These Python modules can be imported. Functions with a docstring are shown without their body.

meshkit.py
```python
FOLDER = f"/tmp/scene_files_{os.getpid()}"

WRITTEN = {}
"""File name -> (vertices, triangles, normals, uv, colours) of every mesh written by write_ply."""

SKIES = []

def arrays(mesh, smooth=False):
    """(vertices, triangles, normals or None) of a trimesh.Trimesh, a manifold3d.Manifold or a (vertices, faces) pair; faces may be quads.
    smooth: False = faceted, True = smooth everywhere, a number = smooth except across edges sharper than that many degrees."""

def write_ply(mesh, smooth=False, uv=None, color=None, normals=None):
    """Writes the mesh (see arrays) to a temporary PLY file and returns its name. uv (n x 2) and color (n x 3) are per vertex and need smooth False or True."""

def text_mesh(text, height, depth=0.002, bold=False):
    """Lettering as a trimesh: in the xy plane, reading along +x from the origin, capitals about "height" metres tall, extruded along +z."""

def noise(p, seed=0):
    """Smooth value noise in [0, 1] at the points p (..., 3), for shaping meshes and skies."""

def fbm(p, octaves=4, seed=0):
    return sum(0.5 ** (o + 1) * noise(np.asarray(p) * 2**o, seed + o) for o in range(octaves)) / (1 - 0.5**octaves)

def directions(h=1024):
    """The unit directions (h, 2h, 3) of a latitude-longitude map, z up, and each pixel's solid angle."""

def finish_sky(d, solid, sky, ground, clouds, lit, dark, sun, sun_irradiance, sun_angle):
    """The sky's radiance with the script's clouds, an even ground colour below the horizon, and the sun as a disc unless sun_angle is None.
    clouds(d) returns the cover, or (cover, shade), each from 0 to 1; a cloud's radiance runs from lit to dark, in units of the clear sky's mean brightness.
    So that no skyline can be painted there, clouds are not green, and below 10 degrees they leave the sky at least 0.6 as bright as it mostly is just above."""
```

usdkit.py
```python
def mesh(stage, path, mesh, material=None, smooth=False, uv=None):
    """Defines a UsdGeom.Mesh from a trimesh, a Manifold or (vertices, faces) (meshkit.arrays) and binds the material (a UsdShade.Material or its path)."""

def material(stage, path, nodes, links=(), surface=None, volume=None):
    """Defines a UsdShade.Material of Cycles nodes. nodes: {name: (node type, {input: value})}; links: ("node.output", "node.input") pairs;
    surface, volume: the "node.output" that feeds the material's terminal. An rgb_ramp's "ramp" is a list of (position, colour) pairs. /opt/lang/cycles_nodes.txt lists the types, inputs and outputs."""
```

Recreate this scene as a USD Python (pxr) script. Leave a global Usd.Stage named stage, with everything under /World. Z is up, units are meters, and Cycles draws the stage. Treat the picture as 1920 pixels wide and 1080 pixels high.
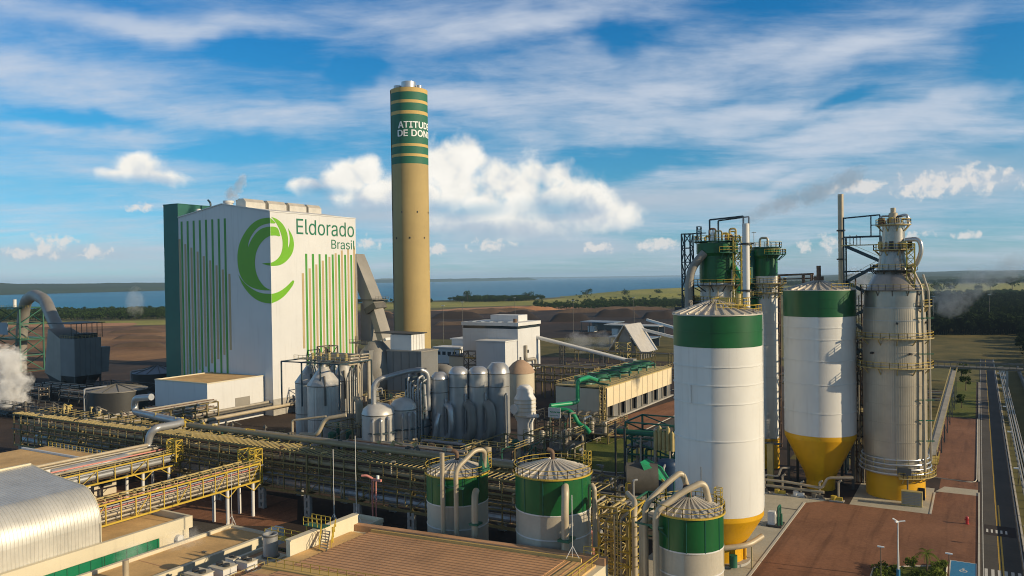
import math, random
import numpy as np, trimesh, shapely
from shapely.geometry import Polygon, box as sbox
from shapely.ops import unary_union
import usdkit, meshkit
from pxr import Usd, UsdGeom, UsdLux, UsdShade, Sdf, Gf, Vt

stage = Usd.Stage.CreateInMemory()
UsdGeom.SetStageUpAxis(stage, "Z")
UsdGeom.SetStageMetersPerUnit(stage, 1.0)
world = UsdGeom.Xform.Define(stage, "/World")
UsdGeom.Scope.Define(stage, "/World/Looks")
rng = random.Random(7)
NR = np.random.RandomState(11)

# ---------------------------------------------------------------- camera: a drone 45 m above the mill yard, x = mill east, y = mill north
YAW, PITCH, ROLL, EYE = math.radians(30.4), math.atan(19 / 1493), 0.0145, 45.0
fw = np.array([-math.sin(YAW) * math.cos(PITCH), math.cos(YAW) * math.cos(PITCH), -math.sin(PITCH)])
r0 = np.array([math.cos(YAW), math.sin(YAW), 0.0])
u0 = np.cross(r0, fw)
rt = math.cos(ROLL) * r0 - math.sin(ROLL) * u0
up = math.cos(ROLL) * u0 + math.sin(ROLL) * r0
cam = UsdGeom.Camera.Define(stage, "/World/camera")
cm = Gf.Matrix4d(*[float(x) for x in (*rt, 0, *up, 0, *(-fw), 0, 0, 0, EYE, 1)])
cam.AddTransformOp().Set(cm)
cam.CreateHorizontalApertureAttr(36.0)
cam.CreateVerticalApertureAttr(20.25)
cam.CreateFocalLengthAttr(36.0 * 1493 / 1920)
cam.CreateClippingRangeAttr(Gf.Vec2f(1.0, 120000.0))
cam.CreateExposureAttr(EXPO := 0.08)

# ---------------------------------------------------------------- sun and sky: early light from the east, 20 degrees up
SUN_EL = math.radians(20.0)
SUN_AZ = math.atan2(0.991, 0.129)                      # from mill north towards mill east
sd = np.array([math.sin(SUN_AZ) * math.cos(SUN_EL), math.cos(SUN_AZ) * math.cos(SUN_EL), math.sin(SUN_EL)])
sun = UsdLux.DistantLight.Define(stage, "/World/sun")
sun.CreateIntensityAttr(1.25)
sun.CreateAngleAttr(0.5)
sun.CreateNormalizeAttr(True)
sun.CreateColorAttr(Gf.Vec3f(1.0, 0.82, 0.56))
zx = sd
xx = np.cross([0, 0, 1.0], zx); xx /= np.linalg.norm(xx)
yx = np.cross(zx, xx)
sun.AddTransformOp().Set(Gf.Matrix4d(*[float(a) for a in (*xx, 0, *yx, 0, *zx, 0, 0, 0, 0, 1)]))


def sky_material():
    """The clear sky with veils of cirrus and heaped clouds; directions are azimuth and height (radians) from the mill's view axis."""
    N = {"tc": ("texture_coordinate", {}),
         "sky": ("sky_texture", {"sky_type": "single_scattering", "sun_disc": False, "sun_elevation": SUN_EL, "sun_rotation": SUN_AZ,
                                 "altitude": 300.0, "air_density": 1.0, "aerosol_density": 0.25, "ozone_density": 2.0}),
         "rot": ("vector_rotate", {"rotate_type": "z_axis", "angle": -YAW}),
         "sep": ("separate_xyz", {})}
    L = [("tc.generated", "rot.vector"), ("rot.vector", "sep.vector")]
    k = [0]

    def node(kind, inputs=None, **wires):
        k[0] += 1
        n = f"n{k[0]}"
        N[n] = (kind, inputs or {})
        for a, b in wires.items():
            L.append((b, f"{n}.{a}"))
        return n

    def math_(op, a, b=None, c=None, clamp=False):
        ins, w = {"math_type": op, "use_clamp": clamp}, {}
        for nm, v in (("value1", a), ("value2", b), ("value3", c)):
            if isinstance(v, str): w[nm] = v
            elif v is not None: ins[nm] = float(v)
        return node("math", ins, **w) + ".value"

    az = math_("arctan2", "sep.x", "sep.y")
    el = math_("arcsine", "sep.z")
    ae = node("combine_xyz", {}, x=az, y=el) + ".vector"

    def ang(px, py):
        a = math.atan((px - 960) / 1493)
        return a, math.atan((521 - 0.0145 * (px - 960) - py) / 1493 * math.cos(a))

    def blob(px, py, w, h, tilt=0.0, soft=0.0, vec=None):
        a, e = ang(px, py)
        m = node("mapping", {"mapping_type": "texture", "location": (a, e, 0), "rotation": (0, 0, tilt), "scale": (w / 1493, h / 1493, 1)}, vector=vec or ae)
        ln = node("vector_math", {"math_type": "length"}, vector1=m + ".vector") + ".value"
        return node("map_range", {"range_type": "smoothstep", "from_min": soft, "from_max": 1.0, "to_min": 1.0, "to_max": 0.0, "clamp": True}, value=ln) + ".result"

    def ramp(v, lo, hi, a=0.0, b=1.0):
        return node("map_range", {"range_type": "smoothstep", "from_min": lo, "from_max": hi, "to_min": a, "to_max": b, "clamp": True}, value=v) + ".result"

    def maxi(vals):
        out = vals[0]
        for v in vals[1:]:
            out = math_("maximum", out, v)
        return out

    # cirrus on a high plane, combed along the view's cross direction
    zz = math_("add", math_("maximum", "sep.z", 0.0), 0.10)
    px_, py_ = math_("divide", "sep.x", zz), math_("divide", "sep.y", zz)
    plane = node("combine_xyz", {}, x=px_, y=py_) + ".vector"
    m1 = node("mapping", {"rotation": (0, 0, 0.16), "scale": (0.9, 1.7, 1), "location": (3.1, 1.7, 0)}, vector=plane) + ".vector"
    m2 = node("mapping", {"rotation": (0, 0, 0.05), "scale": (2.4, 4.4, 1), "location": (0.4, 5.2, 0)}, vector=plane) + ".vector"
    c1 = node("noise_texture", {"scale": 1.0, "detail": 8.0, "roughness": 0.64, "distortion": 0.35}, vector=m1) + ".fac"
    c2 = node("noise_texture", {"scale": 1.0, "detail": 7.0, "roughness": 0.64, "distortion": 0.5}, vector=m2) + ".fac"
    wn = node("noise_texture", {"scale": 5.0, "detail": 4.0, "roughness": 0.6}, vector="rot.vector") + ".color"
    wv = node("vector_math", {"math_type": "multiply_add", "vector2": (0.26, 0.085, 0.0), "vector3": (-0.13, -0.0425, 0.0)}, vector1=wn) + ".vector"
    aw = node("vector_math", {"math_type": "add"}, vector1=ae, vector2=wv) + ".vector"
    bands = maxi([blob(*b, vec=aw) for b in CIRRUS])
    holes = maxi([blob(*b, vec=aw) for b in BLUE])
    cv = math_("multiply_add", bands, 0.22, math_("multiply_add", c1, 0.82, math_("multiply", c2, 0.34)))
    cv = math_("subtract", cv, math_("multiply", holes, 0.24))
    cir = ramp(cv, 0.42, 0.96, 0.0, 0.92)
    # low banks near the horizon
    m3 = node("mapping", {"scale": (5.0, 26.0, 1), "location": (2.0, 0.3, 0)}, vector=ae) + ".vector"
    c3 = node("noise_texture", {"scale": 1.0, "detail": 6.0, "roughness": 0.55, "distortion": 0.5}, vector=m3) + ".fac"
    low = math_("multiply", ramp(c3, 0.42, 0.68), ramp(el, 0.15, 0.04, 0.0, 0.55))
    # heaped clouds: ellipses broken up by billowing noise
    sc = node("vector_math", {"math_type": "scale", "scale": 1.0}, vector1="rot.vector") + ".vector"
    b1 = node("noise_texture", {"scale": 30.0, "detail": 6.0, "roughness": 0.5, "distortion": 0.15}, vector=sc) + ".fac"
    r1 = node("noise_texture", {"scale": 20.0, "detail": 3.5, "roughness": 0.5, "distortion": 0.2}, vector="rot.vector") + ".fac"
    off2 = node("vector_math", {"math_type": "add", "vector2": (0.012, -0.006, 0.017)}, vector1="rot.vector") + ".vector"
    r2 = node("noise_texture", {"scale": 20.0, "detail": 3.5, "roughness": 0.5, "distortion": 0.2}, vector=off2) + ".fac"
    body = maxi([blob(*b) for b in HEAPS])
    big = node("noise_texture", {"scale": 11.0, "detail": 3.0, "roughness": 0.5}, vector="rot.vector") + ".fac"
    heap = ramp(math_("multiply_add", b1, 1.5, math_("multiply_add", big, 0.9, math_("multiply", body, 0.95))), 1.42, 1.98)
    heap = math_("multiply", heap, ramp(body, 0.0, 0.10))
    b3 = node("noise_texture", {"scale": 75.0, "detail": 7.0, "roughness": 0.58, "distortion": 0.2}, vector="rot.vector") + ".fac"
    bodies = maxi([blob(*b) for b in SMALL])
    small = ramp(math_("multiply_add", b3, 2.4, math_("multiply", bodies, 0.75)), 1.55, 2.05, 0.0, 0.85)
    small = math_("multiply", small, ramp(bodies, 0.0, 0.45))
    grey = maxi([blob(*b) for b in BASES])
    relief = math_("multiply_add", math_("subtract", r1, r2), 1.9, 0.78)
    heap = math_("multiply", heap, math_("subtract", 1.0, math_("multiply", grey, 0.70)))
    shade = math_("subtract", relief, math_("multiply", grey, 0.35), clamp=True)
    hcol = node("rgb_ramp", {"ramp": [(0.0, (0.34, 0.43, 0.56)), (0.35, (0.55, 0.62, 0.70)), (0.75, (0.92, 0.90, 0.84)), (1.0, (1.0, 0.97, 0.90))]}, fac=shade) + ".color"

    def cmix(fac, a, b):
        return node("mix_color", {"blend_type": "mix", **({} if isinstance(b, str) else {"b": b}), "use_clamp": False}, fac=fac, a=a, **({"b": b} if isinstance(b, str) else {})) + ".result"

    # the clear sky in display-like units, deepened overhead as a polarised wide view shows it
    gm = node("gamma", {"gamma": 1.0}, color="sky.color") + ".color"
    el_ = node("map_range", {"range_type": "linear", "from_min": 0.0, "from_max": 0.5, "clamp": True}, value=el) + ".result"
    grade = node("rgb_ramp", {"ramp": [(0.0, (0.27, 0.43, 0.70)), (0.10, (0.20, 0.40, 0.60)), (0.22, (0.15, 0.40, 0.54)), (0.36, (0.10, 0.41, 0.56)), (0.66, (0.035, 0.37, 0.60)), (1.0, (0.012, 0.10, 0.18))]}, fac=el_) + ".color"
    half_ = node("mix_color", {"blend_type": "multiply", "fac": 1.0, "b": (3.9, 3.9, 3.9), "use_clamp": False}, a=grade) + ".result"
    tint = node("mix_color", {"blend_type": "multiply", "fac": 1.0, "use_clamp": False}, a=gm, b=half_) + ".result"
    k_ = SKY_GAIN
    lit = lambda c: tuple(x * k_ for x in c)
    s1 = cmix(low, tint, lit((0.50, 0.58, 0.68)))
    s2 = cmix(cir, s1, lit((0.60, 0.66, 0.76)))
    hc = node("mix_color", {"blend_type": "multiply", "fac": 1.0, "b": (k_, k_, k_), "use_clamp": False}, a=hcol) + ".result"
    bank = math_("multiply", maxi([blob(*b) for b in BANKS]), ramp(c3, 0.25, 0.65, 0.50, 0.95))
    s2 = cmix(bank, s2, lit((0.47, 0.55, 0.64)))
    s2 = cmix(small, s2, lit((0.80, 0.77, 0.74)))
    s3 = cmix(heap, s2, hc)
    N["bg"] = ("background_shader", {"strength": SKY_STRENGTH})
    L.append((s3 if CLOUDS else tint, "bg.color"))
    return usdkit.material(stage, "/World/Looks/sky_look", N, L, surface="bg.background")


SKY_STRENGTH = 0.05
CLOUDS = True
SKY_GAIN = 0.95 / SKY_STRENGTH                         # cloud radiance in units of the sky texture
SKY_TINT = (1.0, 1.0, 1.0)
# px, py, half width, half height (tilt) of the cloud fields, converted to azimuth and height above
CIRRUS = [(200, 165, 420, 60, -0.05), (560, 215, 420, 55, -0.12), (230, 250, 330, 30, -0.05), (900, 200, 420, 60, 0.0), (1250, 150, 420, 60, 0.16),
          (1560, 110, 330, 45, 0.10), (1300, 215, 420, 50, 0.05), (1650, 240, 420, 45, 0.08), (250, 40, 450, 40, 0.0), (1000, 50, 420, 45, 0.1),
          (1500, 300, 560, 45, 0.05), (1450, 350, 330, 25, 0.05), (1800, 190, 160, 25, 0.2)]
BLUE = [(470, 85, 190, 40, 0.0), (1150, 75, 120, 40, 0.0), (1880, 130, 110, 110, 0.0), (1560, 190, 120, 18, 0.1), (700, 160, 90, 40, 0.2), (90, 215, 200, 22, 0.0),
        (420, 270, 220, 40, 0.0), (1180, 300, 200, 40, 0.0)]
HEAPS = [(880, 306, 110, 62, 0.0), (985, 322, 110, 60, -0.2), (258, 312, 70, 44, 0.0), (235, 330, 85, 26, 0.0), (300, 332, 75, 24, -0.2), (650, 345, 90, 66, 0.1), (575, 350, 70, 30, 0.0), (720, 370, 150, 56, 0.0), (690, 325, 50, 46, 0.0),
         (860, 330, 140, 105, 0.0), (960, 340, 180, 115, -0.2), (1080, 380, 170, 90, -0.3), (950, 400, 330, 80, 0.0), (1130, 405, 120, 60, 0.0), (790, 375, 150, 85, 0.0), (1020, 330, 110, 60, -0.3)]
SMALL = [(100, 460, 70, 36, 0.0), (40, 475, 90, 22, 0.0), (170, 472, 60, 22, 0.0), (920, 458, 100, 26, 0.0), (1120, 464, 60, 22, 0.0), (1225, 460, 80, 26, 0.0), (815, 466, 50, 24, 0),
         (1556, 456, 34, 44, 0.5), (1728, 442, 40, 26, 0.0), (1815, 440, 40, 14, 0.0), (690, 458, 60, 28, 0.0), (1780, 342, 230, 44, 0.06), (1620, 352, 160, 24, 0.05), (270, 388, 60, 18, 0), (1510, 462, 30, 20, 0)]
BANKS = [(960, 425, 420, 52, 0.0), (1250, 372, 330, 42, 0.0), (1700, 350, 420, 60, 0.05), (680, 400, 230, 40, 0.0), (150, 480, 330, 36, 0.0), (1050, 470, 420, 30, 0.0)]
BASES = [(250, 342, 130, 18, 0.0), (950, 442, 360, 44, 0.0), (1040, 395, 120, 40, 0.0), (820, 395, 100, 30, 0.0), (880, 400, 130, 26, 0.1), (600, 360, 90, 18, 0.0), (1790, 350, 260, 50, 0.05), (100, 482, 120, 14, 0), (690, 400, 150, 30, 0)]
dome = UsdLux.DomeLight.Define(stage, "/World/sky")
dome.CreateIntensityAttr(1.0)
UsdShade.MaterialBindingAPI.Apply(dome.GetPrim()).Bind(sky_material())

# ---------------------------------------------------------------- helpers: names, things, parts, mesh builder
used = {}


def numbered(parent, name):
    k = (parent, name)
    n = used[k] = used.get(k, -1) + 1
    return f"{parent}/{name}" + (f"_{n:03d}" if n else "")


def tags(prim, label=None, cat=None, group=None, kind=None):
    for a, b in (("label", label), ("category", cat), ("group", group), ("kind", kind)):
        if b:
            prim.SetCustomDataByKey(a, b)


SPLIT = set()


class Thing:
    """An Xform at the thing's base; its parts are meshes given in mill coordinates."""
    def __init__(s, name, label, cat, base=(0, 0, 0), group=None):
        s.path, s.base = numbered("/World", name), np.array(base, float)
        x = UsdGeom.Xform.Define(stage, s.path)
        if np.any(s.base):
            x.AddTranslateOp().Set(Gf.Vec3d(*map(float, s.base)))
        s.prim = x.GetPrim()
        tags(s.prim, label, cat, group)

    def part(s, name, b, mat, smooth=False, under=None, label=None, kind=None):
        if name in SPLIT and len(b.v) > 1:                     # every separate piece is a part of its own
            for v, f, n0 in zip(b.v, b.f, np.cumsum([0] + [len(x) for x in b.v])):
                last = s.part(name, B().add(v, f - n0), mat, smooth, under, label, kind)
            return last
        v, f = b.arrays()
        path = numbered(under or s.path, name)
        m = usdkit.mesh(stage, path, (v - s.base, f), MAT[mat], smooth)
        if label or kind:
            tags(m.GetPrim(), label=label, kind=kind)
        return path


def single(name, b, mat, label=None, cat=None, group=None, kind=None, smooth=False):
    path = numbered("/World", name)
    m = usdkit.mesh(stage, path, b.arrays(), MAT[mat], smooth)
    tags(m.GetPrim(), label, cat, group, kind)
    return path


def copy_of(t, loc, label, cat, group=None, rotz=0.0):
    path = numbered("/World", t.path.split("/")[-1])
    x = UsdGeom.Xform.Define(stage, path)
    x.AddTranslateOp().Set(Gf.Vec3d(*map(float, loc)))
    if rotz:
        x.AddRotateZOp().Set(float(rotz))
    return _ref(x.GetPrim(), t, label, cat, group)


def _ref(p, t, label, cat, group):
    # reference only the source's parts, not its own placement
    p.GetReferences().AddInternalReference(t.path)
    p.SetInstanceable(True)
    tags(p, label, cat, group)
    return p


class B:
    """Collects boxes, bars, tubes and turned shapes into one mesh."""
    def __init__(s):
        s.v, s.f, s.n = [], [], 0

    def add(s, v, f):
        v = np.asarray(v, float)
        s.v.append(v); s.f.append(np.asarray(f, int) + s.n); s.n += len(v)
        return s

    def arrays(s):
        return np.vstack(s.v), np.vstack(s.f)

    def mesh(s, m, loc=(0, 0, 0)):
        return s.add(np.array(m.vertices) + np.array(loc), np.array(m.faces))

    def hexa(s, p):
        """Eight corners: bottom four in turn, then the top four."""
        return s.add(p, [[0, 2, 1], [0, 3, 2], [4, 5, 6], [4, 6, 7], [0, 1, 5], [0, 5, 4], [1, 2, 6], [1, 6, 5], [2, 3, 7], [2, 7, 6], [3, 0, 4], [3, 4, 7]])

    def box(s, x0, x1, y0, y1, z0, z1):
        return s.hexa([(x0, y0, z0), (x1, y0, z0), (x1, y1, z0), (x0, y1, z0), (x0, y0, z1), (x1, y0, z1), (x1, y1, z1), (x0, y1, z1)])

    def beam(s, p, q, w=0.2, h=None):
        h = h or w
        p, q = np.array(p, float), np.array(q, float)
        d = q - p
        L = np.linalg.norm(d)
        if L < 1e-6:
            return s
        d /= L
        a = np.cross(d, [0, 0, 1.0] if abs(d[2]) < 0.95 else [1.0, 0, 0]); a /= np.linalg.norm(a)
        c = np.cross(a, d)
        a, c = a * w / 2, c * h / 2
        return s.hexa([p - a - c, p + a - c, p + a + c, p - a + c, q - a - c, q + a - c, q + a + c, q - a + c])

    def lathe(s, x, y, prof, n=40, a0=0.0, a1=2 * math.pi, wave=0.0):
        full = a1 - a0 > 6.28
        m = n if full else n + 1
        ang = a0 + (a1 - a0) * np.arange(m) / n
        rad = 1 + wave * (np.arange(m) % 2 * 2 - 1)
        v = []
        for r, z in prof:
            rr = r * rad if r > 0.05 else np.full(m, r)
            v.append(np.stack([x + rr * np.cos(ang), y + rr * np.sin(ang), np.full(m, z)], 1))
        f = []
        for i in range(len(prof) - 1):
            for j in range(n):
                a, b = i * m + j, i * m + (j + 1) % m
                c, d = a + m, b + m
                f += [[a, b, d], [a, d, c]]
        return s.add(np.vstack(v), f)

    def cyl(s, x, y, z0, z1, r, n=20, r1=None):
        r1 = r if r1 is None else r1
        return s.lathe(x, y, [(0.001, z0), (r, z0), (r, z0), (r1, z1), (r1, z1), (0.001, z1)], n)

    def rod(s, p, q, r, n=8):
        return s.tube([p, q], r, n, bend=0)

    def tube(s, pts, r, n=8, bend=None, caps=True):
        """A pipe through the points with rounded elbows."""
        pts = [np.array(p, float) for p in pts]
        bend = 2.2 * r if bend is None else bend
        path = [pts[0]]
        for i in range(1, len(pts) - 1):
            a, b, c = pts[i - 1], pts[i], pts[i + 1]
            d1, d2 = a - b, c - b
            l1, l2 = np.linalg.norm(d1), np.linalg.norm(d2)
            k = min(bend, 0.48 * l1, 0.48 * l2)
            if k < 1e-4:
                path.append(b); continue
            p, q = b + d1 / l1 * k, b + d2 / l2 * k
            for t in np.linspace(0, 1, 6):
                path.append((1 - t) ** 2 * p + 2 * t * (1 - t) * b + t * t * q)
        path.append(pts[-1])
        path = np.array(path)
        t = np.gradient(path, axis=0)
        t /= np.linalg.norm(t, axis=1, keepdims=True) + 1e-12
        a = np.cross(t[0], [0, 0, 1.0] if abs(t[0][2]) < 0.9 else [1.0, 0, 0]); a /= np.linalg.norm(a)
        ang = np.arange(n) * 2 * math.pi / n
        v = []
        rr = np.broadcast_to(r, (len(path),))
        for i, p in enumerate(path):
            a = a - t[i] * (a @ t[i]); a /= np.linalg.norm(a)
            c = np.cross(t[i], a)
            v.append(p + rr[i] * (np.cos(ang)[:, None] * a + np.sin(ang)[:, None] * c))
        m = len(path)
        f = []
        for i in range(m - 1):
            for j in range(n):
                k, l = i * n + j, i * n + (j + 1) % n
                f += [[k, l, l + n], [k, l + n, k + n]]
        v = np.vstack(v)
        if caps:
            v = np.vstack([v, path[0], path[-1]])
            for j in range(n):
                f.append([m * n, (j + 1) % n, j])
                f.append([m * n + 1, (m - 1) * n + j, (m - 1) * n + (j + 1) % n])
        return s.add(v, f)

    def prism(s, poly, z0, z1):
        for g in getattr(poly, "geoms", [poly]):
            m = trimesh.creation.extrude_polygon(g, z1 - z0, engine="earcut")
            s.mesh(m, (0, 0, z0))
        return s

    def sheet(s, poly, z):
        for g in getattr(poly, "geoms", [poly]):
            v, f = trimesh.creation.triangulate_polygon(g, engine="earcut")
            a = np.cross(v[f[:, 1]] - v[f[:, 0]], v[f[:, 2]] - v[f[:, 0]])
            f = np.where((a < 0)[:, None], f[:, ::-1], f)
            s.add(np.column_stack([v, np.full(len(v), z)]), f)
        return s

    def rail(s, pts, h=1.1, step=1.8, w=0.09, close=False):
        """Handrail on a polyline of floor points: posts, top rail and knee rail."""
        pts = [np.array(p, float) for p in pts]
        if close:
            pts.append(pts[0])
        Z = np.array([0, 0, 1.0])
        for a, b in zip(pts[:-1], pts[1:]):
            L = np.linalg.norm(b - a)
            k = max(1, round(L / step))
            for i in range(k + 1):
                p = a + (b - a) * i / k
                s.beam(p, p + Z * h, w)
            s.beam(a + Z * h, b + Z * h, w)
            s.beam(a + Z * h * 0.5, b + Z * h * 0.5, w * 0.8)
        return s

    def ring_rail(s, x, y, z, R, h=1.1, n=24, a0=0.0, a1=2 * math.pi, w=0.09):
        pts = [(x + R * math.cos(a), y + R * math.sin(a), z) for a in np.linspace(a0, a1, n + 1)]
        return s.rail(pts, h, 99, w)

    def annulus(s, x, y, z0, z1, r0, r1, n=32, a0=0.0, a1=2 * math.pi):
        return s.lathe(x, y, [(r0, z0), (r1, z0), (r1, z0), (r1, z1), (r1, z1), (r0, z1), (r0, z1), (r0, z0)], n, a0, a1)

    def lattice(s, x0, x1, y0, y1, z0, z1, step, w=0.25, brace=True):
        """A braced steel tower of four posts."""
        c = [(x0, y0), (x1, y0), (x1, y1), (x0, y1)]
        for x, y in c:
            s.beam((x, y, z0), (x, y, z1), w * 1.3)
        k = max(1, round((z1 - z0) / step))
        zs = np.linspace(z0, z1, k + 1)
        for i, z in enumerate(zs):
            for a, b in zip(c, c[1:] + c[:1]):
                s.beam((*a, z), (*b, z), w)
                if brace and i < k:
                    p, q = (a, b) if i % 2 else (b, a)
                    s.beam((*p, z), (*q, zs[i + 1]), w * 0.8)
        return s


def TXT(text, height, bold=False, depth=0.05):
    m = meshkit.text_mesh(text, height, depth, bold)
    return np.array(m.vertices), np.array(m.faces)


SPLIT |= {"column", "floor_beam", "pipe_clamp", "platform_bracket", "roof_vent", "girder", "chord", "roof_pipe", "bracket", "roof_bracket", "joint_flange", "discharge_gear", "discharge_frame", "tall_post", "stringer", "wall_vent", "roof_gear", "overflow_pipe", "flange", "side_pipe", "rear_leg", "ring_hanger", "hoop"}

# ---------------------------------------------------------------- materials
MAT = {}


def mat(name, color, rough=0.6, metal=0.0, var=0.18, patch=0.12, streak=0.25, dirt=(0.10, 0.08, 0.06), fine=0.0, bump=0.0, bump_scale=6.0, spec=0.5, coat=0.0):
    """A weathered surface: broad patches, rain streaks, fine grain, all in mill coordinates."""
    c = np.array(color, float)
    N = {"g": ("geometry", {}),
         "n1": ("noise_texture", {"scale": patch, "detail": 4.0, "roughness": 0.6}),
         "r1": ("rgb_ramp", {"ramp": [(0.3, tuple(c * (1 - var))), (0.7, tuple(np.minimum(c * (1 + var), 1.0)))]}),
         "mp": ("mapping", {"scale": (1.6, 1.6, 0.07)}),
         "n2": ("noise_texture", {"scale": 1.0, "detail": 5.0, "roughness": 0.65}),
         "r2": ("map_range", {"range_type": "smoothstep", "from_min": 0.52, "from_max": 0.80, "to_min": 0.0, "to_max": streak, "clamp": True}),
         "mx": ("mix_color", {"blend_type": "mix", "b": tuple(c * 0.35 + np.array(dirt) * 0.65)}),
         "p": ("principled_bsdf", {"roughness": rough, "metallic": metal, "specular_ior_level": spec, "coat_weight": coat})}
    L = [("g.position", "n1.vector"), ("n1.fac", "r1.fac"), ("g.position", "mp.vector"), ("mp.vector", "n2.vector"), ("n2.fac", "r2.value"),
         ("r1.color", "mx.a"), ("r2.result", "mx.fac")]
    out = "mx.result"
    if fine:
        N["n3"] = ("noise_texture", {"scale": 2.2, "detail": 6.0, "roughness": 0.7})
        N["r3"] = ("rgb_ramp", {"ramp": [(0.3, (1 - fine,) * 3), (0.7, (1.0,) * 3)]})
        N["m3"] = ("mix_color", {"blend_type": "multiply", "fac": 1.0})
        L += [("g.position", "n3.vector"), ("n3.fac", "r3.fac"), (out, "m3.a"), ("r3.color", "m3.b")]
        out = "m3.result"
    if bump:
        N["nb"] = ("noise_texture", {"scale": bump_scale, "detail": 4.0})
        N["b"] = ("bump", {"strength": bump, "distance": 0.05})
        L += [("g.position", "nb.vector"), ("nb.fac", "b.height"), ("b.normal", "p.normal")]
    L.append((out, "p.base_color"))
    MAT[name] = usdkit.material(stage, f"/World/Looks/{name}", N, L, surface="p.BSDF")


mat("white_cladding", (0.56, 0.555, 0.54), 0.55, streak=0.30, var=0.06, patch=0.05)
mat("white_paint", (0.60, 0.59, 0.56), 0.5, streak=0.22, var=0.06)
mat("white_tank", (0.66, 0.645, 0.60), 0.45, streak=0.34, var=0.07, patch=0.08, dirt=(0.22, 0.15, 0.09))
mat("cream_paint", (0.52, 0.46, 0.34), 0.6, streak=0.25, var=0.08)
mat("beige_panel", (0.64, 0.53, 0.34), 0.6, streak=0.18, var=0.06)
mat("logo_green", (0.13, 0.35, 0.003), 0.5, streak=0.05, var=0.05)
mat("stripe_green", (0.055, 0.24, 0.025), 0.5, streak=0.05, var=0.05)
mat("stripe_tan", (0.40, 0.30, 0.15), 0.55, streak=0.08, var=0.06)
mat("letter_green", (0.005, 0.13, 0.06), 0.5, streak=0.0, var=0.05)
mat("dark_green", (0.002, 0.085, 0.060), 0.45, streak=0.15, var=0.10)
mat("tank_green", (0.004, 0.085, 0.020), 0.38, streak=0.18, var=0.14, patch=0.3)
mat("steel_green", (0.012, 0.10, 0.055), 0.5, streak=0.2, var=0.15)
mat("pipe_green", (0.010, 0.24, 0.10), 0.4, streak=0.12, var=0.1)
mat("window_green", (0.01, 0.17, 0.08), 0.3, streak=0.1, var=0.12)
mat("safety_yellow", (0.47, 0.325, 0.035), 0.5, streak=0.28, var=0.12)
mat("cone_yellow", (0.60, 0.32, 0.003), 0.42, streak=0.4, var=0.12, dirt=(0.10, 0.05, 0.02))
mat("chimney_tan", (0.39, 0.285, 0.115), 0.8, streak=0.25, var=0.08, patch=0.06, fine=0.1)
mat("chimney_green", (0.012, 0.12, 0.07), 0.7, streak=0.12, var=0.10)
mat("band_tan", (0.50, 0.34, 0.11), 0.75, streak=0.1, var=0.06)
mat("letter_white", (0.8, 0.8, 0.78), 0.6, streak=0.05, var=0.03)
mat("bright_metal", (0.50, 0.50, 0.49), 0.34, 0.62, streak=0.2, var=0.08, patch=0.5, bump=0.10, bump_scale=1.5)
mat("clad_metal", (0.38, 0.38, 0.375), 0.38, 0.50, streak=0.30, var=0.12, patch=0.3, bump=0.12, bump_scale=1.2)
mat("tower_metal", (0.43, 0.375, 0.295), 0.38, 0.50, streak=0.14, var=0.12, patch=0.25, bump=0.12, bump_scale=1.2)
mat("silo_concrete", (0.43, 0.385, 0.30), 0.7, streak=0.35, var=0.10, patch=0.2, fine=0.1)
mat("roof_metal", (0.56, 0.51, 0.43), 0.42, 0.35, streak=0.15, var=0.10, patch=0.4)
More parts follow.
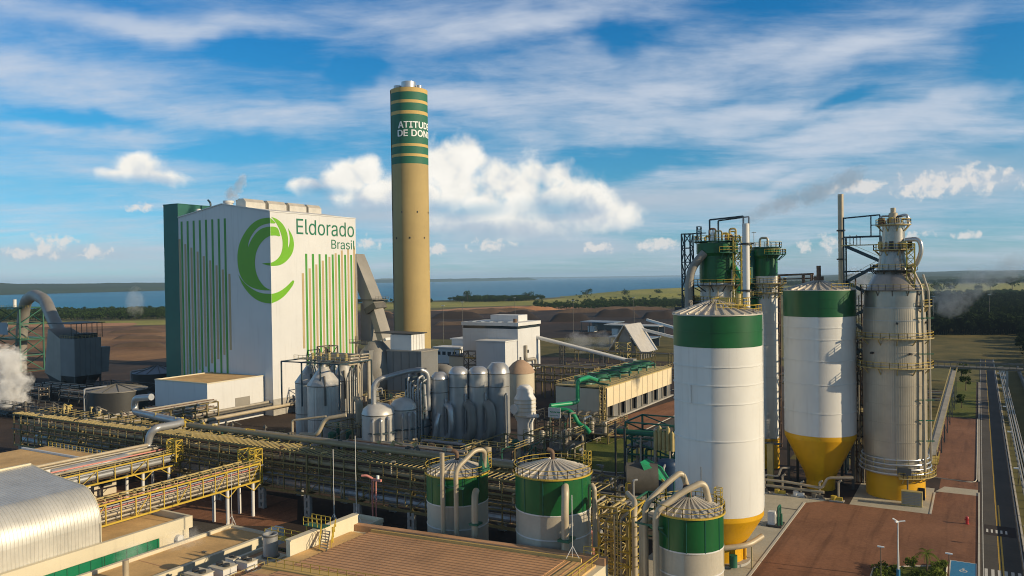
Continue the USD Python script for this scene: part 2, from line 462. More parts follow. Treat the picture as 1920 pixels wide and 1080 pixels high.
mat("hood_metal", (0.62, 0.60, 0.54), 0.38, 0.5, streak=0.28, var=0.12, patch=0.35)
mat("gray_cladding", (0.155, 0.155, 0.148), 0.6, 0.0, streak=0.3, var=0.12)
mat("duct_gray", (0.26, 0.24, 0.205), 0.55, 0.2, streak=0.35, var=0.15)
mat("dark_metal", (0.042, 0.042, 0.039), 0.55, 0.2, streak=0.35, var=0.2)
mat("steel_blue", (0.022, 0.045, 0.055), 0.5, 0.0, streak=0.25, var=0.15)
mat("steel_gray", (0.11, 0.102, 0.085), 0.6, 0.2, streak=0.3, var=0.2, patch=0.6)
mat("rack_steel", (0.17, 0.130, 0.045), 0.6, 0.0, streak=0.35, var=0.2, patch=0.5)
mat("rung_steel", (0.40, 0.31, 0.12), 0.6, 0.0, streak=0.25, var=0.15, patch=0.5)
mat("pipe_lagging", (0.38, 0.34, 0.27), 0.45, 0.4, streak=0.2, var=0.15, patch=0.6)
mat("pipe_beige", (0.42, 0.35, 0.24), 0.5, 0.15, streak=0.25, var=0.12, patch=0.4)
mat("pipe_rust", (0.13, 0.078, 0.048), 0.7, 0.1, streak=0.3, var=0.2, patch=0.6)
mat("pipe_pink", (0.55, 0.22, 0.18), 0.5, streak=0.2, var=0.1)
mat("red_paint", (0.45, 0.03, 0.03), 0.45, streak=0.15, var=0.1)
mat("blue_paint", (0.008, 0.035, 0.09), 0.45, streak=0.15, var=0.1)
mat("tan_roof", (0.60, 0.38, 0.155), 0.85, streak=0.0, var=0.24, patch=0.14, fine=0.2)
mat("rib_roof", (0.50, 0.275, 0.135), 0.7, streak=0.0, var=0.22, patch=0.16, fine=0.16)
mat("rib_seam", (0.455, 0.248, 0.122), 0.65, streak=0.0, var=0.1, patch=0.3)
mat("parapet", (0.58, 0.515, 0.37), 0.75, streak=0.25, var=0.06)
mat("concrete", (0.36, 0.34, 0.30), 0.85, streak=0.3, var=0.15, patch=0.3, fine=0.2)
mat("slab_concrete", (0.43, 0.385, 0.29), 0.85, streak=0.0, var=0.12, patch=0.2, fine=0.2)
mat("curb_concrete", (0.50, 0.46, 0.38), 0.8, streak=0.0, var=0.1, fine=0.15)
mat("crown_metal", (0.36, 0.32, 0.27), 0.30, 0.72, streak=0.25, var=0.12, patch=0.4, bump=0.15, bump_scale=1.0)
mat("pipe_olive", (0.27, 0.215, 0.115), 0.5, 0.1, streak=0.3, var=0.15, patch=0.4)
mat("dome_brown", (0.36, 0.24, 0.155), 0.75, streak=0.2, var=0.12, patch=0.3, fine=0.1)
mat("tank_metal", (0.52, 0.50, 0.455), 0.40, 0.28, streak=0.25, var=0.12, patch=0.3, bump=0.1, bump_scale=1.2)
mat("dark_opening", (0.02, 0.02, 0.02), 0.9, streak=0.0, var=0.1)
mat("asphalt", (0.068, 0.057, 0.043), 0.85, streak=0.0, var=0.25, patch=0.08, fine=0.3)
mat("lane_yellow", (0.72, 0.42, 0.03), 0.7, streak=0.0, var=0.15, fine=0.3)
mat("lane_white", (0.60, 0.58, 0.52), 0.7, streak=0.0, var=0.1, fine=0.2)
mat("parking_blue", (0.03, 0.20, 0.38), 0.6, streak=0.0, var=0.1, fine=0.2)
mat("soil", (0.16, 0.082, 0.040), 0.95, streak=0.0, var=0.4, patch=0.012, fine=0.4)
mat("orange_soil", (0.42, 0.20, 0.085), 0.95, streak=0.0, var=0.25, patch=0.02, fine=0.25)
mat("bark", (0.026, 0.016, 0.012), 0.95, streak=0.0, var=0.35, patch=0.03, fine=0.5, bump=0.6, bump_scale=0.8)
mat("log_wood", (0.12, 0.075, 0.045), 0.9, streak=0.0, var=0.3, patch=0.05, fine=0.4)
mat("trunk_bark", (0.12, 0.085, 0.06), 0.9, streak=0.0, var=0.2)
mat("glass_dark", (0.03, 0.04, 0.045), 0.12, 0.0, streak=0.0, var=0.1)
mat("blue_roof", (0.20, 0.25, 0.30), 0.5, 0.3, streak=0.1, var=0.1)


def ground_mat(name, cols, scale, rough=0.95, scale2=None, block=None, fine=0.3, stain=0.0):
    """Ground whose colour wanders between the given stops at two scales; block adds fine paving joints."""
    N = {"g": ("geometry", {}), "n1": ("noise_texture", {"scale": scale, "detail": 8.0, "roughness": 0.62, "distortion": 0.4}),
         "r1": ("rgb_ramp", {"ramp": [(0.25 + 0.5 * i / (len(cols) - 1), c) for i, c in enumerate(cols)]}),
         "n2": ("noise_texture", {"scale": scale2 or scale * 25, "detail": 6.0, "roughness": 0.7}),
         "r2": ("rgb_ramp", {"ramp": [(0.3, (1 - fine,) * 3), (0.7, (1.0,) * 3)]}),
         "m": ("mix_color", {"blend_type": "multiply", "fac": 1.0}),
         "p": ("principled_bsdf", {"roughness": rough, "specular_ior_level": 0.25})}
    L = [("g.position", "n1.vector"), ("n1.fac", "r1.fac"), ("g.position", "n2.vector"), ("n2.fac", "r2.fac"), ("r1.color", "m.a"), ("r2.color", "m.b")]
    out = "m.result"
    if block:
        N["bt"] = ("brick_texture", {"color1": (1, 1, 1), "color2": (0.82, 0.80, 0.78), "mortar": (0.6, 0.58, 0.55), "scale": 1.0, "brick_width": block, "row_height": block / 2, "mortar_size": 0.012})
        N["m2"] = ("mix_color", {"blend_type": "multiply", "fac": 0.6})
        L += [("g.position", "bt.vector"), (out, "m2.a"), ("bt.color", "m2.b")]
        out = "m2.result"
    if stain:                                                  # tyre tracks along the drive lines and spilt patches
        N["mp"] = ("mapping", {"scale": (0.55, 0.035, 1)})
        N["ns"] = ("noise_texture", {"scale": 1.0, "detail": 5.0, "roughness": 0.6, "distortion": 0.6})
        N["np"] = ("noise_texture", {"scale": 0.11, "detail": 5.0, "roughness": 0.7})
        N["rs"] = ("map_range", {"range_type": "smoothstep", "from_min": 0.45, "from_max": 0.72, "to_min": 1.0, "to_max": 1.0 - stain, "clamp": True})
        N["rp"] = ("map_range", {"range_type": "smoothstep", "from_min": 0.55, "from_max": 0.75, "to_min": 1.0, "to_max": 1.0 - stain, "clamp": True})
        N["ms"] = ("math", {"math_type": "multiply"})
        N["mc"] = ("mix_color", {"blend_type": "multiply", "fac": 1.0})
        L += [("g.position", "mp.vector"), ("mp.vector", "ns.vector"), ("g.position", "np.vector"), ("ns.fac", "rs.value"), ("np.fac", "rp.value"), ("rs.result", "ms.value1"), ("rp.result", "ms.value2"), (out, "mc.a"), ("ms.value", "mc.b")]
        out = "mc.result"
    L.append((out, "p.base_color"))
    MAT[name] = usdkit.material(stage, f"/World/Looks/{name}", N, L, surface="p.BSDF")


ground_mat("terrain", [(0.045, 0.055, 0.014), (0.10, 0.10, 0.03), (0.17, 0.15, 0.05), (0.14, 0.085, 0.045)], 0.004)
ground_mat("field", [(0.16, 0.18, 0.03), (0.29, 0.28, 0.055), (0.40, 0.35, 0.09)], 0.006)
ground_mat("yard_soil", [(0.05, 0.028, 0.016), (0.15, 0.078, 0.036), (0.27, 0.145, 0.062), (0.40, 0.22, 0.09)], 0.014)
ground_mat("dark_soil", [(0.016, 0.012, 0.010), (0.035, 0.022, 0.016), (0.075, 0.040, 0.026)], 0.012)
ground_mat("lawn", [(0.05, 0.085, 0.010), (0.13, 0.15, 0.022), (0.17, 0.155, 0.035)], 0.09, fine=0.45)
ground_mat("dry_grass", [(0.06, 0.062, 0.016), (0.13, 0.11, 0.028), (0.22, 0.165, 0.05)], 0.05, fine=0.4)
ground_mat("red_paving", [(0.185, 0.088, 0.048), (0.27, 0.125, 0.066), (0.33, 0.16, 0.088)], 0.06, 0.85, block=0.4, stain=0.34)
ground_mat("yard_paving", [(0.026, 0.020, 0.016), (0.050, 0.034, 0.025), (0.095, 0.060, 0.042)], 0.05, 0.9)
ground_mat("hill_forest", [(0.018, 0.040, 0.014), (0.035, 0.065, 0.022), (0.06, 0.085, 0.03)], 0.004, scale2=0.03, fine=0.5)
ground_mat("hill_field", [(0.06, 0.09, 0.03), (0.16, 0.17, 0.06), (0.22, 0.20, 0.09)], 0.002)


def leaf_mat(name, lo, hi):
    N = {"oi": ("object_info", {}), "g": ("geometry", {}), "n": ("noise_texture", {"scale": 0.35, "detail": 3.0}),
         "a": ("math", {"math_type": "multiply_add", "value2": 0.5, "value3": 0.0}), "r": ("rgb_ramp", {"ramp": [(0.2, lo), (0.9, hi)]}),
         "ad": ("math", {"math_type": "add"}), "d": ("diffuse_bsdf", {}), "t": ("translucent_bsdf", {}), "m": ("mix_closure", {"fac": 0.3})}
    L = [("g.position", "n.vector"), ("oi.random", "a.value1"), ("n.fac", "ad.value1"), ("a.value", "ad.value2"), ("ad.value", "r.fac"),
         ("r.color", "d.color"), ("r.color", "t.color"), ("d.BSDF", "m.closure1"), ("t.BSDF", "m.closure2")]
    MAT[name] = usdkit.material(stage, f"/World/Looks/{name}", N, L, surface="m.closure")


leaf_mat("leaf_dark", (0.016, 0.034, 0.010), (0.045, 0.075, 0.020))
leaf_mat("leaf_mid", (0.030, 0.055, 0.012), (0.085, 0.115, 0.028))
leaf_mat("leaf_palm", (0.05, 0.10, 0.012), (0.16, 0.20, 0.04))
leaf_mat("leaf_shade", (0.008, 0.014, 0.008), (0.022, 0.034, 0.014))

# lake: rippled water
MAT["water"] = usdkit.material(stage, "/World/Looks/water", {
    "g": ("geometry", {}), "mp": ("mapping", {"scale": (0.05, 0.12, 1)}), "n": ("noise_texture", {"scale": 1.0, "detail": 6.0, "roughness": 0.7}),
    "b": ("bump", {"strength": 0.6, "distance": 1.2}), "mp2": ("mapping", {"scale": (0.0006, 0.0025, 1)}), "n2": ("noise_texture", {"scale": 1.0, "detail": 4.0}),
    "r": ("rgb_ramp", {"ramp": [(0.35, (0.001, 0.130, 0.260)), (0.65, (0.003, 0.165, 0.300))]}),
    "p": ("principled_bsdf", {"roughness": 0.35, "ior": 1.33, "specular_ior_level": 0.06})},
    [("g.position", "mp.vector"), ("mp.vector", "n.vector"), ("n.fac", "b.height"), ("b.normal", "p.normal"), ("g.position", "mp2.vector"), ("mp2.vector", "n2.vector"),
     ("n2.fac", "r.fac"), ("r.color", "p.base_color")], surface="p.BSDF")


def vapour(name, color, density, balls, scale, thr=0.62):
    """Steam: billowing noise inside soft ellipsoids (centre, half sizes, turn about z, tilt), thinning out to nothing at their edges."""
    N = {"g": ("geometry", {}), "n": ("noise_texture", {"scale": scale, "detail": 5.0, "roughness": 0.62, "distortion": 0.5}), "v": ("principled_volume", {"color": color, "anisotropy": -0.4}),
         "add": ("math", {"math_type": "multiply_add", "value2": 2.4}), "r": ("map_range", {"range_type": "smoothstep", "from_min": thr, "from_max": thr + 0.50, "to_min": 0.0, "to_max": density, "clamp": True})}
    L = [("g.position", "n.vector"), ("n.fac", "add.value1"), ("add.value", "r.value"), ("r.result", "v.density")]
    last = None
    for i, (c, h, rz, ry) in enumerate(balls):
        N[f"m{i}"] = ("mapping", {"mapping_type": "texture", "location": c, "rotation": (0, ry, rz), "scale": h})
        N[f"s{i}"] = ("gradient_texture", {"gradient_type": "spherical"})
        L += [("g.position", f"m{i}.vector"), (f"m{i}.vector", f"s{i}.vector")]
        if last:
            N[f"x{i}"] = ("math", {"math_type": "maximum"})
            L += [(last, f"x{i}.value1"), (f"s{i}.fac", f"x{i}.value2")]
            last = f"x{i}.value"
        else:
            last = f"s{i}.fac"
    L.append((last, "add.value3"))
    MAT[name] = usdkit.material(stage, f"/World/Looks/{name}", N, L, volume="v.volume")

# ---------------------------------------------------------------- ground, lake, far shore
def CF(px, f):
    """A bearing (as the photograph's column) and a distance along the view axis, as mill coordinates."""
    r = (px - 960) / 1493 * f
    return (r * math.cos(YAW) - f * math.sin(YAW), r * math.sin(YAW) + f * math.cos(YAW))


def rough_line(pts, amp, step, seed):
    """A polyline whose run between the points is broken up."""
    out = []
    for i, ((x0, y0), (x1, y1)) in enumerate(zip(pts[:-1], pts[1:])):
        L = math.hypot(x1 - x0, y1 - y0)
        n = max(1, int(L / step))
        for k in range(n):
            t = k / n
            x, y = x0 + (x1 - x0) * t, y0 + (y1 - y0) * t
            j = (meshkit.fbm(np.array([[x / (step * 4), y / (step * 4), seed]]), 3, seed)[0] - 0.5) * 2 * amp * min(1.0, 4 * t + 0.3)
            out.append((x - (y1 - y0) / L * j, y + (x1 - x0) / L * j))
    out.append(pts[-1])
    return out


near_shore = rough_line([CF(*p) for p in [(-2600, 1300), (-400, 1180), (0, 1270), (300, 1310), (560, 1480), (760, 1640), (860, 1680), (1000, 1660), (1100, 1900), (1200, 2200), (1290, 2600), (1380, 3400), (1450, 5200), (1475, 9000), (1482, 29500)]], 45, 60, 3)
far_shore = rough_line([CF(*p) for p in [(1000, 29500), (1000, 14500), (930, 12900), (670, 11800), (420, 5600), (300, 4700), (0, 3750), (-400, 3500), (-2600, 3300)]], 120, 250, 5)
lake_poly = Polygon(near_shore + far_shore).buffer(0)
disc = Polygon([(30000 * math.cos(a), 30000 * math.sin(a)) for a in np.linspace(0, 2 * math.pi, 181)[:-1]])
land = disc.difference(lake_poly)
land = max(getattr(land, "geoms", [land]), key=lambda g: g.area) if land.geom_type == "Polygon" else land
single("ground", B().sheet(land, 0.0), "terrain", kind="structure", label="grassy land reaching from the mill to the horizon")
single("lake", B().sheet(lake_poly.buffer(40).intersection(disc), -1.2), "water", kind="structure", label="wide blue lake behind the mill")


def ridge(name, mat_, line, depth, h, seed, label, rough=1.0):
    """A long wooded rise along a line, with its back slope."""
    line = np.array(rough_line(line, 0, 90, seed))
    nrm = line / np.linalg.norm(line, axis=1, keepdims=True)
    m = 9
    V = []
    for j, t in enumerate(np.linspace(0, 1, m)):
        p = line + nrm * (depth * t)
        prof = [0.0, 0.42, 0.55, 0.66, 0.8, 0.93, 1.0, 0.9, 0.0][j]
        z = h * prof * (0.55 + 0.9 * meshkit.fbm(np.column_stack([p / 900, np.full(len(p), j * 0.3)]), 3, seed))
        z = z + (rough * 9 * (meshkit.noise(np.column_stack([p / 55, np.full(len(p), 2.0)]), seed + 3)) if 0 < j < m - 1 else 0)
        k_ = np.arange(len(p)); z = z * np.clip(np.minimum(k_, len(p) - 1 - k_) / min(6, len(p) / 3), 0, 1)
        V.append(np.column_stack([p, z - np.where((z < 0.02) | (j in (0, m - 1)), 0.8, 0)]))
    n = len(line)
    f = [[j * n + i, j * n + i + 1, (j + 1) * n + i + 1, (j + 1) * n + i] for j in range(m - 1) for i in range(n - 1)]
    f = np.array(f)
    single(name, B().add(np.vstack(V), np.vstack([f[:, [0, 1, 2]], f[:, [0, 2, 3]]])), mat_, kind="structure", label=label, smooth=True)


ridge("far_shore", "hill_forest", [CF(*p) for p in [(-2600, 3300), (-400, 3500), (0, 3760), (300, 4700), (420, 5600)]], 1500, 42, 21, "dark wooded shore across the lake at the left")
ridge("far_shore", "hill_field", [CF(*p) for p in [(640, 12000), (740, 12100), (840, 12500)]], 3200, 62, 22, "pale farmland shore far across the lake", 0.3)
ridge("far_shore", "hill_forest", [CF(*p) for p in [(640, 11700), (740, 11800), (930, 12800), (1010, 14500)]], 500, 40, 23, "low wooded point far across the lake", 1.0)
ridge("far_shore", "hill_forest", [CF(*p) for p in [(940, 27000), (1200, 27500), (1500, 28000)]], 1500, 46, 24, "faint far coast on the horizon")
ridge("hills", "hill_forest", [CF(*p) for p in [(1470, 5200), (1700, 5200), (2100, 5400), (3200, 5600)]], 6000, 40, 25, "dark forested rise along the right horizon")
ridge("hills", "hill_forest", [CF(*p) for p in [(1466, 3300), (1700, 3000), (2000, 3000), (3200, 3300)]], 900, 14, 26, "dark forest belt behind the bright field at the right")
ridge("hills", "field", [CF(*p) for p in [(1050, 1490), (1120, 1540), (1200, 1600), (1300, 1700), (1480, 1850)]], 420, 13, 27, "grassy rise with scattered trees by the lake", 0.15)

LEV = [0.0]


def sheet(name, poly, mat_, label, z=None, kind="structure"):
    LEV[0] += 0.004
    return single(name, B().sheet(poly, LEV[0] if z is None else z), mat_, label=label, kind=kind)


def zone(pts, amp=14, step=25, seed=1):
    return Polygon(rough_line([CF(*p) for p in pts + pts[:1]], amp, step, seed)).buffer(0)


sheet("field", zone([(-300, 820), (340, 860), (340, 960), (-300, 960)], seed=2), "field", "strip of yellow-green grass before the left lake shore", 0.02)
sheet("orange_soil", zone([(-60, 850), (120, 845), (245, 850), (250, 905), (150, 915), (-60, 880)], 12, 20, 3), "orange_soil", "bare orange soil by the left lake shore", 0.05)
sheet("log_yard", zone([(-300, 330), (330, 330), (560, 330), (560, 840), (340, 850), (-300, 820)], seed=4), "yard_soil", "brown bare soil of the log yard left of the boiler house", 0.03)
sheet("log_yard", zone([(560, 600), (1000, 590), (1300, 600), (1300, 1080), (1150, 1120), (900, 1120), (560, 1100)], seed=5), "dark_soil", "black bark-strewn soil of the log yard behind the chimney", 0.03)
sheet("orange_soil", zone([(800, 1120), (930, 1080), (1060, 1090), (1110, 1130), (1080, 1230), (960, 1260), (860, 1210)], 12, 20, 6), "orange_soil", "bare orange soil behind the log yard", 0.06)
sheet("field", zone([(560, 1130), (800, 1250), (960, 1290), (1130, 1220), (1300, 1120), (1330, 1700), (1290, 2400), (1180, 2050), (1080, 1760), (990, 1580), (760, 1560), (560, 1400)], 20, 40, 7), "field", "yellow-green grassland along the lake behind the log yard", 0.02)
sheet("field", zone([(1470, 1700), (1700, 1650), (2300, 1600), (2300, 2900), (1700, 2900), (1470, 3000)], 30, 60, 8), "field", "bright yellow-green field at the right horizon", 0.02)
sheet("dry_grass", zone([(990, 395), (1300, 395), (1310, 640), (985, 620)], seed=9), "dry_grass", "dry olive grass behind the cooling tower", 0.02)
sheet("dry_grass", zone([(1700, 385), (2060, 385), (2060, 570), (1700, 570)], 6, 20, seed=10), "dry_grass", "dull olive grass beyond the right pipe bridge", 0.02)
sheet("yard", Polygon([(-420, 40), (6, 40), (6, 372), (-60, 372), (-60, 400), (-420, 400)]), "yard_paving", "dark stained paving between the plant's units", 0.06)
LEV[0] = 0.064
# paving, lawns, slabs and the road at the right
sheet("red_paving", Polygon([(-30, 40), (-0.45, 40), (-0.45, 195.6), (-7.4, 195.6), (-7.4, 182.6), (-8.2, 182.6), (-8.2, 165.8), (-23.2, 165.8), (-30, 165.8)]), "red_paving", "red block paving of the yard before the towers", 0.068)
sheet("red_paving", Polygon([(-9.6, 196.2), (-1.2, 196.2), (-0.9, 199), (-0.9, 279), (-9.6, 279)]), "red_paving", "red block paving strip along the left side of the road", 0.068)
sheet("red_paving", Polygon([(-104, 205), (-84.5, 205), (-84.5, 330), (-90, 330), (-99, 232)]), "red_paving", "red paving strip beside the cooling tower", 0.068)
sheet("red_paving", Polygon([(-165, 96), (-120, 99.5), (-112, 103), (-111, 108), (-121, 118), (-165, 118)]), "red_paving", "red paving under the pipe bridges", 0.068)
sheet("slab", Polygon([(-46, 104), (-29.6, 104), (-29.6, 163), (-24.2, 168.4), (-46, 168.4)]), "slab_concrete", "pale concrete apron around the conical silo", 0.072)
sheet("slab", Polygon([(-22, 165.8), (-8.2, 165.8), (-8.2, 186), (-22, 186)]), "slab_concrete", "concrete plinth slab around the metal tower", 0.072)
sheet("lawn", Polygon([(-14, 110), (-14, 131.6), (-4.6, 137.6), (-4.6, 110)]), "lawn", "small lawn under the palm at the lower right", 0.072, "stuff")
sheet("lawn", Polygon([(-9.5, 281), (-1.2, 281), (-1.2, 372), (-9.5, 372)]), "lawn", "green verge left of the road", 0.072, "stuff")
sheet("dry_grass", Polygon([(-40, 200), (-11, 200), (-11, 372), (-40, 372)]), "dry_grass", "dry grass behind the metal tower", 0.068, "stuff")
sheet("lawn", Polygon([(-92, 168), (-70, 168), (-66, 190), (-70, 206), (-92, 206)]), "lawn", "grass island between the roads behind the tanks", 0.072, "stuff")
sheet("verge", Polygon([(-6.5, 188.6), (-0.45, 188.6), (-0.45, 183.6), (-8.0, 183.6)]), "slab_concrete", "worn concrete crossing between the red paving fields", 0.072)
sheet("road", Polygon([(0, 40), (5.9, 40), (5.9, 470), (0, 470)]), "asphalt", "dark asphalt road running away along the right edge", 0.064)
sheet("road", Polygon([(-84, 128), (-46.5, 128), (-46.5, 172), (-60, 172), (-60, 372), (-83, 372), (-83, 210), (-84, 170)]), "asphalt", "asphalt plant road behind the tanks", 0.066)
sheet("road", Polygon([(-165, 82), (-100, 82), (-100, 99), (-120, 99), (-165, 95)]), "asphalt", "asphalt alley under the pipe bridges", 0.066)
for y0, y1, nm in ((40, 186, "near"), (196, 372, "far")):
    single("kerb", B().box(-0.42, -0.12, y0, y1, 0.05, 0.20), "curb_concrete", kind="structure", label=f"pale kerb along the {nm} stretch of the right road")
single("kerb", B().box(5.9, 6.2, 40, 470, 0.05, 0.20), "curb_concrete", kind="structure", label="kerb on the outer side of the right road")
single("kerb", B().box(-30.0, -29.6, 60, 163, 0.05, 0.17), "curb_concrete", kind="structure", label="kerb between concrete apron and red paving")
single("kerb", B().box(-8.2, -7.9, 165.8, 182.4, 0.05, 0.17), "curb_concrete", kind="structure", label="kerb at the foot of the metal tower")
single("kerb", B().tube([(-14.1, 110, .1), (-14.1, 131.7, .1), (-4.5, 137.8, .1), (-4.5, 110, .1)], .13, 4, bend=.6), "curb_concrete", kind="structure", label="kerb round the small lawn with the palm")
arc = [(-0.9 - 1.6 + 1.6 * math.cos(a), 197.8 - 1.6 + 1.6 * math.sin(a), 0.12) for a in np.linspace(0, -1.57, 8)]
single("kerb", B().tube([(-0.7, 279, 0.12), (-0.7, 197.8, 0.12), *arc, (-9.6, 195.9, 0.12)], 0.12, 4, bend=0.3), "curb_concrete", kind="structure", label="rounded pale kerb at the end of the paving strip")
single("kerb", B().box(-104.3, -104.0, 205, 330, 0.06, 0.2).box(-84.5, -84.2, 205, 330, 0.06, 0.2), "curb_concrete", kind="structure", label="kerbs along the paving beside the cooling tower")
single("kerb", B().tube([(-92, 168, .1), (-70, 168, .1), (-66, 190, .1), (-70, 206, .1), (-92, 206, .1), (-92, 168, .1)], 0.14, 4, bend=4), "curb_concrete", kind="structure", label="kerb round the grass island behind the tanks")
b = B()
b.sheet(sbox(2.36, 40, 2.60, 470), 0.068).sheet(sbox(2.78, 40, 3.02, 178), 0.068)
single("lane_marking", b, "lane_yellow", kind="structure", label="yellow centre lines of the right road")
b = B().sheet(sbox(0.25, 40, 0.35, 470), 0.068).sheet(sbox(5.55, 40, 5.65, 470), 0.068)
single("lane_marking", b, "lane_white", kind="structure", label="pale edge lines of the right road")
for i in range(6):
    single("crossing_stripe", B().sheet(sbox(0.45 + 0.85 * i, 134.6, 0.45 + 0.85 * i + 0.42, 139.2), 0.070), "lane_white", kind="structure", label="white bar of the pedestrian crossing at the lower right")
sheet("speed_table", sbox(0.5, 157.2, 5.2, 163.5), "bark", "dark patch of the raised hump on the road", 0.072)
for i in range(5):
    single("hump_mark", B().sheet(sbox(0.8 + 0.7 * i, 158.8, 1.1 + 0.7 * i, 160.8), 0.076), "lane_white", kind="structure", label="white mark on the road hump")
single("parking_bay", B().sheet(sbox(-4.0, 132.0, -0.7, 140.6), 0.078), "parking_blue", kind="structure", label="blue painted bay at the lower right corner")
b = B()
for z in ((-4.15, -4.0, 132.0, 140.6), (-0.7, -0.55, 132.0, 140.6), (-4.15, -0.55, 140.6, 140.75)):
    b.sheet(sbox(z[0], z[2], z[1], z[3]), 0.079)
cx, cy = -2.3, 136.4
b.sheet(shapely.Point(cx, cy).buffer(0.55).difference(shapely.Point(cx, cy).buffer(0.38)), 0.082).sheet(shapely.Point(cx, cy + 0.95).buffer(0.2), 0.082).sheet(sbox(cx - 0.1, cy, cx + 0.1, cy + 0.75), 0.082)
single("bay_marking", b, "lane_white", kind="structure", label="white outline and emblem of the blue bay")

# ---------------------------------------------------------------- trees
def crown_mesh(seed, h, w, n, tri, trunk=0.25, conical=False):
    """Leaf clumps through an uneven crown, as loose faces."""
    r = np.random.RandomState(seed)
    lobes = [(r.uniform(-.5, .5) * w, r.uniform(-.5, .5) * w, h * r.uniform(.45, .85), w * r.uniform(.28, .5)) for _ in range(7)]
    if conical:
        lobes = [(r.uniform(-.08, .08) * w, r.uniform(-.08, .08) * w, h * t, w * (0.55 - 0.4 * t)) for t in (.3, .45, .6, .75, .9)]
    v, f = [], []
    for i in range(n):
        x, y, z, R = lobes[r.randint(len(lobes))]
        d = r.normal(size=3); d /= np.linalg.norm(d)
        p = np.array([x, y, z]) + d * R * r.uniform(.55, 1.0) * np.array([1, 1, .75])
        a = r.normal(size=3); a /= np.linalg.norm(a)
        c = np.cross(a, r.normal(size=3)); c /= np.linalg.norm(c)
        s = tri * r.uniform(.6, 1.3)
        k = len(v)
        v += [p - a * s, p + c * s * .7, p + a * s, p - c * s * .7]
        f += [[k, k + 1, k + 2], [k, k + 2, k + 3]]
    return np.array(v), np.array(f)


def wood(name, label, pts, hs, leaf, protos, kind="stuff"):
    path = numbered("/World", name)
    pi = UsdGeom.PointInstancer.Define(stage, path)
    rel = pi.CreatePrototypesRel()
    for i, (v, f) in enumerate(protos):
        pp = f"{path}/tree_kind" + (f"_{i:03d}" if i else "")
        usdkit.mesh(stage, pp, (v, f), MAT[leaf])
        rel.AddTarget(pp)
    n = len(pts)
    r = np.random.RandomState(len(pts))
    pi.CreateProtoIndicesAttr(Vt.IntArray.FromNumpy(r.randint(0, len(protos), n).astype(np.int32)))
    pi.CreatePositionsAttr(Vt.Vec3fArray.FromNumpy(np.array(pts, np.float32)))
    ang = r.uniform(0, math.pi, n)
    q = np.zeros((n, 4), np.float16); q[:, 2] = np.sin(ang); q[:, 3] = np.cos(ang)
    pi.CreateOrientationsAttr(Vt.QuathArray.FromNumpy(q))
    pi.CreateScalesAttr(Vt.Vec3fArray.FromNumpy(np.stack([hs * r.uniform(.8, 1.25, n), hs * r.uniform(.8, 1.25, n), hs], 1).astype(np.float32)))
    tags(pi.GetPrim(), label=label, kind=kind)


def scatter(px0, px1, f0, f1, n, seed, keep=None):
    r = np.random.RandomState(seed)
    out = []
    while len(out) < n:
        f = math.sqrt(r.uniform(f0 ** 2, f1 ** 2))
        p = CF(r.uniform(px0, px1), f)
        if keep is None or keep(p, r):
            out.append((*p, 0.0))
    return out


def lump(scale, thr, seed):
    return lambda p, r: meshkit.fbm(np.array([[p[0] / scale, p[1] / scale, seed]]), 3, seed)[0] > thr + r.uniform(-.08, .08)


prot = []
for i in range(4):                                        # one metre tall kinds, scaled where they stand
    v, f = crown_mesh(40 + i, 1.0, 0.62, 150, 0.085)
    t = B().lathe(0, 0, [(0.03, -0.02), (0.022, 0.35), (0.01, 0.7)], 5)
    tv, tf = t.arrays()
    prot.append((np.vstack([v, tv]), np.vstack([f, tf + len(v)])))


def heights(n, a, b, seed):
    return np.random.RandomState(seed).uniform(a, b, n)


def grove(label, px0, px1, f0, f1, n, seed, h0, h1, leaf, keep=None):
    pts = scatter(px0, px1, f0, f1, n, seed, keep)
    wood("wood", label, pts, heights(n, h0, h1, seed + 1), leaf, prot)


on_land = lambda p, r: land.contains(shapely.Point(p))
grove("belt of dark trees along the left lake shore", -120, 330, 985, 1250, 1300, 51, 4, 11, "leaf_dark")
grove("line of shore trees behind the chimney and log yard", 640, 1020, 1500, 1640, 500, 52, 5, 12, "leaf_dark", lambda p, r: on_land(p, r) and lump(90, .45, 3)(p, r))
grove("dark scrubby wood between log yard and grassy rise", 1000, 1330, 1090, 1400, 900, 53, 3, 9, "leaf_dark", lump(120, .44, 4))
grove("shore wood beyond the grassy rise", 1060, 1320, 1850, 2400, 260, 54, 4, 10, "leaf_dark", lambda p, r: on_land(p, r) and lump(160, .5, 5)(p, r))
grove("scattered bushes on the grassy rise by the lake", 1080, 1470, 1450, 2600, 300, 55, 3, 7, "leaf_mid", on_land)
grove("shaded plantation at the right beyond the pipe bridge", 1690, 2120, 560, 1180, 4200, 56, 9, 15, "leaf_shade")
grove("dark scrub before the bright field at the right", 1690, 2150, 1180, 1640, 900, 57, 3, 9, "leaf_dark", lump(150, .46, 6))
grove("dark forest behind the bright field at the right", 1470, 2200, 2900, 3400, 1600, 58, 10, 18, "leaf_dark")
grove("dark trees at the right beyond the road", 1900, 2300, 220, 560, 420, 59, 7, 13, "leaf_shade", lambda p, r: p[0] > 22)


def tree_thing(name, label, x, y, h, w, seed, leaf, cat="tree", group=None):
    t = Thing(name, label, cat, (x, y, 0), group)
    r = np.random.RandomState(seed)
    tr = B().lathe(x, y, [(h * .03, 0), (h * .022, h * .3), (h * .012, h * .62)], 7)
    for k in range(4):
        a = r.uniform(0, 6.28)
        tr.rod((x, y, h * r.uniform(.3, .5)), (x + math.cos(a) * w * .35, y + math.sin(a) * w * .35, h * r.uniform(.6, .8)), h * .009, 5)
    t.part("trunk", tr, "trunk_bark")
    v, f = crown_mesh(seed, h, w, 420, h * .05)
    t.part("crown", B().add(v + [x, y, 0], f), leaf)
    return t


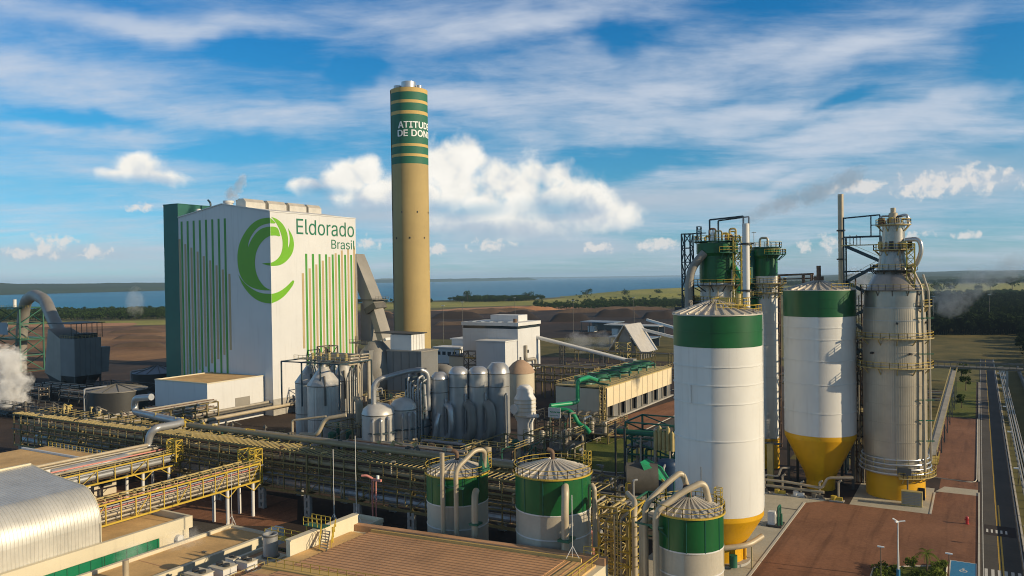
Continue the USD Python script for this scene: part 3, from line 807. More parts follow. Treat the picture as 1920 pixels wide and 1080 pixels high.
for i, (px, f, h, lab) in enumerate([(1898, 1750, 32, "tallest lone tree on the bright field's near edge at the right"), (1857, 1700, 24, "broad lone tree in the middle of the right field's near edge"),
                                     (1835, 1650, 20, "small round tree on the near edge of the right field"), (1783, 1650, 24, "dark tree right of the metal tower's top steam"),
                                     (1757, 1500, 26, "dark tree just right of the metal tower against the field"), (876, 1560, 21, "single tall shore tree just right of the chimney"),
                                     (1100, 1640, 20, "lone tree at the left foot of the grassy rise"), (1172, 1700, 18, "lone tree in the middle of the grassy rise"),
                                     (1235, 1750, 18, "lone tree on the grassy rise just left of the green tower"), (990, 1560, 18, "rounded shore tree above the orange soil")]):
    x, y = CF(px, f)
    tree_thing("tree", lab, x, y, h, h * .72, 300 + i, "leaf_dark")

# ================================================================ large structures, west to east
# ---- boiler house
XE, YS, XW, YN = -203.6, 188.4, -250.6, 230.6
bh = Thing("boiler_building", "tall white boiler house with green swirl emblem across its corner", "building")
body = Polygon([(XE, 0), (XE, 68.3), (-227, 72.1), (XW, 68.6), (XW, 0)])
m = trimesh.creation.extrude_polygon(body, YN - YS, engine="earcut")
v = np.array(m.vertices)
bh.part("wall", B().add(np.column_stack([v[:, 0], YN - v[:, 2], v[:, 1]]), np.array(m.faces)[:, ::-1] if np.linalg.det([[1, 0, 0], [0, 0, -1], [0, 1, 0]]) < 0 else np.array(m.faces)), "white_cladding")
bh.part("corner_trim", B().box(XE - 0.12, XE + 0.06, YS - 0.06, YS + 0.12, 0, 68.2), "white_paint")
bh.part("roof_edge", B().beam((XE + .05, YS - .1, 68.4), (XE + .05, YN, 68.4), .35, .3).beam((XE, YS - .1, 68.45), (-227, YS - .1, 72.25), .35, .3).beam((-227, YS - .1, 72.25), (XW, YS - .1, 68.75), .35, .3), "white_paint")
bh.part("green_tower", B().box(-258.8, XW - .01, YS - .05, 232, 0, 73.5), "dark_green")
bh.part("tower_coping", B().box(-258.9, XW + .08, YS - .15, YS + .2, 73.5, 73.8).box(XW - .2, XW + .08, YS + .2, 232, 73.5, 73.8), "dark_green")


def on_south(poly, d=0.05):
    m = trimesh.creation.extrude_polygon(Polygon(poly), d, engine="earcut")
    v = np.array(m.vertices)
    return B().add(np.column_stack([v[:, 0], YS - v[:, 2], v[:, 1]]), np.array(m.faces))


def on_east(poly, d=0.05):
    m = trimesh.creation.extrude_polygon(Polygon(poly), d, engine="earcut")
    v = np.array(m.vertices)
    return B().add(np.column_stack([XE + v[:, 2], v[:, 0], v[:, 1]]), np.array(m.faces))


bar = lambda u, w, z0, z1: [(u - w, z0), (u + w, z0), (u + w, z1), (u - w, z1)]
for u in (-248.7, -245.4, -242.1, -238.8, -235.5, -232.2, -228.9, -225.7):
    bh.part("green_stripe", on_south(bar(u, .5, 10.6, 67.1)), "stripe_green")
for u, z1, z0 in ((-249.95, 60.8, 10.5), (-246.9, 58.9, 10.8), (-243.6, 57.5, 11.9), (-240.3, 56.0, 13.8), (-237.0, 54.3, 15.1), (-233.7, 52.7, 16.4), (-230.4, 50.9, 18.0), (-227.2, 49.4, 19.6), (-223.9, 47.8, 21.4)):
    bh.part("tan_stripe", on_south(bar(u, .5, z0, z1)), "stripe_tan")
for u in (204.6, 207.9, 211.2, 214.5, 217.9, 221.2, 224.5, 227.8):
    bh.part("green_stripe", on_east(bar(u, .5, 12.0, 54.5)), "stripe_green")
for u, z1, z0 in ((202.9, 47.7, 21.4), (206.2, 49.4, 19.7), (209.5, 50.8, 18.2), (212.8, 52.2, 17.1), (216.2, 53.6, 15.8), (219.5, 55.0, 14.6), (222.8, 56.1, 13.6), (226.2, 56.9, 12.8), (229.5, 57.8, 12.0)):
    bh.part("tan_stripe", on_east(bar(u, .5, z0, z1)), "stripe_tan")


def curvy(p, keep=()):
    """Rounds a traced outline by one corner-cutting pass, twice."""
    p = np.array(p)
    for _ in range(2):
        q = []
        for i in range(len(p)):
            a, b = p[i], p[(i + 1) % len(p)]
            e1, e2 = p[i] - p[i - 1], b - a
            c = (e1 @ e2) / (np.linalg.norm(e1) * np.linalg.norm(e2) + 1e-9)
            if c < 0.55:
                q.append(a)
            else:
                q += [a * .75 + p[i - 1] * .25, a * .75 + b * .25]
        p = np.array(q)
    return p


LOGO_S = [
    [(-203.6, 66.25), (-207.4, 66.2), (-210.6, 65.4), (-213.8, 63.6), (-216.5, 61.0), (-218.5, 58.3), (-219.6, 55.0), (-219.7, 52.0), (-219.1, 48.4), (-217.2, 45.4), (-214.3, 43.5), (-210.6, 42.4), (-207.0, 42.0), (-203.6, 42.0), (-206.5, 43.0), (-208.7, 44.8), (-210.3, 47.0), (-211.1, 49.6), (-211.2, 52.1), (-210.6, 54.7), (-209.2, 56.9), (-207.3, 58.6), (-205.5, 59.6), (-203.6, 60.2), (-203.6, 63.25), (-205.4, 63.2), (-208.0, 62.7), (-210.4, 61.4), (-212.4, 59.5), (-213.8, 57.6), (-214.5, 56.4), (-214.2, 58.1), (-213.3, 59.8), (-211.4, 61.9), (-209.0, 63.4), (-206.4, 64.15), (-203.6, 64.35)],
    [(-219.3, 47.4), (-218.0, 44.7), (-215.9, 42.3), (-213.3, 40.2), (-210.2, 38.6), (-207.1, 37.8), (-203.6, 37.6), (-203.6, 40.8), (-208.1, 41.0), (-211.7, 42.0), (-215.1, 43.7), (-217.5, 45.4)],
    [(-207.8, 51.05), (-205.7, 51.2), (-203.6, 51.2), (-203.6, 50.2), (-206.0, 50.55)]]
LOGO_E = [
    [(188.4, 40.8), (190.5, 41.1), (192.9, 41.9), (195.4, 43.3), (197.4, 44.8), (198.2, 45.3), (198.75, 45.0), (198.4, 43.9), (196.8, 42.2), (194.3, 40.0), (191.4, 38.5), (188.9, 37.8), (188.4, 37.65)],
    [(188.9, 66.5), (191.1, 66.1), (193.4, 64.9), (195.1, 63.1), (196.1, 61.0), (196.3, 58.7), (196.15, 57.2), (196.4, 56.3), (196.9, 58.0), (197.1, 59.9), (196.8, 61.4), (196.3, 63.1), (198.1, 61.0), (198.9, 58.8), (198.9, 56.6), (198.1, 54.5), (196.6, 52.8), (194.3, 51.1), (191.6, 50.2), (188.4, 50.15), (188.4, 51.2), (189.8, 51.6), (191.7, 52.7), (193.1, 54.4), (193.8, 56.8), (193.7, 59.4), (192.8, 61.9), (191.5, 64.1), (190.1, 65.6)],
    [(188.4, 66.1), (188.9, 65.95), (190.1, 65.2), (190.8, 64.6), (190.3, 64.35), (188.4, 64.35)],
    [(188.4, 63.25), (189.6, 63.35), (191.5, 63.1), (192.3, 61.9), (192.7, 60.3), (192.1, 60.1), (190.9, 60.4), (188.4, 60.2)]]
for p in LOGO_S:
    bh.part("emblem", on_south(curvy(p), .07), "logo_green")
for p in LOGO_E:
    bh.part("emblem", on_east(curvy(p), .07), "logo_green")


def east_text(word, y0, y1, z0, h):
    v, f = TXT(word, h, depth=0.08)
    s = (y1 - y0) / (v[:, 0].max() - v[:, 0].min())
    x = (v[:, 0] - v[:, 0].min()) * s + y0
    bh.part("lettering", B().add(np.column_stack([XE + v[:, 2], x, z0 + v[:, 1]]), f), "letter_green")


east_text("Eldorado", 200.2, 229.6, 61.3, 5.3)
east_text("Brasil", 217.3, 230.0, 56.6, 3.3)
b = B()
for i, (y, w) in enumerate(((192, 10), (202.4, 9.6), (212.4, 9.6), (222, 8))):
    pts = [(-216.2, 69.0), (-216.2, 71.2), (-214.9, 72.4), (-212.4, 72.4), (-211.2, 71.2), (-211.2, 69.0)]
    m = trimesh.creation.extrude_polygon(Polygon(pts), w - 1.2, engine="earcut"); v = np.array(m.vertices)
    bh.part("roof_ventilator", B().add(np.column_stack([v[:, 0] - 8, y + v[:, 2], v[:, 1] + 1.6]), np.array(m.faces)[:, ::-1]), "roof_metal")
    if i:
        bh.part("ventilator_joint", B().box(-223.7, -219.7, y - 1.2, y, 70.6, 73.5), "steel_gray")
bh.part("roof_ventilator", B().box(-230, -226, 197, 203, 71.2, 74.4), "pipe_beige")
bh.part("roof_vent", B().cyl(-231.5, 195, 70.4, 74.0, 1.5, 20).cyl(-231.5, 195, 73.2, 74.0, 1.9, 20), "white_paint", 35)
bh.part("roof_vent", B().cyl(-244, 192, 69, 71.6, .9, 16).cyl(-240.5, 193, 69, 71.0, .7, 16), "white_paint", 35)
bh.part("roof_pipe", B().tube([(-246, 199, 69), (-246, 199, 74.5), (-247.4, 199, 75.6)], .35).rod((-245, 199, 69), (-245, 199, 73), .2), "steel_blue")
bh.part("wall_pipe", B().tube([(XE + .5, 230.2, 3), (XE + .5, 230.2, 55)], .18, 6).tube([(XE + .7, 229.4, 3), (XE + .7, 229.4, 24)], .22, 6), "pipe_lagging")
bh.part("wall_ladder", B().rail([(XE + .5, 229.8, 20), (XE + .5, 229.8, 21)], .1, 1, .1), "steel_gray")
bh.part("base_plinth", B().box(XE - .1, XE + .25, YS - .2, YN, 0, 5.5), "concrete")

# ---- annex in front of it
an = Thing("annex_building", "white box annex with a flat tan roof before the boiler house", "building")
an.part("wall", B().box(-233.2, -207.6, 165.3, 187.9, 0, 13.2), "white_cladding")
an.part("roof", B().box(-232.7, -208.1, 165.8, 187.9, 13.2, 13.26), "tan_roof")
an.part("roof_edge", B().box(-233.3, -232.8, 165.2, 187.9, 13.2, 13.55).box(-208.0, -207.5, 165.2, 187.9, 13.2, 13.55).box(-232.8, -208.0, 165.2, 165.7, 13.2, 13.55), "parapet")
an.part("wall_louvre", B().box(-207.62, -207.5, 176, 182, 4.2, 7.4), "duct_gray")

# ---- chimney
CX, CY = -233.0, 303.0
ch = Thing("chimney", "tall tan concrete chimney with a lettered green top", "chimney", (CX, CY, 0))
R0 = lambda z: 8.55 + (z / 134) * 0.2
cyl_band = lambda z0, z1, off=0.0: B().lathe(CX, CY, [(R0(z0) + off, z0), (R0(z1) + off, z1)], 72)
ch.part("shaft", cyl_band(0, 99.0), "chimney_tan", 40)
zs = [99.0, 102.3, 103.6, 107.0, 108.3, 122.0, 123.6, 127.2, 128.6, 132.3]
for i, (a, c) in enumerate(zip(zs[:-1], zs[1:])):
    ch.part("green_band" if i % 2 == 0 else "tan_band", cyl_band(a, c, 0.03 if i % 2 == 0 else 0.04), "chimney_green" if i % 2 == 0 else "band_tan", 40)
ch.part("rim", B().lathe(CX, CY, [(R0(132) + .05, 132.3), (R0(132) + .12, 134.3), (R0(132) + .12, 134.3), (R0(132) - .6, 134.3), (R0(132) - .6, 133.4), (0.01, 133.4)], 72), "band_tan", 40)
for x, y, r, h in ((CX + .6, CY - 1.0, 3.4, 138.2), (CX - 5.0, CY - 2.2, 1.8, 137.0), (CX + 4.9, CY + 1.4, 1.4, 136.6), (CX - 1.0, CY + 4.2, 1.6, 136.9)):
    ch.part("flue", B().lathe(x, y, [(r, 133.4), (r, h), (r, h), (r * .86, h), (r * .86, h - 2)], 28), "bright_metal", 35)
th0 = math.atan2(-CY, -CX)                               # towards the camera


def round_text(word, z0, h, a_start, arc):
    v, f = TXT(word, h, True, 0.10)
    m = trimesh.Trimesh(v, f, process=False).subdivide_to_size(1.2)
    v, f = np.array(m.vertices), np.array(m.faces)
    x = (v[:, 0] - v[:, 0].min()) / (v[:, 0].max() - v[:, 0].min())
    a = th0 + a_start + x * arc
    r = R0(z0) + 0.05 + v[:, 2]
    ch.part("lettering", B().add(np.column_stack([CX + r * np.cos(a), CY + r * np.sin(a), z0 + v[:, 1]]), f), "letter_white")


round_text("ATITUDE", 115.5, 2.9, math.radians(-36), math.radians(116))
round_text("DE DONO", 111.6, 2.9, math.radians(-38), math.radians(124))
for k in range(7):
    ch.part("pour_ring", B().annulus(CX, CY, 13.0 * k + 6, 13.0 * k + 6.05, R0(40) - .3, R0(13.0 * k + 6) + .015, 72), "chimney_tan")
la = [(CX + 8.9 * math.cos(th0 - 1.35 + .06 * k), CY + 8.9 * math.sin(th0 - 1.35 + .06 * k)) for k in (0, 1)]
ch.part("ladder", B().beam((*la[0], 0), (*la[0], 134), .12).beam((*la[1], 0), (*la[1], 134), .12), "steel_gray", kind="stuff")
for k in range(6):
    a = th0 - .9 + .42 * k
    ch.part("beacon", B().box(CX + 8.7 * math.cos(a) - .2, CX + 8.7 * math.cos(a) + .2, CY + 8.7 * math.sin(a) - .2, CY + 8.7 * math.sin(a) + .2, 64 + 12 * (k % 2), 64.8 + 12 * (k % 2)), "dark_metal")
ch.part("lightning_ring", B().annulus(CX, CY, 134.3, 134.42, R0(134) - .3, R0(134) - .1, 48), "steel_gray")

# ---- flue gas ducts and hopper beside the boiler house
du = Thing("flue_duct", "grey inclined flue duct descending from the boiler house's right edge", "duct")
pA, pB_, pC = (-209, 236, 54), (-198.8, 236, 33.5), (-187.5, 232, 12)
du.part("duct", B().beam(pA, pB_, 6.0, 5.0), "duct_gray")
du.part("lower_duct", B().beam(pB_, pC, 4.2, 3.8), "duct_gray")
du.part("joint_flange", B().beam((-199.6, 236, 35.2), (-198.6, 236, 33.2), 6.6, 5.6), "steel_gray")
du.part("joint_flange", B().beam((-193.0, 234, 22.4), (-192.6, 234, 21.5), 4.9, 4.6), "white_paint")
du.part("platform", B().box(-208, -196, 232.5, 240, 37.3, 37.6).rail([(-196, 232.5, 37.6), (-196, 240, 37.6)], 1.1, 2), "steel_gray")
du.part("riser_duct", B().box(-206.2, -201.0, 235.6, 241, 20, 36), "duct_gray")
ho = Thing("hopper_vessel", "big grey domed hopper below the flue duct", "vessel")
ho.part("shell", B().lathe(-181.5, 215, [(0.01, 24.0), (2.6, 23.4), (5.2, 20.4), (6.6, 16.5), (7.1, 13.0), (6.2, 8.6), (4.2, 5.0), (4.2, 0)], 40), "duct_gray", 40)
ho.part("chute", B().hexa([(-178.5, 208, 2), (-176.5, 208, 2), (-176.5, 212, 2), (-178.5, 212, 2), (-181.5, 208.4, 21), (-179.0, 208.4, 21), (-179.0, 212, 21), (-181.5, 212, 21)]), "gray_cladding")
ho.part("platform", B().box(-191, -183, 212, 219, 22.8, 23.1).rail([(-191, 212, 23.1), (-183, 212, 23.1)], 1.1, 2), "steel_gray")
gb = Thing("filter_building", "plain grey clad filter block in front of the chimney's foot", "building")
gb.part("wall", B().box(-175.0, -160.4, 213, 222.5, 0, 20.6), "gray_cladding")
gb.part("roof_edge", B().box(-175.2, -160.2, 212.8, 222.7, 20.6, 21.0), "duct_gray")
for i in range(4):
    gb.part("wall_joint", B().box(-172.4 + 3.4 * i, -172.25 + 3.4 * i, 212.93, 213, 0, 20.5), "steel_gray")
cb = Thing("filter_cabin", "white panelled cabin standing on top of the grey filter block", "cabin")
cb.part("wall", B().box(-174.6, -165.6, 214.5, 222, 21.0, 26.2), "white_paint")
cb.part("roof", B().hexa([(-181.5, 214, 26.5), (-165.2, 214, 26.3), (-165.2, 223, 26.3), (-181.5, 223, 26.5), (-181.5, 214, 26.8), (-165.2, 214, 26.6), (-165.2, 223, 26.6), (-181.5, 223, 26.8)]), "dark_metal")
for i in range(4):
    cb.part("panel_joint", B().box(-165.62, -165.53, 215.6 + 1.6 * i, 215.7 + 1.6 * i, 21.0, 26.5), "duct_gray")
cb.part("side_opening", B().box(-174.8, -174.58, 215, 221.5, 21.2, 26.0), "dark_opening")
el_ = Thing("elbow_duct", "round grey elbow duct at the right of the filter block", "duct")
el_.part("duct", B().tube([(-166, 226, 12.6), (-157.6, 226, 13.2), (-156.4, 226, 2)], 2.6, 20, bend=5), "duct_gray", 40)
el_.part("flange", B().rod((-156.5, 226, 6.0), (-156.45, 226, 5.5), 3.0, 20), "steel_gray")

# ---- white bark building and its neighbours
wb = Thing("white_building", "white two-step process building with a dark window band behind the brown dome", "building")
wb.part("wall", B().box(-220.5, -189, 327, 349, 0, 20.6), "white_cladding")
wb.part("window_band", B().box(-220.2, -189.3, 327.3, 348.7, 20.6, 22.0), "glass_dark")
wb.part("roof", B().box(-221, -188.6, 326.6, 349.4, 22.0, 23.6), "white_paint")
wb.part("rooftop_room", B().box(-211, -195, 338, 347, 23.6, 26.6), "white_cladding")
wb.part("lower_wing", B().box(-205.6, -189.6, 316, 326.98, 0, 15.2), "white_cladding")
wb.part("wing_roof", B().box(-206, -189.2, 315.7, 326.97, 15.2, 15.7), "white_paint")
wb.part("roof_vent", B().cyl(-191.5, 329, 23.6, 25.4, 1.0, 14), "pipe_rust")
wb.part("wall_pipe", B().tube([(-188.2, 333, 12.5), (-188.2, 333, 5.5), (-187.2, 341, 5.5), (-187.2, 341, 1)], .8, 10), "pipe_lagging", 40)
wb.part("door", B().box(-189.02, -188.92, 336, 337.4, 8.5, 10.0), "dark_opening")
for i in range(5):
    wb.part("roof_light", B().box(-219 + 5 * i, -216 + 5 * i, 329, 332, 23.6, 23.9), "blue_roof")
sb = Thing("substation", "low white and blue substation left of the white process building", "building")
sb.part("wall", B().box(-252, -236, 346, 356, 0, 8.2), "white_cladding")
sb.part("roof", B().box(-252.6, -235.4, 345.4, 356.6, 8.2, 8.8), "white_paint")
sb.part("upper_block", B().box(-248, -226, 357, 370, 0, 12.0), "white_cladding")
sb.part("upper_roof", B().box(-249, -223, 356.7, 371, 12.0, 12.6), "white_paint")
for i in range(4):
    sb.part("window", B().box(-250 + 3.4 * i, -247.8 + 3.4 * i, 345.93, 346, 4.6, 6.4), "glass_dark")
tb = Thing("pump_house", "small beige flat roofed pump house with pipework on its roof", "building")
tb.part("wall", B().box(-231, -215, 330, 342, 0, 6.0), "cream_paint")
tb.part("roof", B().box(-231.4, -214.6, 329.6, 342.4, 6.0, 6.5), "dark_metal")
for i in range(5):
    tb.part("roof_pipe", B().tube([(-229 + 3 * i, 332, 6.5), (-229 + 3 * i, 332, 9), (-227.5 + 3 * i, 336, 9), (-227.5 + 3 * i, 336, 6.5)], .22, 6), "rung_steel")
fr = Thing("gangway_tower", "open steel frame with yellow gangways before the white process building", "frame")
fr.part("frame", B().lattice(-214, -207, 318, 322, 0, 10, 3.4, .3), "steel_gray")
fr.part("gangway", B().box(-214, -207, 318, 322, 6.8, 7).rail([(-214, 318, 7), (-207, 318, 7)], 1.1, 2), "safety_yellow")
td = Thing("dome_tank", "beige tank with a brown domed roof below the white process building", "tank", (-137.8, 240, 0))
td.part("shell", B().lathe(-137.8, 240, [(4.75, 0), (4.75, 12.0)], 40), "cream_paint", 40)
td.part("dome", B().lathe(-137.8, 240, [(4.9, 12.0), (4.9, 12.3), (4.1, 13.9), (2.7, 15.4), (1.2, 16.3), (0.01, 16.5)], 40), "dome_brown", 40)
td.part("vent", B().cyl(-137.8, 240, 16.3, 17.4, .35, 10), "steel_gray", 35)
td.part("gangway", B().box(-144.4, -142.6, 238, 242, 12, 12.2).rail([(-144.4, 238, 12.2), (-142.6, 238, 12.2)], 1.1, 2), "steel_gray")

# ---- conical tanks with their pipe bundles, foot of the boiler house
CT = [(-159.2, 161, 4.25, 17.3, 21.4, "leftmost steel cone topped tank at the boiler house's foot"),
      (-148.6, 155, 4.3, 17.8, 22.0, "middle steel cone topped tank, the brightest of three"),
      (-153.6, 168, 3.5, 17.4, 21.8, "right steel cone topped tank half hidden by pipes")]
for x, y, r, z1, z2, lab in CT:
    t = Thing("cone_tank", lab, "tank", (x, y, 0), "cone topped tanks at the boiler house")
    t.part("shell", B().lathe(x, y, [(r, 0), (r, z1)], 72, wave=.006), "tank_metal")
    t.part("cone_roof", B().lathe(x, y, [(r + .12, z1 - .1), (r + .12, z1), (r * .32, z2), (r * .32, z2 + .4), (0.01, z2 + .4)], 40), "tank_metal", 30)
    t.part("seam_ring", B().annulus(x, y, z1 * .5, z1 * .5 + .12, r, r + .05, 40).annulus(x, y, z1 - .3, z1 - .12, r, r + .07, 40), "steel_gray")
    t.part("top_nozzle", B().cyl(x, y, z2 + .4, z2 + 1.5, .5, 12), "tank_metal", 35)
    t.part("side_pipe", B().tube([(x + r * .5, y - r * .5, z2 - 1.8), (x + r * .8, y - r * .75, z1 - 1), (x + r * .8, y - r * .75, z1 - 5)], .28, 8), "steel_gray")
pr = Thing("tank_top_frame", "steel gangway frame crowded with pipes on top of the cone tanks", "frame")
b = B()
for x in (-161.0, -153.6, -147, -140.5):
    for y in (152.0, 164.5):
        b.beam((x, y, 12), (x, y, 23.6), .3)
    b.beam((x, 152.0, 23.6), (x, 164.5, 23.6), .3)
b.beam((-161, 152.0, 23.6), (-140.5, 152.0, 23.6), .3).beam((-161, 164.5, 23.6), (-140.5, 164.5, 23.6), .3)
pr.part("frame", b, "steel_blue")
pr.part("grating", B().box(-161, -154.8, 156.6, 164.5, 23.75, 23.85), "steel_blue")
pr.part("handrail", B().rail([(-161, 156.6, 23.8), (-141, 156.6, 23.8)], 1.1, 1.6).rail([(-161, 164.5, 23.8), (-141, 164.5, 23.8)], 1.1, 1.6), "rung_steel")
for i in range(9):
    z, y = 23.0 + .7 * (i % 4), 156.4 + .85 * i
    x1 = -141.0 - .55 * (i % 5)
    pr.part("pipe", B().tube([(-156 + .5 * i, y, z), (x1, y, z), (x1, y + 3.2, z), (x1, y + 3.2, 2)], .2 + .07 * (i % 3), 7), "pipe_lagging" if i % 3 else "pipe_beige")
for i in range(8):
    x = -146.0 + .74 * i
    pr.part("drop_pipe", B().tube([(x, 160.8 + .1 * (i % 3), 1), (x, 160.8 + .1 * (i % 3), 18.5 + (i * 7 % 5) * .8), (x - .8, 162.4, 20 + (i * 7 % 5) * .8)], .17 + .05 * (i % 2), 6), "pipe_lagging")
for i in range(7):
    pr.part("valve", B().cyl(-155 + 2 * i, 157.5 + (i % 3), 23.8, 25.6, .35, 8).box(-155.5 + 2 * i, -154.5 + 2 * i, 157.4 + (i % 3), 157.6 + (i % 3), 25.2, 25.4), "rung_steel")
single("drain_pipe", B().tube([(-140.6, 158, 14), (-138.6, 157, 14), (-138.6, 157, 3)], .75, 12, bend=2.2), "pipe_beige", "fat beige elbow pipe between the cone tanks and domed tanks", "pipe", smooth=40)
single("drain_pipe", B().tube([(-157, 133, 3), (-150.4, 133, 11.5), (-145.0, 139, 11.5)], .01, 4), "pipe_beige") if False else None
st = Thing("stair_tower", "slim grey stair frame at the right edge of the boiler house", "stairs")
st.part("frame", B().lattice(-199.5, -195.5, 205, 211, 0, 22, 4.4, .25), "steel_gray")
for k in range(5):
    st.part("stair_flight", B().beam((-199, 205.5 if k % 2 else 210.5, 4.4 * k), (-196, 210.5 if k % 2 else 205.5, 4.4 * k + 4.4), 1.0, .15), "steel_gray")

# ---- domed tanks
for i, (x, y, r, z1, z2, lab) in enumerate([(-125.9, 149.6, 3.95, 12.7, 15.2, "front domed steel tank with an arched pipe on its top"), (-123.0, 155.6, 3.3, 13.2, 15.8, "rear domed steel tank with down pipes in front")]):
    t = Thing("domed_tank", lab, "tank", (x, y, 0), "domed steel tanks behind the pipe rack")
    t.part("shell", B().lathe(x, y, [(r, 0), (r, z1)], 48), "tank_metal", 40)
    t.part("dome", B().lathe(x, y, [(r + .06, z1 - .05), (r + .04, z1 + .1), (r * .92, z1 + (z2 - z1) * .45), (r * .65, z1 + (z2 - z1) * .8), (r * .3, z2 - .1), (.01, z2)], 48), "tank_metal", 40)
    t.part("seam_ring", B().annulus(x, y, z1 - .25, z1 - .05, r, r + .08, 48).annulus(x, y, 6.2, 6.3, r, r + .05, 48), "steel_gray")
    for k in range(3):
        a = -1.15 + .42 * k + .2 * i
        px, py = x + (r + .7) * math.cos(a), y + (r + .7) * math.sin(a)
        t.part("down_pipe", B().tube([(x + (r - .6) * math.cos(a), y + (r - .6) * math.sin(a), z1 - 1 + .2 * k), (px, py, z1 - 1 + .2 * k), (px, py, 1)], .34, 8, bend=1.0), "clad_metal", 40)
    t.part("pipe_clamp", B().annulus(x, y, 8.4, 8.6, r + .2, r + 1.0, 24, -1.4, .3).annulus(x, y, 3.4, 3.6, r + .2, r + 1.0, 24, -1.4, .3), "steel_blue")
single("vapour_pipe", B().tube([(-126.4, 148.6, 14.6), (-126.4, 148.6, 20.6), (-121.8, 157, 22.4), (-119.6, 161.5, 22.2), (-119.6, 161.5, 12)], .62, 14, bend=2.4), "clad_metal", "bright arched vapour pipe rising from the front domed tank", "pipe", smooth=40)
single("vapour_pipe", B().tube([(-124.5, 160.6, 10), (-124.5, 160.6, 21.6), (-120.8, 160.9, 22.6), (-119.9, 161, 10)], .6, 12, bend=1.6), "clad_metal", "dull blue pipe loop behind the domed tanks", "pipe", smooth=40)
pt = Thing("pipe_tower", "steel tower wrapped in pipes between the domed tanks and tall evaporators", "tower")
pt.part("frame", B().lattice(-125, -119.8, 159.4, 164.2, 0, 20, 4, .25), "steel_blue")
for i in range(7):
    pt.part("pipe", B().tube([(-124.8 + .8 * i, 159.0, 1), (-124.8 + .8 * i, 159.0, 17 + 1.1 * (i * 3 % 4)), (-124.4 + .8 * i, 162, 18 + 1.1 * (i * 3 % 4))], .24 + .05 * (i % 2), 7), "clad_metal", 40)
pt.part("vessel", B().lathe(-122.6, 163.4, [(1.9, 0), (1.9, 16.5), (1.5, 17.8), (.01, 18.4)], 28), "clad_metal", 40)
pt.part("gangway", B().box(-125.4, -119.4, 159, 164.6, 12, 12.15).rail([(-125.4, 159, 12.15), (-119.4, 159, 12.15)], 1.1, 1.5), "steel_gray")
pt.part("top_gear", B().box(-122.4, -121.4, 161, 162, 20, 21.8).cyl(-120.7, 161.6, 20, 22.6, .5, 10), "dark_metal")

# ---- tall evaporators
EV = [(-118.6, 165, 2.25, 19.6, 21.4, "slimmest and leftmost of the four tall evaporators"), (-114.8, 168, 2.5, 20.8, 22.6, "second tall evaporator with a light loop duct"),
      (-110.7, 171, 2.6, 20.8, 22.5, "third tall evaporator with a wide dark curl of duct"), (-107.0, 174.6, 3.0, 20.6, 23.4, "darkest and rightmost tall evaporator with a rounded head")]
for i, (x, y, r, z1, z2, lab) in enumerate(EV):
    t = Thing("evaporator", lab, "vessel", (x, y, 0), "tall evaporators in a row")
    mt = "clad_metal" if i < 3 else "tower_metal"
    t.part("shell", B().lathe(x, y, [(r * .82, 0), (r * .82, 4), (r, 5.2), (r, z1)], 40), "bright_metal" if i < 3 else "clad_metal", 35)
    t.part("head", B().lathe(x, y, [(r + .05, z1), (r + .03, z1 + .2), (r * .9, z1 + (z2 - z1) * .55), (r * .55, z2 - .15), (.01, z2)], 40), "bright_metal" if i < 3 else "clad_metal", 40)
    t.part("seam_ring", B().annulus(x, y, z1 - .12, z1 + .04, r, r + .1, 40).annulus(x, y, z1 - 3.4, z1 - 3.25, r, r + .08, 40), "steel_gray")
    vx, vy = -.35, -.93
    ox, oy = .94, -.36
    if i:
        s = 1.0 + .12 * i
        c = lambda u, w, z: (x + ox * u * 1.1 + vx * (r + w), y + oy * u * 1.1 + vy * (r + w), z)
        t.part("loop_duct", B().tube([c(-.6, -.6, 12.6 + .4 * s), c(-.6, 1.0, 12.8 + .4 * s), c(1.5 * s, 1.4, 12.2 + .4 * s), c(1.9 * s, 1.4, 8.2), c(1.2 * s, 1.3, 5.0), c(-2.2, 1.3, 4.2)], (0, .8, 1.15, 1.2)[i], 18, bend=3.0), ("clad_metal", "bright_metal", "duct_gray", "duct_gray")[i], 50)
        t.part("sight_door", B().box(x + vx * r - .5, x + vx * r + .5, y + vy * r - .2, y + vy * r + .05, 8.5, 11.5), "tan_roof" if i != 2 else "clad_metal")
    else:
        t.part("loop_duct", B().tube([(x + 1.2, y - 2.2, 11), (x + 1.2, y - 3.2, 9), (x + .6, y - 3.4, 4.2), (x - 2.6, y - 3.6, 3.4)], .7, 14, bend=2.0), "bright_metal", 50)
    t.part("stand", B().rod((x + r * .7, y - r * .7, 0), (x + r * .7, y - r * .7, 4.4), .18, 6).rod((x - r * .7, y - r * .7, 0), (x - r * .7, y - r * .7, 4.4), .18, 6).annulus(x, y, 3.0, 3.2, r, r + .5, 30), "rung_steel")
    t.part("vent_pipe", B().tube([(x + r + .3, y - r * .4, 1), (x + r + .3, y - r * .4, z1 - 5), (x + r - .4, y, z1 - 5)], .22, 7), "clad_metal", 40)
ep = Thing("evaporator_platform", "pipe tangle and gangway under the tall evaporators", "frame")
ep.part("frame", B().lattice(-120, -104, 158.5, 162, 0, 5.0, 2.5, .22), "steel_gray")
for i in range(12):
    x = -119.5 + 1.35 * i
    ep.part("pipe", B().tube([(x, 158 - (i % 3) * .4, .6), (x, 158 - (i % 3) * .4, 3 + (i * 5 % 4) * .8), (x + 1.0, 160.5, 3 + (i * 5 % 4) * .8)], .2 + .08 * (i % 3), 7), ("pipe_lagging", "clad_metal", "pipe_beige")[i % 3], 40)
ep.part("low_drum", B().tube([(-109.6, 160, 2.0), (-103.6, 160, 2.0)], 1.5, 16), "clad_metal", 40)
ep.part("handrail", B().rail([(-120, 158.5, 5.1), (-104, 158.5, 5.1)], 1.1, 1.6), "safety_yellow")

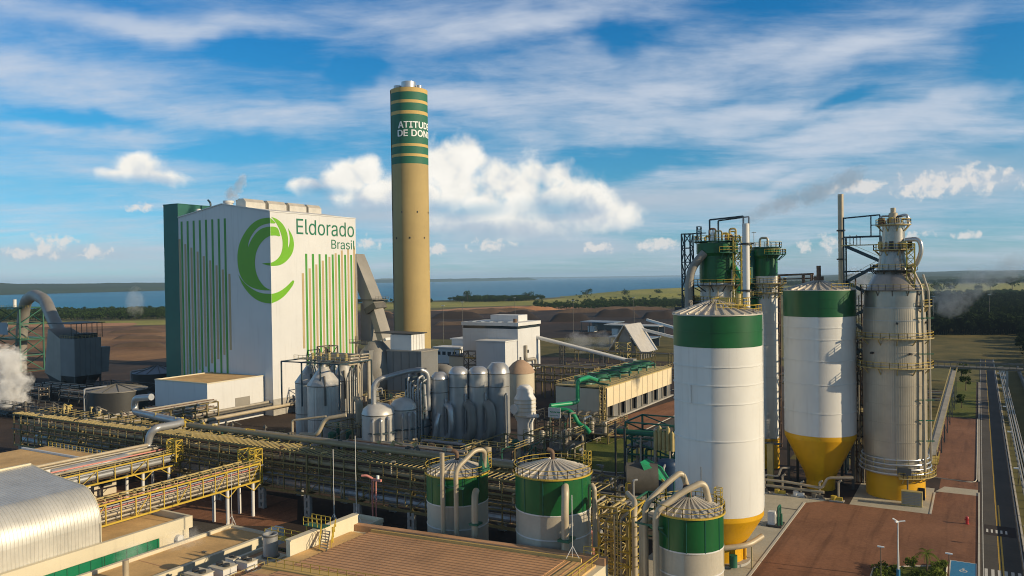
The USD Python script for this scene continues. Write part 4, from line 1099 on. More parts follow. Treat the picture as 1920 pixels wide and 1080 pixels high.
# ---- cream scrubber
X, Y = -105.6, 186.0
cs = Thing("scrubber", "cream ringed scrubber vessel narrowing to its foot", "vessel", (X, Y, 0))
cs.part("shell", B().lathe(X, Y, [(2.15, 0), (2.15, 6.2), (2.8, 7.6), (2.9, 8), (2.9, 12.6), (2.3, 13.6), (2.15, 15.2), (1.3, 16.1), (.01, 16.3)], 40), "white_paint", 30)
cs.part("ring", B().annulus(X, Y, 8.0, 8.25, 2.9, 3.2, 40), "cream_paint")
for k in range(4):
    cs.part("ring", B().annulus(X, Y, 9.2 + k, 9.4 + k, 2.88, 3.02, 40), "cream_paint")
cs.part("side_port", B().tube([(X - 1.2, Y - 2.0, 10), (X - 1.5, Y - 3.6, 10)], 1.3, 18).tube([(X + 1.2, Y - 2, 7.9), (X + 5.2, Y - 2.4, 8.6)], .5, 10), "white_paint", 40)
for k in range(4):
    a = .8 + k * 1.57
    cs.part("leg", B().beam((X + 2.35 * math.cos(a), Y + 1.8 * math.sin(a), 0), (X + 1.8 * math.cos(a), Y + 1.8 * math.sin(a), 3), .25), "cream_paint")

# ---- green pipe and sign board
single("green_pipe", B().tube([(-103.2, 196, 9.2), (-99.5, 204, 9.2), (-99.5, 206, 9.4), (-99.5, 206, 15.2), (-99, 212, 15.6), (-103.5, 228, 12.6)], .62, 14, bend=1.4), "pipe_green", "bright green pipe stepping up to the cooling tower roof", "pipe", smooth=40)
single("green_pipe", B().tube([(-101.6, 192, 9.0), (-95.5, 193.5, 9.0), (-93.2, 193.5, 5.2), (-91.2, 193.5, 4.6), (-90.0, 193.5, 3.2)], .6, 14, bend=2.6), "pipe_green", "bright green pipe curling down beside the sign board", "pipe", smooth=40)
sg = Thing("sign_board", "white sign board with green writing beside the green pipes", "sign")
sg.part("board", B().box(-98.6, -95.0, 186.0, 186.15, 8.0, 10.6), "white_paint")
sg.part("post", B().rod((-98.2, 186.3, 0), (-98.2, 186.3, 10.4), .12, 6), "steel_gray")
sg.part("post", B().rod((-95.4, 186.3, 0), (-95.4, 186.3, 10.4), .12, 6), "steel_gray")
sg.part("writing", B().add(*(lambda m_: (np.column_stack([m_[0][:, 0] - 98.2, 185.98 - m_[0][:, 2], m_[0][:, 1] + 9.0]), m_[1]))(TXT("~~~", 1.2, True, .03))).box(-98.1, -95.6, 185.96, 185.99, 8.5, 8.62), "pipe_green")
pg = Thing("pump_group", "cluster of pumps and valves with rusty pipes by the sign board", "machinery")
for i in range(8):
    x, y = -103 + 1.3 * i, 188.5 + (i * 3 % 4)
    pg.part("pipe", B().tube([(x, y, 0), (x, y, 4 + (i * 5 % 4) * 1.6), (x + 1.2, y + 1, 4 + (i * 5 % 4) * 1.6)], .26, 7), ("pipe_rust", "pipe_lagging", "steel_green")[i % 3], 40)
pg.part("frame", B().lattice(-103.5, -96, 188, 193, 0, 9, 3, .2), "dark_metal")
pg.part("pump", B().cyl(-100.5, 186.5, .2, 1.8, .8, 14).cyl(-98.3, 187, .2, 1.6, .7, 14), "steel_gray", 35)

# ---- cooling tower
X0, X1, Y0, Y1 = -116.5, -99.4, 225.0, 286.5
ct = Thing("cooling_tower", "long cream panelled cooling tower with dark air inlets along its side", "cooling tower")
ct.part("core", B().box(X0 + 1, X1 - 1.2, Y0 + .5, Y1 - .5, 0, 10.0), "dark_opening")
n = 12
for i in range(n):
    y0, y1 = Y0 + 1.4 + (Y1 - Y0 - 1.4) * i / n, Y0 + 1.4 + (Y1 - Y0 - 1.4) * (i + 1) / n
    ct.part("side_panel", B().box(X1 - .25, X1, y0 + .12, y1 - .12, 4.6, 10.6), "beige_panel")
    ct.part("column", B().box(X1 - .5, X1 + .12, y0 - .1, y0 + .1, 0, 10.4), "cream_paint")
    if i % 2:
        ct.part("inlet_panel", B().box(X1 - .7, X1 - .5, y0 + .2, y1 - .2, .6, 4.6), "gray_cladding")
    else:
        ct.part("inlet_louvre", B().hexa([(X1 - 2.6, y0 + .3, .6), (X1 - .6, y0 + .3, .6), (X1 - .6, y0 + 1.8, .6), (X1 - 2.6, y0 + 1.8, .6), (X1 - 2.6, y0 + .3, 4.4), (X1 - .6, y0 + .3, 4.4), (X1 - .6, y0 + 1.8, 4.4), (X1 - 2.6, y0 + 1.8, 4.4)]), "dark_metal")
for i in range(2):
    xa, xb = X0 + (X1 - X0 - 1.6) * i / 2, X0 + (X1 - X0 - 1.6) * (i + 1) / 2
    ct.part("end_panel", B().box(xa + .1, xb - .1, Y0 - .02, Y0 + .25, .4, 10.3), "cream_paint")
ct.part("ladder_frame", B().lattice(X1 - 1.5, X1 - .1, Y0 - .9, Y0 + .6, 0, 11.8, 2, .14), "rung_steel")
ct.part("deck", B().box(X0 - .2, X1 + .2, Y0 - .1, Y1 + .1, 10.6, 10.95), "rung_steel")
ct.part("handrail", B().rail([(X1 + .1, Y0, 10.95), (X1 + .1, Y1, 10.95), (X0, Y1, 10.95), (X0, Y0, 10.95), (X1 + .1, Y0, 10.95)], 1.1, 2.2), "rung_steel")
for i in range(6):
    y = Y0 + 6 + 10 * i
    ct.part("fan_stack", B().lathe((X0 + X1) / 2 - 1, y, [(3.7, 10.95), (3.3, 11.9), (3.5, 13.1), (3.3, 13.1), (3.1, 11.9)], 28), "steel_green", 40)
    ct.part("fan_gear", B().box((X0 + X1) / 2 - 4.6, (X0 + X1) / 2 + 2.6, y - .3, y + .3, 12.6, 13.0), "dark_metal")
ct.part("basin_wall", B().box(X0 - .5, X1 + .5, Y0 - .5, Y1 + .5, 0, .55), "concrete")
single("riser_pipe", B().tube([(-96.8, 222, 12.2), (-106, 227, 12.2), (-106, 285, 12.2)], .3, 10), "steel_green", "green header pipe lying along the cooling tower roof", "pipe", smooth=40)
for i in range(7):
    y = 228 + 8.2 * i
    single("roof_valve", B().tube([(-102.5, y, 11), (-102.5, y, 12.2), (-106, y, 12.2)], .24, 8).cyl(-102.5, y, 12.4, 12.9, .4, 8), "steel_green", ["nearest", "second nearest", "third nearest", "middle", "third farthest", "second farthest", "farthest"][i] + " green valve branch on the cooling tower roof", "valve", "valve branches on the cooling tower")
pg2 = Thing("pump_pit", "row of pumps with pipes before the cooling tower's end wall", "machinery")
for i in range(5):
    pg2.part("pump", B().cyl(-112 + 2.6 * i, 221, .1, 1.5, .7, 12).tube([(-112 + 2.6 * i, 221, 1.2), (-112 + 2.6 * i, 221, 3.2), (-112 + 2.6 * i, 224.4, 3.2)], .35, 8), "steel_gray", 35)
pg2.part("handrail", B().rail([(-115, 218.6, 0), (-99, 218.6, 0)], 1.1, 2).box(-115, -99, 219, 219.3, 2.6, 2.9), "rung_steel")

# ---- far pipe racks and conveyors behind
def simple_rack(name, label, p, q, w, z1, lev, step, mat_="rack_steel", pipes=3):
    t = Thing(name, label, "pipe rack")
    p, q = np.array(p, float), np.array(q, float)
    L = np.linalg.norm(q - p); d = (q - p) / L; nn = np.array([-d[1], d[0]])
    k = max(1, round(L / step))
    for i in range(k + 1):
        c = p + d * L * i / k
        bb = B()
        for s in (0, w):
            e = c + nn * s
            bb.beam((*e, 0), (*e, z1), .35)
        for l in lev:
            bb.beam((*c, l), (*(c + nn * w), l), .3)
        t.part("bent", bb, mat_)
    for l in lev:
        for s in (0, w):
            t.part("girder", B().beam((*(p + nn * s), l), (*(q + nn * s), l), .3), mat_)
        for j in range(pipes):
            s = w * (j + .6) / pipes
            t.part("pipe", B().rod((*(p + nn * s), l + .4), (*(q + nn * s), l + .4), .22 + .1 * (j % 2), 6), ("pipe_lagging", "pipe_rust", "pipe_beige")[j % 3], 40)
    return t


simple_rack("far_pipe_rack", "brown pipe rack between the brown dome and the cooling tower", (-148, 262), (-120, 262), 5, 12, (6, 8.5, 11.5), 4)
simple_rack("far_pipe_rack", "long low pipe rack behind the cooling tower roof", (-150, 300), (-60, 300), 6, 9, (5, 8), 6)
simple_rack("far_pipe_rack", "far thin pipe rack on the dry grass", (-185, 380), (-70, 372), 4, 7, (6,), 9, pipes=2)
cv = Thing("tube_conveyor", "long white tube conveyor slanting down from the white building", "conveyor")
cv.part("tube", B().rod((-189, 346, 15.4), (-143, 352, 5.0), .95, 12), "white_tank", 40)
for k, t_ in enumerate((.28, .72)):
    x, y, z = -189 + 46 * t_, 346 + 6 * t_, 15.4 - 10.4 * t_
    cv.part("trestle", B().lattice(x - 1, x + 1, y - 1, y + 1, 0, z - 1, 3, .22), "steel_gray")
cv.part("head_box", B().box(-144, -140, 350, 354, 0, 6), "duct_gray")
af = Thing("chip_shed", "steep A shaped chip shed with a bright metal roof slope", "shed")
yb0, yb1 = 404, 428
af.part("roof_slope", B().hexa([(-157.0, yb0, 3.2), (-156.4, yb0, 3.4), (-156.4, yb1, 3.4), (-157.0, yb1, 3.2), (-166.8, yb0, 18.2), (-166.4, yb0, 18.5), (-166.4, yb1, 18.5), (-166.8, yb1, 18.2)]), "roof_metal")
af.part("roof_slope", B().hexa([(-177.2, yb0 + .3, 3.4), (-176.6, yb0 + .3, 3.2), (-176.6, yb1, 3.2), (-177.2, yb1, 3.4), (-167.4, yb0 + .3, 18.5), (-167.0, yb0 + .3, 18.2), (-167.0, yb1, 18.2), (-167.4, yb1, 18.5)]), "roof_metal")
af.part("gable", B().prism(Polygon([(0, 0), (1, 0), (1, 1)]), 0, .01) if False else B().hexa([(-174, yb0 + 1.5, 3), (-160, yb0 + 1.5, 3), (-160, yb0 + 1.8, 3), (-174, yb0 + 1.8, 3), (-167.6, yb0 + 1.5, 17), (-166.4, yb0 + 1.5, 17), (-166.4, yb0 + 1.8, 17), (-167.6, yb0 + 1.8, 17)]), "duct_gray")
for i in range(7):
    af.part("leg", B().beam((-157.4, yb0 + 1 + 3.6 * i, 0), (-157.4, yb0 + 1 + 3.6 * i, 3.4), .5), "concrete")
af.part("frame", B().lattice(-170, -163, yb0 - 5, yb0 + 1, 0, 9, 3, .3), "rung_steel")
for i, (x0, x1, y0, y1, z, lab) in enumerate([(-282, -252, 590, 612, 8.0, "pale roofed open shed left of the chip shed"), (-250, -205, 565, 580, 7.6, "long low shed roof just behind the chip shed"), (-205, -176, 470, 488, 6.2, "blue grey shed roof beside the conical silo's edge")]):
    t = Thing("shed", lab, "shed")
    t.part("roof", B().hexa([(x0, y0, z), (x1, y0, z - .6), (x1, y1, z - .6), (x0, y1, z), (x0, y0, z + .6), (x1, y0, z), (x1, y1, z), (x0, y1, z + .6)]), "blue_roof" if i != 1 else "roof_metal")
    for k in range(5):
        xx_ = x0 + 1 + (x1 - x0 - 2) * k / 4
        t.part("post", B().beam((xx_, y0 + .6, 0), (xx_, y0 + .6, z - .6), .5), "steel_gray")
    t.part("back_wall", B().box(x0 + 1, x1 - 1, y1 - 1, y1 - .6, 0, z - 1.2), "gray_cladding")
    t.part("machine", B().box(x0 + 5, x0 + 11, y0 + 4, y0 + 9, 0, 4.6), "white_paint")
for i, (a, c, lab) in enumerate([((-190, 500, 16), (-130, 470, 5), "thin far conveyor slanting right behind the chip shed"), ((-165, 425, 15), (-118, 430, 4), "curved pale conveyor falling right from the chip shed")]):
    t = Thing("far_conveyor", lab, "conveyor")
    t.part("gallery", B().beam(a, c, 1.6, 1.4), "white_paint")
    mid = (np.array(a) + np.array(c)) / 2
    t.part("trestle", B().lattice(mid[0] - 1, mid[0] + 1, mid[1] - 1, mid[1] + 1, 0, mid[2] - .8, 3, .25), "steel_gray")

# ---- log yard heaps, stacks and masts
def heap(name, label, cat, px0, px1, f, depth, h, mat_, seed, group=None):
    a, c = np.array(CF(px0, f)), np.array(CF(px1, f))
    d = (c - a); L = np.linalg.norm(d); d /= L; nn = np.array([-d[1], d[0]])
    nu, nv = max(8, int(L / 6)), 9
    V = []
    for j in range(nv):
        t = j / (nv - 1)
        for i in range(nu + 1):
            s = i / nu
            p = a + d * L * s + nn * depth * t
            e = min(1, 6 * s, 6 * (1 - s)) * min(1, 2.6 * t, 2.6 * (1 - t))
            z = h * e * (.55 + .8 * meshkit.fbm(np.array([[p[0] / 14, p[1] / 9, seed]]), 3, seed)[0])
            V.append((p[0], p[1], z - .1 if e == 0 else z))
    F = []
    for j in range(nv - 1):
        for i in range(nu):
            k = j * (nu + 1) + i
            F += [[k, k + 1, k + nu + 2], [k, k + nu + 2, k + nu + 1]]
    single(name, B().add(V, F), mat_, label, cat, group, smooth=40)


HP = [(805, 905, 900, 26, 8, "black bark heap just right of the chimney, in front of the soil ridge"), (915, 1010, 860, 30, 9, "broad black bark heap behind the white process building"),
      (1030, 1110, 800, 24, 9, "black bark heap left of the chip shed"), (1115, 1200, 880, 26, 8, "dark bark heap behind the chip shed"), (1205, 1270, 830, 24, 9, "dark bark heap beside the green topped silo"),
      (690, 735, 930, 26, 7, "dark bark heap between flue duct and chimney"), (812, 880, 770, 18, 4, "low brown heap left of the white process building")]
for i, (a, c, f, dp, h, lab) in enumerate(HP):
    heap("bark_heap", lab, "heap", a, c, f, dp, h, "bark" if i < 6 else "log_wood", 60 + i)
LS = [(820, 960, 1010, "nearest long log stack right of the chimney"), (850, 1010, 1050, "middle long log stack right of the chimney"), (1040, 1180, 1000, "log stack behind the chip shed roof"),
      (1100, 1260, 1050, "farthest log stack beside the dark wood"), (670, 736, 1040, "log stack seen between boiler house and chimney")]
for i, (a, c, f, lab) in enumerate(LS):
    heap("log_stack", lab, "log stack", a, c, f, 12, 5.0, "log_wood", 80 + i)
LL = [(205, 305, 640, "log stack on the brown yard left of the boiler house"), (195, 300, 720, "farther log stack on the brown yard at the left"), (200, 306, 560, "nearest log stack on the brown yard at the left"), (30, 75, 640, "log stack behind the gooseneck frame")]
for i, (a, c, f, lab) in enumerate(LL):
    heap("log_stack", lab, "log stack", a, c, f, 10, 3.2, "log_wood", 90 + i)
heap("soil_heap", "low orange earth bank at the right edge of the orange soil", "heap", 930, 1050, 1090, 20, 5, "orange_soil", 97)
MS = [(720, 820, 26), (965, 760, 24), (1074, 640, 22), (1188, 700, 24), (1650 + 100, 600, 24), (1855, 640, 24), (830, 560, 20), (866, 640, 20)]
mast0 = None
for i, (px, f, h) in enumerate(MS):
    x, y = CF(px, f)
    lab = ["light mast left of the chimney on the log yard", "light mast behind the white process building", "light mast on the dry grass near the tube conveyor", "light mast before the chip shed",
           "thin light mast just right of the metal tower", "light mast by the far end of the right road", "light mast right of the chimney foot", "light mast left of the white process building"][i]
    if mast0 is None:
        mast0 = Thing("light_mast", lab, "light mast", (x, y, 0), "light masts of the log yard")
        mast0.part("pole", B().lathe(x, y, [(.28, 0), (.14, h)], 8), "steel_gray", 40)
        mast0.part("lamp_head", B().box(x - 1.2, x + 1.2, y - .3, y + .3, h, h + .4), "white_paint")
    else:
        copy_of(mast0, (x, y, 0), lab, "light mast", "light masts of the log yard")

# ---- west end: precipitator, gooseneck, dark tanks
pc = Thing("precipitator", "dark grey precipitator box with a brown hood and a railed roof at the far left", "filter plant")
BX0, BX1, BY0, BY1 = -326.5, -316.5, 188.2, 199.6
pc.part("box", B().box(BX0, BX1, BY0, BY1, 7.4, 22.8), "gray_cladding")
pc.part("inlet_hood", B().hexa([(-339, 188.6, 8), (BX0, BY0, 5), (BX0, BY1, 5), (-339, 199, 8), (-336.5, 189, 26.5), (BX0, BY0, 22.6), (BX0, BY1, 22.6), (-336.5, 198.6, 26.5)]), "duct_gray")
pc.part("hood_foot", B().hexa([(-332, 190, 0), (-324, 190, 0), (-324, 198, 0), (-332, 198, 0), (-338.4, 188.8, 8), (BX0, BY0 + .2, 5), (BX0, BY1 - .2, 5), (-338.4, 199, 8)]), "dark_metal")
for k in range(6):
    pc.part("wall_rib", B().box(BX1, BX1 + .2, BY0 + .1 + 2.2 * k, BY0 + .3 + 2.2 * k, 7.5, 22.7), "gray_cladding")
pc.part("roof_frame", B().box(-333, -315.5, 186.5, 201, 28.8, 29.1), "dark_metal")
for k in range(7):
    pc.part("roof_post", B().beam((BX1 - .3, BY0 - 1 + 2.2 * k, 22.8), (BX1 - .3, BY0 - 1 + 2.2 * k, 28.8), .2), "dark_metal")
pc.part("handrail", B().rail([(BX0, BY0, 22.8), (BX1, BY0, 22.8), (BX1, BY1, 22.8)], 1.1, 1.6), "rung_steel")
for k in range(4):
    pc.part("rapper", B().box(BX0 + 1, BX1 - 1.2, BY0 + .8 + 2.8 * k, BY0 + 2.4 + 2.8 * k, 22.8, 24.6), "dark_metal")
for k in range(2):
    pc.part("hopper", B().hexa([(-323, 190.4 + 5.7 * k, 2.6), (-320, 190.4 + 5.7 * k, 2.6), (-320, 192 + 5.7 * k, 2.6), (-323, 192 + 5.7 * k, 2.6), (BX0 + .2, BY0 + .1 + 5.7 * k, 7.4), (BX1 - .2, BY0 + .1 + 5.7 * k, 7.4), (BX1 - .2, BY0 + 5.7 + 5.7 * k, 7.4), (BX0 + .2, BY0 + 5.7 + 5.7 * k, 7.4)]), "dark_metal")
for k in range(3):
    pc.part("leg", B().beam((BX1 - .4, BY0 + .4 + 5.3 * k, 0), (BX1 - .4, BY0 + .4 + 5.3 * k, 7.5), .6), "dark_metal")
pc.part("side_box", B().hexa([(-320, 200.2, 8), (-317, 200.2, 8), (-317, 203, 8), (-320, 203, 8), (-320.5, 199.8, 18.6), (-316.4, 199.8, 18.6), (-316.4, 203.6, 18.6), (-320.5, 203.6, 18.6)]), "gray_cladding")
gn = Thing("gooseneck_duct", "big grey brown gooseneck flue duct arching over its steel frame at the far left", "duct")
gn.part("duct", B().tube([(-346, 202, 19.5), (-354, 204, 23.5), (-371, 210, 31), (-390, 218, 37.6), (-412, 225, 40.2), (-428, 229, 36.5), (-434.5, 231, 26), (-438.5, 232, 14), (-441, 233, 0)], 2.8, 20, bend=7), "duct_gray", 45)
gn.part("duct_taper", B().hexa([(-344, 195, 15), (-337, 192, 15), (-337, 199, 15), (-344, 203, 15), (-350, 199.5, 24), (-345, 198.5, 24), (-345, 204, 24), (-350, 205.5, 24)]), "duct_gray")
gf = Thing("steel_tower", "dark green steel frame with blue panels under the gooseneck duct", "frame")
gf.part("frame", B().lattice(-449, -428, 226, 238, 0, 33, 8, .5), "steel_green")
gf.part("platform", B().box(-450, -427, 225.5, 238.5, 33, 33.4).box(-450, -427, 225.5, 238.5, 17, 17.3), "steel_green")
gf.part("blue_panel", B().box(-449.2, -439, 225.6, 225.9, 19, 25.4), "blue_roof")
gf.part("handrail", B().rail([(-447, 225.5, 33.4), (-419, 225.5, 33.4)], 1.1, 2.5).rail([(-447, 225.5, 17.3), (-419, 225.5, 17.3)], 1.1, 2.5), "safety_yellow")
gf.part("roof_lamp", B().cyl(-440, 230, 33.4, 37.4, .9, 12), "white_paint", 35)
tw = Thing("white_duct_stack", "pale slim stack behind the white steam at the far left", "stack", (-395, 205, 0))
tw.part("pipe", B().cyl(-395, 205, 0, 14, .9, 14), "cream_paint", 35)
single("blue_shed", B().box(-452, -436, 216, 224, 0, 8).box(-452.4, -435.6, 215.6, 224.4, 8, 8.5), "blue_paint", "small blue shed at the photo's left edge", "shed")
for i, (x, y, r, z1, z2, lab) in enumerate([(-236.5, 156.5, 8.4, 12.2, 14.2, "dark conical roofed tank behind the pipe rack at the left"), (-300, 214, 9.8, 7.4, 10.2, "dark tank with a blue grey conical roof beside the green stair tower"), (-276, 218, 7.5, 7.0, 9.0, "smaller dark tank behind the blue grey roof")]):
    if i == 0:
        x, y, r, z1, z2 = -250.0, 163.0, 9.3, 9.4, 11.2
    t = Thing("dark_tank", lab, "tank", (x, y, 0))
    t.part("shell", B().lathe(x, y, [(r, 0), (r, z1)], 48), "dark_metal", 40)
    t.part("cone_roof", B().lathe(x, y, [(r + .2, z1), (r + .2, z1 + .2), (.01, z2)], 48), "blue_roof" if i else "duct_gray", 25)
    for k in range(12):
        a = k * math.pi / 6
        t.part("roof_rib", B().beam((x + r * math.cos(a), y + r * math.sin(a), z1 + .3), (x + .6 * math.cos(a), y + .6 * math.sin(a), z2 + .1), .2, .2), "steel_gray")
    t.part("side_pipe", B().tube([(x - r * .3, y - r - .4, 0), (x - r * .3, y - r - .4, z1 + 1.2), (x, y - r * .4, z1 + 1.6)], .3, 8), "clad_metal", 40)
for i in range(5):
    t = simple_rack("low_pipe_rack", ["low dark pipe rack behind the dark tank", "low pipe rack before the precipitator", "second low pipe rack before the precipitator", "low pipe rack by the white steam", "low pipe rack at the annex foot"][i],
                    [(-300, 172), (-330, 176), (-330, 182), (-350, 170), (-232, 160)][i], [(-262, 172), (-300, 176), (-300, 182), (-310, 170), (-206, 160)][i], 4, 5 + i % 2, (2.5, 4.6), 6, "dark_metal" if i < 4 else "rack_steel")

# ---- grey pipes by the annex
single("lagged_pipe", B().tube([(-226, 162.5, 9.2), (-233.5, 157, 9.0), (-233.5, 157, 1.2 + 2), (-221, 141.5, 3.4), (-214.2, 131.0, 3.4)], .95, 14, bend=2.4), "pipe_beige") if False else None

# ---- pipework modules that crowd the gaps between the units
PM = [(-201, -190, 133, 150, 5.5, "pipework module below the annex's right corner"), (-187, -168, 136, 148, 4.6, "low pipework module between annex and cone tanks"), (-166, -157, 138, 149, 5.0, "pipework module in front of the left cone tank"),
      (-141, -131, 146, 157, 9.0, "tall pipework module between cone tanks and domed tanks"), (-117, -101, 148, 156, 6.0, "pipework module before the tall evaporators"), (-99, -88, 150, 164, 7.5, "pipework module behind the left green topped tank"),
      (-97, -86, 170, 182, 6.5, "pipework module right of the cream scrubber"), (-88, -72, 134, 144, 4.6, "low dark pipework module between the left and middle green topped tanks"), (-300, -266, 146, 156, 4.6, "low dark pipework module left of the dark tank"),
      (-292, -264, 178, 188, 7.5, "dark pipework module between precipitator and dark tank"), (-352, -330, 164, 176, 6.0, "dark pipework module under the gooseneck"), (-68, -50, 122, 130, 6.0, "pipework module behind the middle green topped tank"),
      (-152, -126, 178, 190, 9.0, "pipework module between hopper and evaporators"), (-172, -158, 196, 208, 8.0, "pipework module before the grey filter block"), (-200, -186, 196, 204, 9.0, "pipework module at the boiler house's right foot"), (-98, -86, 196, 210, 5.0, "pipework module under the green pipes")]
for i, (x0, x1, y0, y1, h, lab) in enumerate(PM):
    q = random.Random(900 + i)
    t = Thing("pipework", lab, "pipework")
    dark = x0 < -260
    t.part("frame", B().lattice(x0, x1, y0, y1, 0, h, h / 2.0, .22), "dark_metal" if dark else "rack_steel")
    t.part("floor", B().box(x0, x1, y0, y1, h * .5, h * .5 + .12), "dark_metal")
    cs_ = ["dark_metal", "steel_gray", "pipe_rust"] if dark else ["pipe_lagging", "steel_gray", "pipe_beige", "clad_metal", "steel_green", "pipe_rust"]
    for k in range(15):
        ax, ay = q.uniform(x0, x1), q.uniform(y0, y1)
        bx_, by_ = (q.uniform(x0, x1), ay) if k % 2 else (ax, q.uniform(y0, y1))
        z = q.uniform(.6, h + 1.2)
        t.part("pipe", B().tube([(ax, ay, .1), (ax, ay, z), (bx_, by_, z), (bx_, by_, max(.1, z - q.uniform(0, 3)))], q.choice([.12, .18, .26, .36]), 7), q.choice(cs_), 40)
    for k in range(3):
        ax, ay, r_ = q.uniform(x0 + 1, x1 - 1), q.uniform(y0 + 1, y1 - 1), q.uniform(.5, 1.1)
        t.part("drum", B().lathe(ax, ay, [(r_, h * .5), (r_, h * .5 + 2.6), (r_ * .6, h * .5 + 3.0), (.01, h * .5 + 3.1)], 16), q.choice(cs_), 40)
    t.part("handrail", B().rail([(x0, y0, h), (x1, y0, h), (x1, y1, h)], 1.1, 2.2), "dark_metal" if dark else "rung_steel")

# ---- main pipe rack
RY0, RY1, RX0, RX1 = 110.5, 120.8, -213.0, -50.0
rk = Thing("pipe_rack", "long multi level steel pipe rack crossing the whole plant behind the front roofs", "pipe rack")
xs = np.arange(RX0, RX1 + .1, 3.1)
for i, x in enumerate(xs):
    main = i % 4 == 1
    zb = 4.0 if not main else 4.2
    for y in (RY0, RY1):
        rk.part("post", B().beam((x, y, zb), (x, y, 12.1), .34 if main else .2), "rack_steel")
    if main:
        for y in (RY0 + .1, RY1 - .1):
            rk.part("pier", B().box(x - .75, x - .2, y - .35, y + .35, 0, 4.2).box(x + .2, x + .75, y - .35, y + .35, 0, 4.2).box(x - .2, x + .2, y - .33, y + .33, 1.2, 1.8).box(x - .2, x + .2, y - .33, y + .33, 3.0, 3.6).box(x - .2, x + .2, y - .33, y + .33, .0, .5), "concrete")
        rk.part("cross_beam", B().beam((x, RY0, 4.4), (x, RY1, 4.4), .4, .5).beam((x, RY0, 7.2), (x, RY1, 7.2), .3, .4).beam((x, RY0, 9.8), (x, RY1, 9.8), .3, .4), "rack_steel")
        rk.part("brace", B().beam((x, RY0 - .02, 4.5), (x + 3.1, RY0 - .02, 7.1), .12).beam((x + 3.1, RY0 - .02, 7.3), (x, RY0 - .02, 9.7), .12), "rack_steel")
for z, h in ((4.3, .5), (7.1, .25), (9.7, .25), (12.05, .3)):
    for y in (RY0, RY1):
        rk.part("girder", B().beam((RX0, y, z), (RX1, y, z), .22, h), "rack_steel")
for y in (RY0 + 5.2,):
    rk.part("girder", B().beam((RX0, y, 12.05), (RX1, y, 12.05), .22, .3), "rack_steel")
k = 0
for x in np.arange(RX0, RX1 + .01, 1.03):
    k += 1
    rk.part("rung", B().beam((x, RY0 - .25, 12.32), (x, RY0 + (4.6 if x > -158 else 2.6) + rng.uniform(-.9, 1.0), 12.32), .13, .1), "rung_steel")
for x in np.arange(RX0 + 1, RX1, 3.1):
    rk.part("rear_rung", B().beam((x, RY0 + 5.4, 12.34), (x, RY1, 12.34), .2, .2), "rack_steel")
cols = ("pipe_olive", "pipe_rust", "rack_steel", "dark_metal", "pipe_olive", "rack_steel")
for lev, z in enumerate((4.75, 7.5, 10.1)):
    for j in range(8):
        y = RY0 + .5 + 1.22 * j + rng.uniform(-.2, .2)
        r = rng.choice([.14, .2, .26, .36])
        if lev == 0 and j in (1, 4):
            r = .62
        x0, x1 = RX0 + rng.uniform(0, 2), RX1 - rng.uniform(0, 2)
        rk.part("pipe", B().rod((x0, y, z + r), (x1, y, z + r), r, 8), "clad_metal" if (lev == 0 and j in (1, 4)) else cols[(j + 2 * lev) % 6], 40)
for i in range(60):                                        # drops and branches that fill the bays
    x, j = rng.uniform(RX0 + 4, RX1 - 4), rng.randrange(3)
    z0 = (5.0, 7.6, 10.2)[j]
    rk.part("branch_pipe", B().tube([(x, RY0 + rng.uniform(.6, 4), z0), (x, RY0 + .35, z0), (x, RY0 + .35, z0 + 2.4), (x + rng.uniform(.6, 2.2), RY0 + .6, z0 + 2.4)], rng.choice([.09, .13, .18]), 6), rng.choice(["rack_steel", "pipe_beige", "rung_steel", "pipe_rust"]), 40)
for i in range(46):
    x = rng.uniform(RX0 + 4, RX1 - 4)
    y = rng.uniform(RY0 + 5.6, RY1 + 1)
    rk.part("top_valve", B().tube([(x, y, 12.2), (x, y, 13.3 + rng.uniform(0, 1.0)), (x + rng.uniform(-2, 2), y + .8, 13.3)], .16, 6).box(x - .3, x + .3, y - .3, y + .3, 13.2, 13.6), rng.choice(["rung_steel", "pipe_beige", "safety_yellow", "steel_gray"]))
rk.part("cable_tray", B().box(RX0, RX1, RY0 - .75, RY0 - .3, 8.4, 8.55).box(RX0, RX1, RY0 + 4.9, RY0 + 5.6, 10.6, 10.75), "steel_gray")
single("steam_pipe", B().rod((-153, 116.6, 13.1), (-68, 116.6, 13.0), .56, 14), "pipe_olive", "fat olive steam pipe lying along the top of the pipe rack", "pipe", smooth=40)
single("steam_pipe", B().rod((-155, 119.2, 12.8), (-56, 119.2, 12.8), .38, 10), "pipe_lagging", "thinner pipe lying behind the fat olive steam pipe", "pipe", smooth=40)
single("lagged_pipe", B().tube([(-174.4, 122.6, 17.2), (-181.1, 122.6, 16.4), (-181.1, 122.6, 13.0), (-156.0, 118.0, 13.2), (-155.6, 110.2, 13.2), (-156.6, 109.4, 11.8), (-157.0, 109.4, 8.9), (-152.6, 99, 8.9), (-153.2, 86, 8.9)], .82, 14, bend=2.2), "clad_metal", "bright lagged pipe bending over the rack and down to the upper bridge", "pipe", smooth=40)
single("yellow_pipe", B().tube([(-125.2, 121, 12.4), (-125.2, 121, 15.6), (-118.0, 123.5, 16.6)], .22, 8, bend=.5).tube([(-124, 122, 12.6), (-119.0, 122, 12.9), (-117.8, 123, 16.2), (-113.6, 124.8, 17.0)], .42, 10, bend=1.1), "pipe_beige", "cream pipe hooking up from the rack before the cone tanks", "pipe", smooth=40)
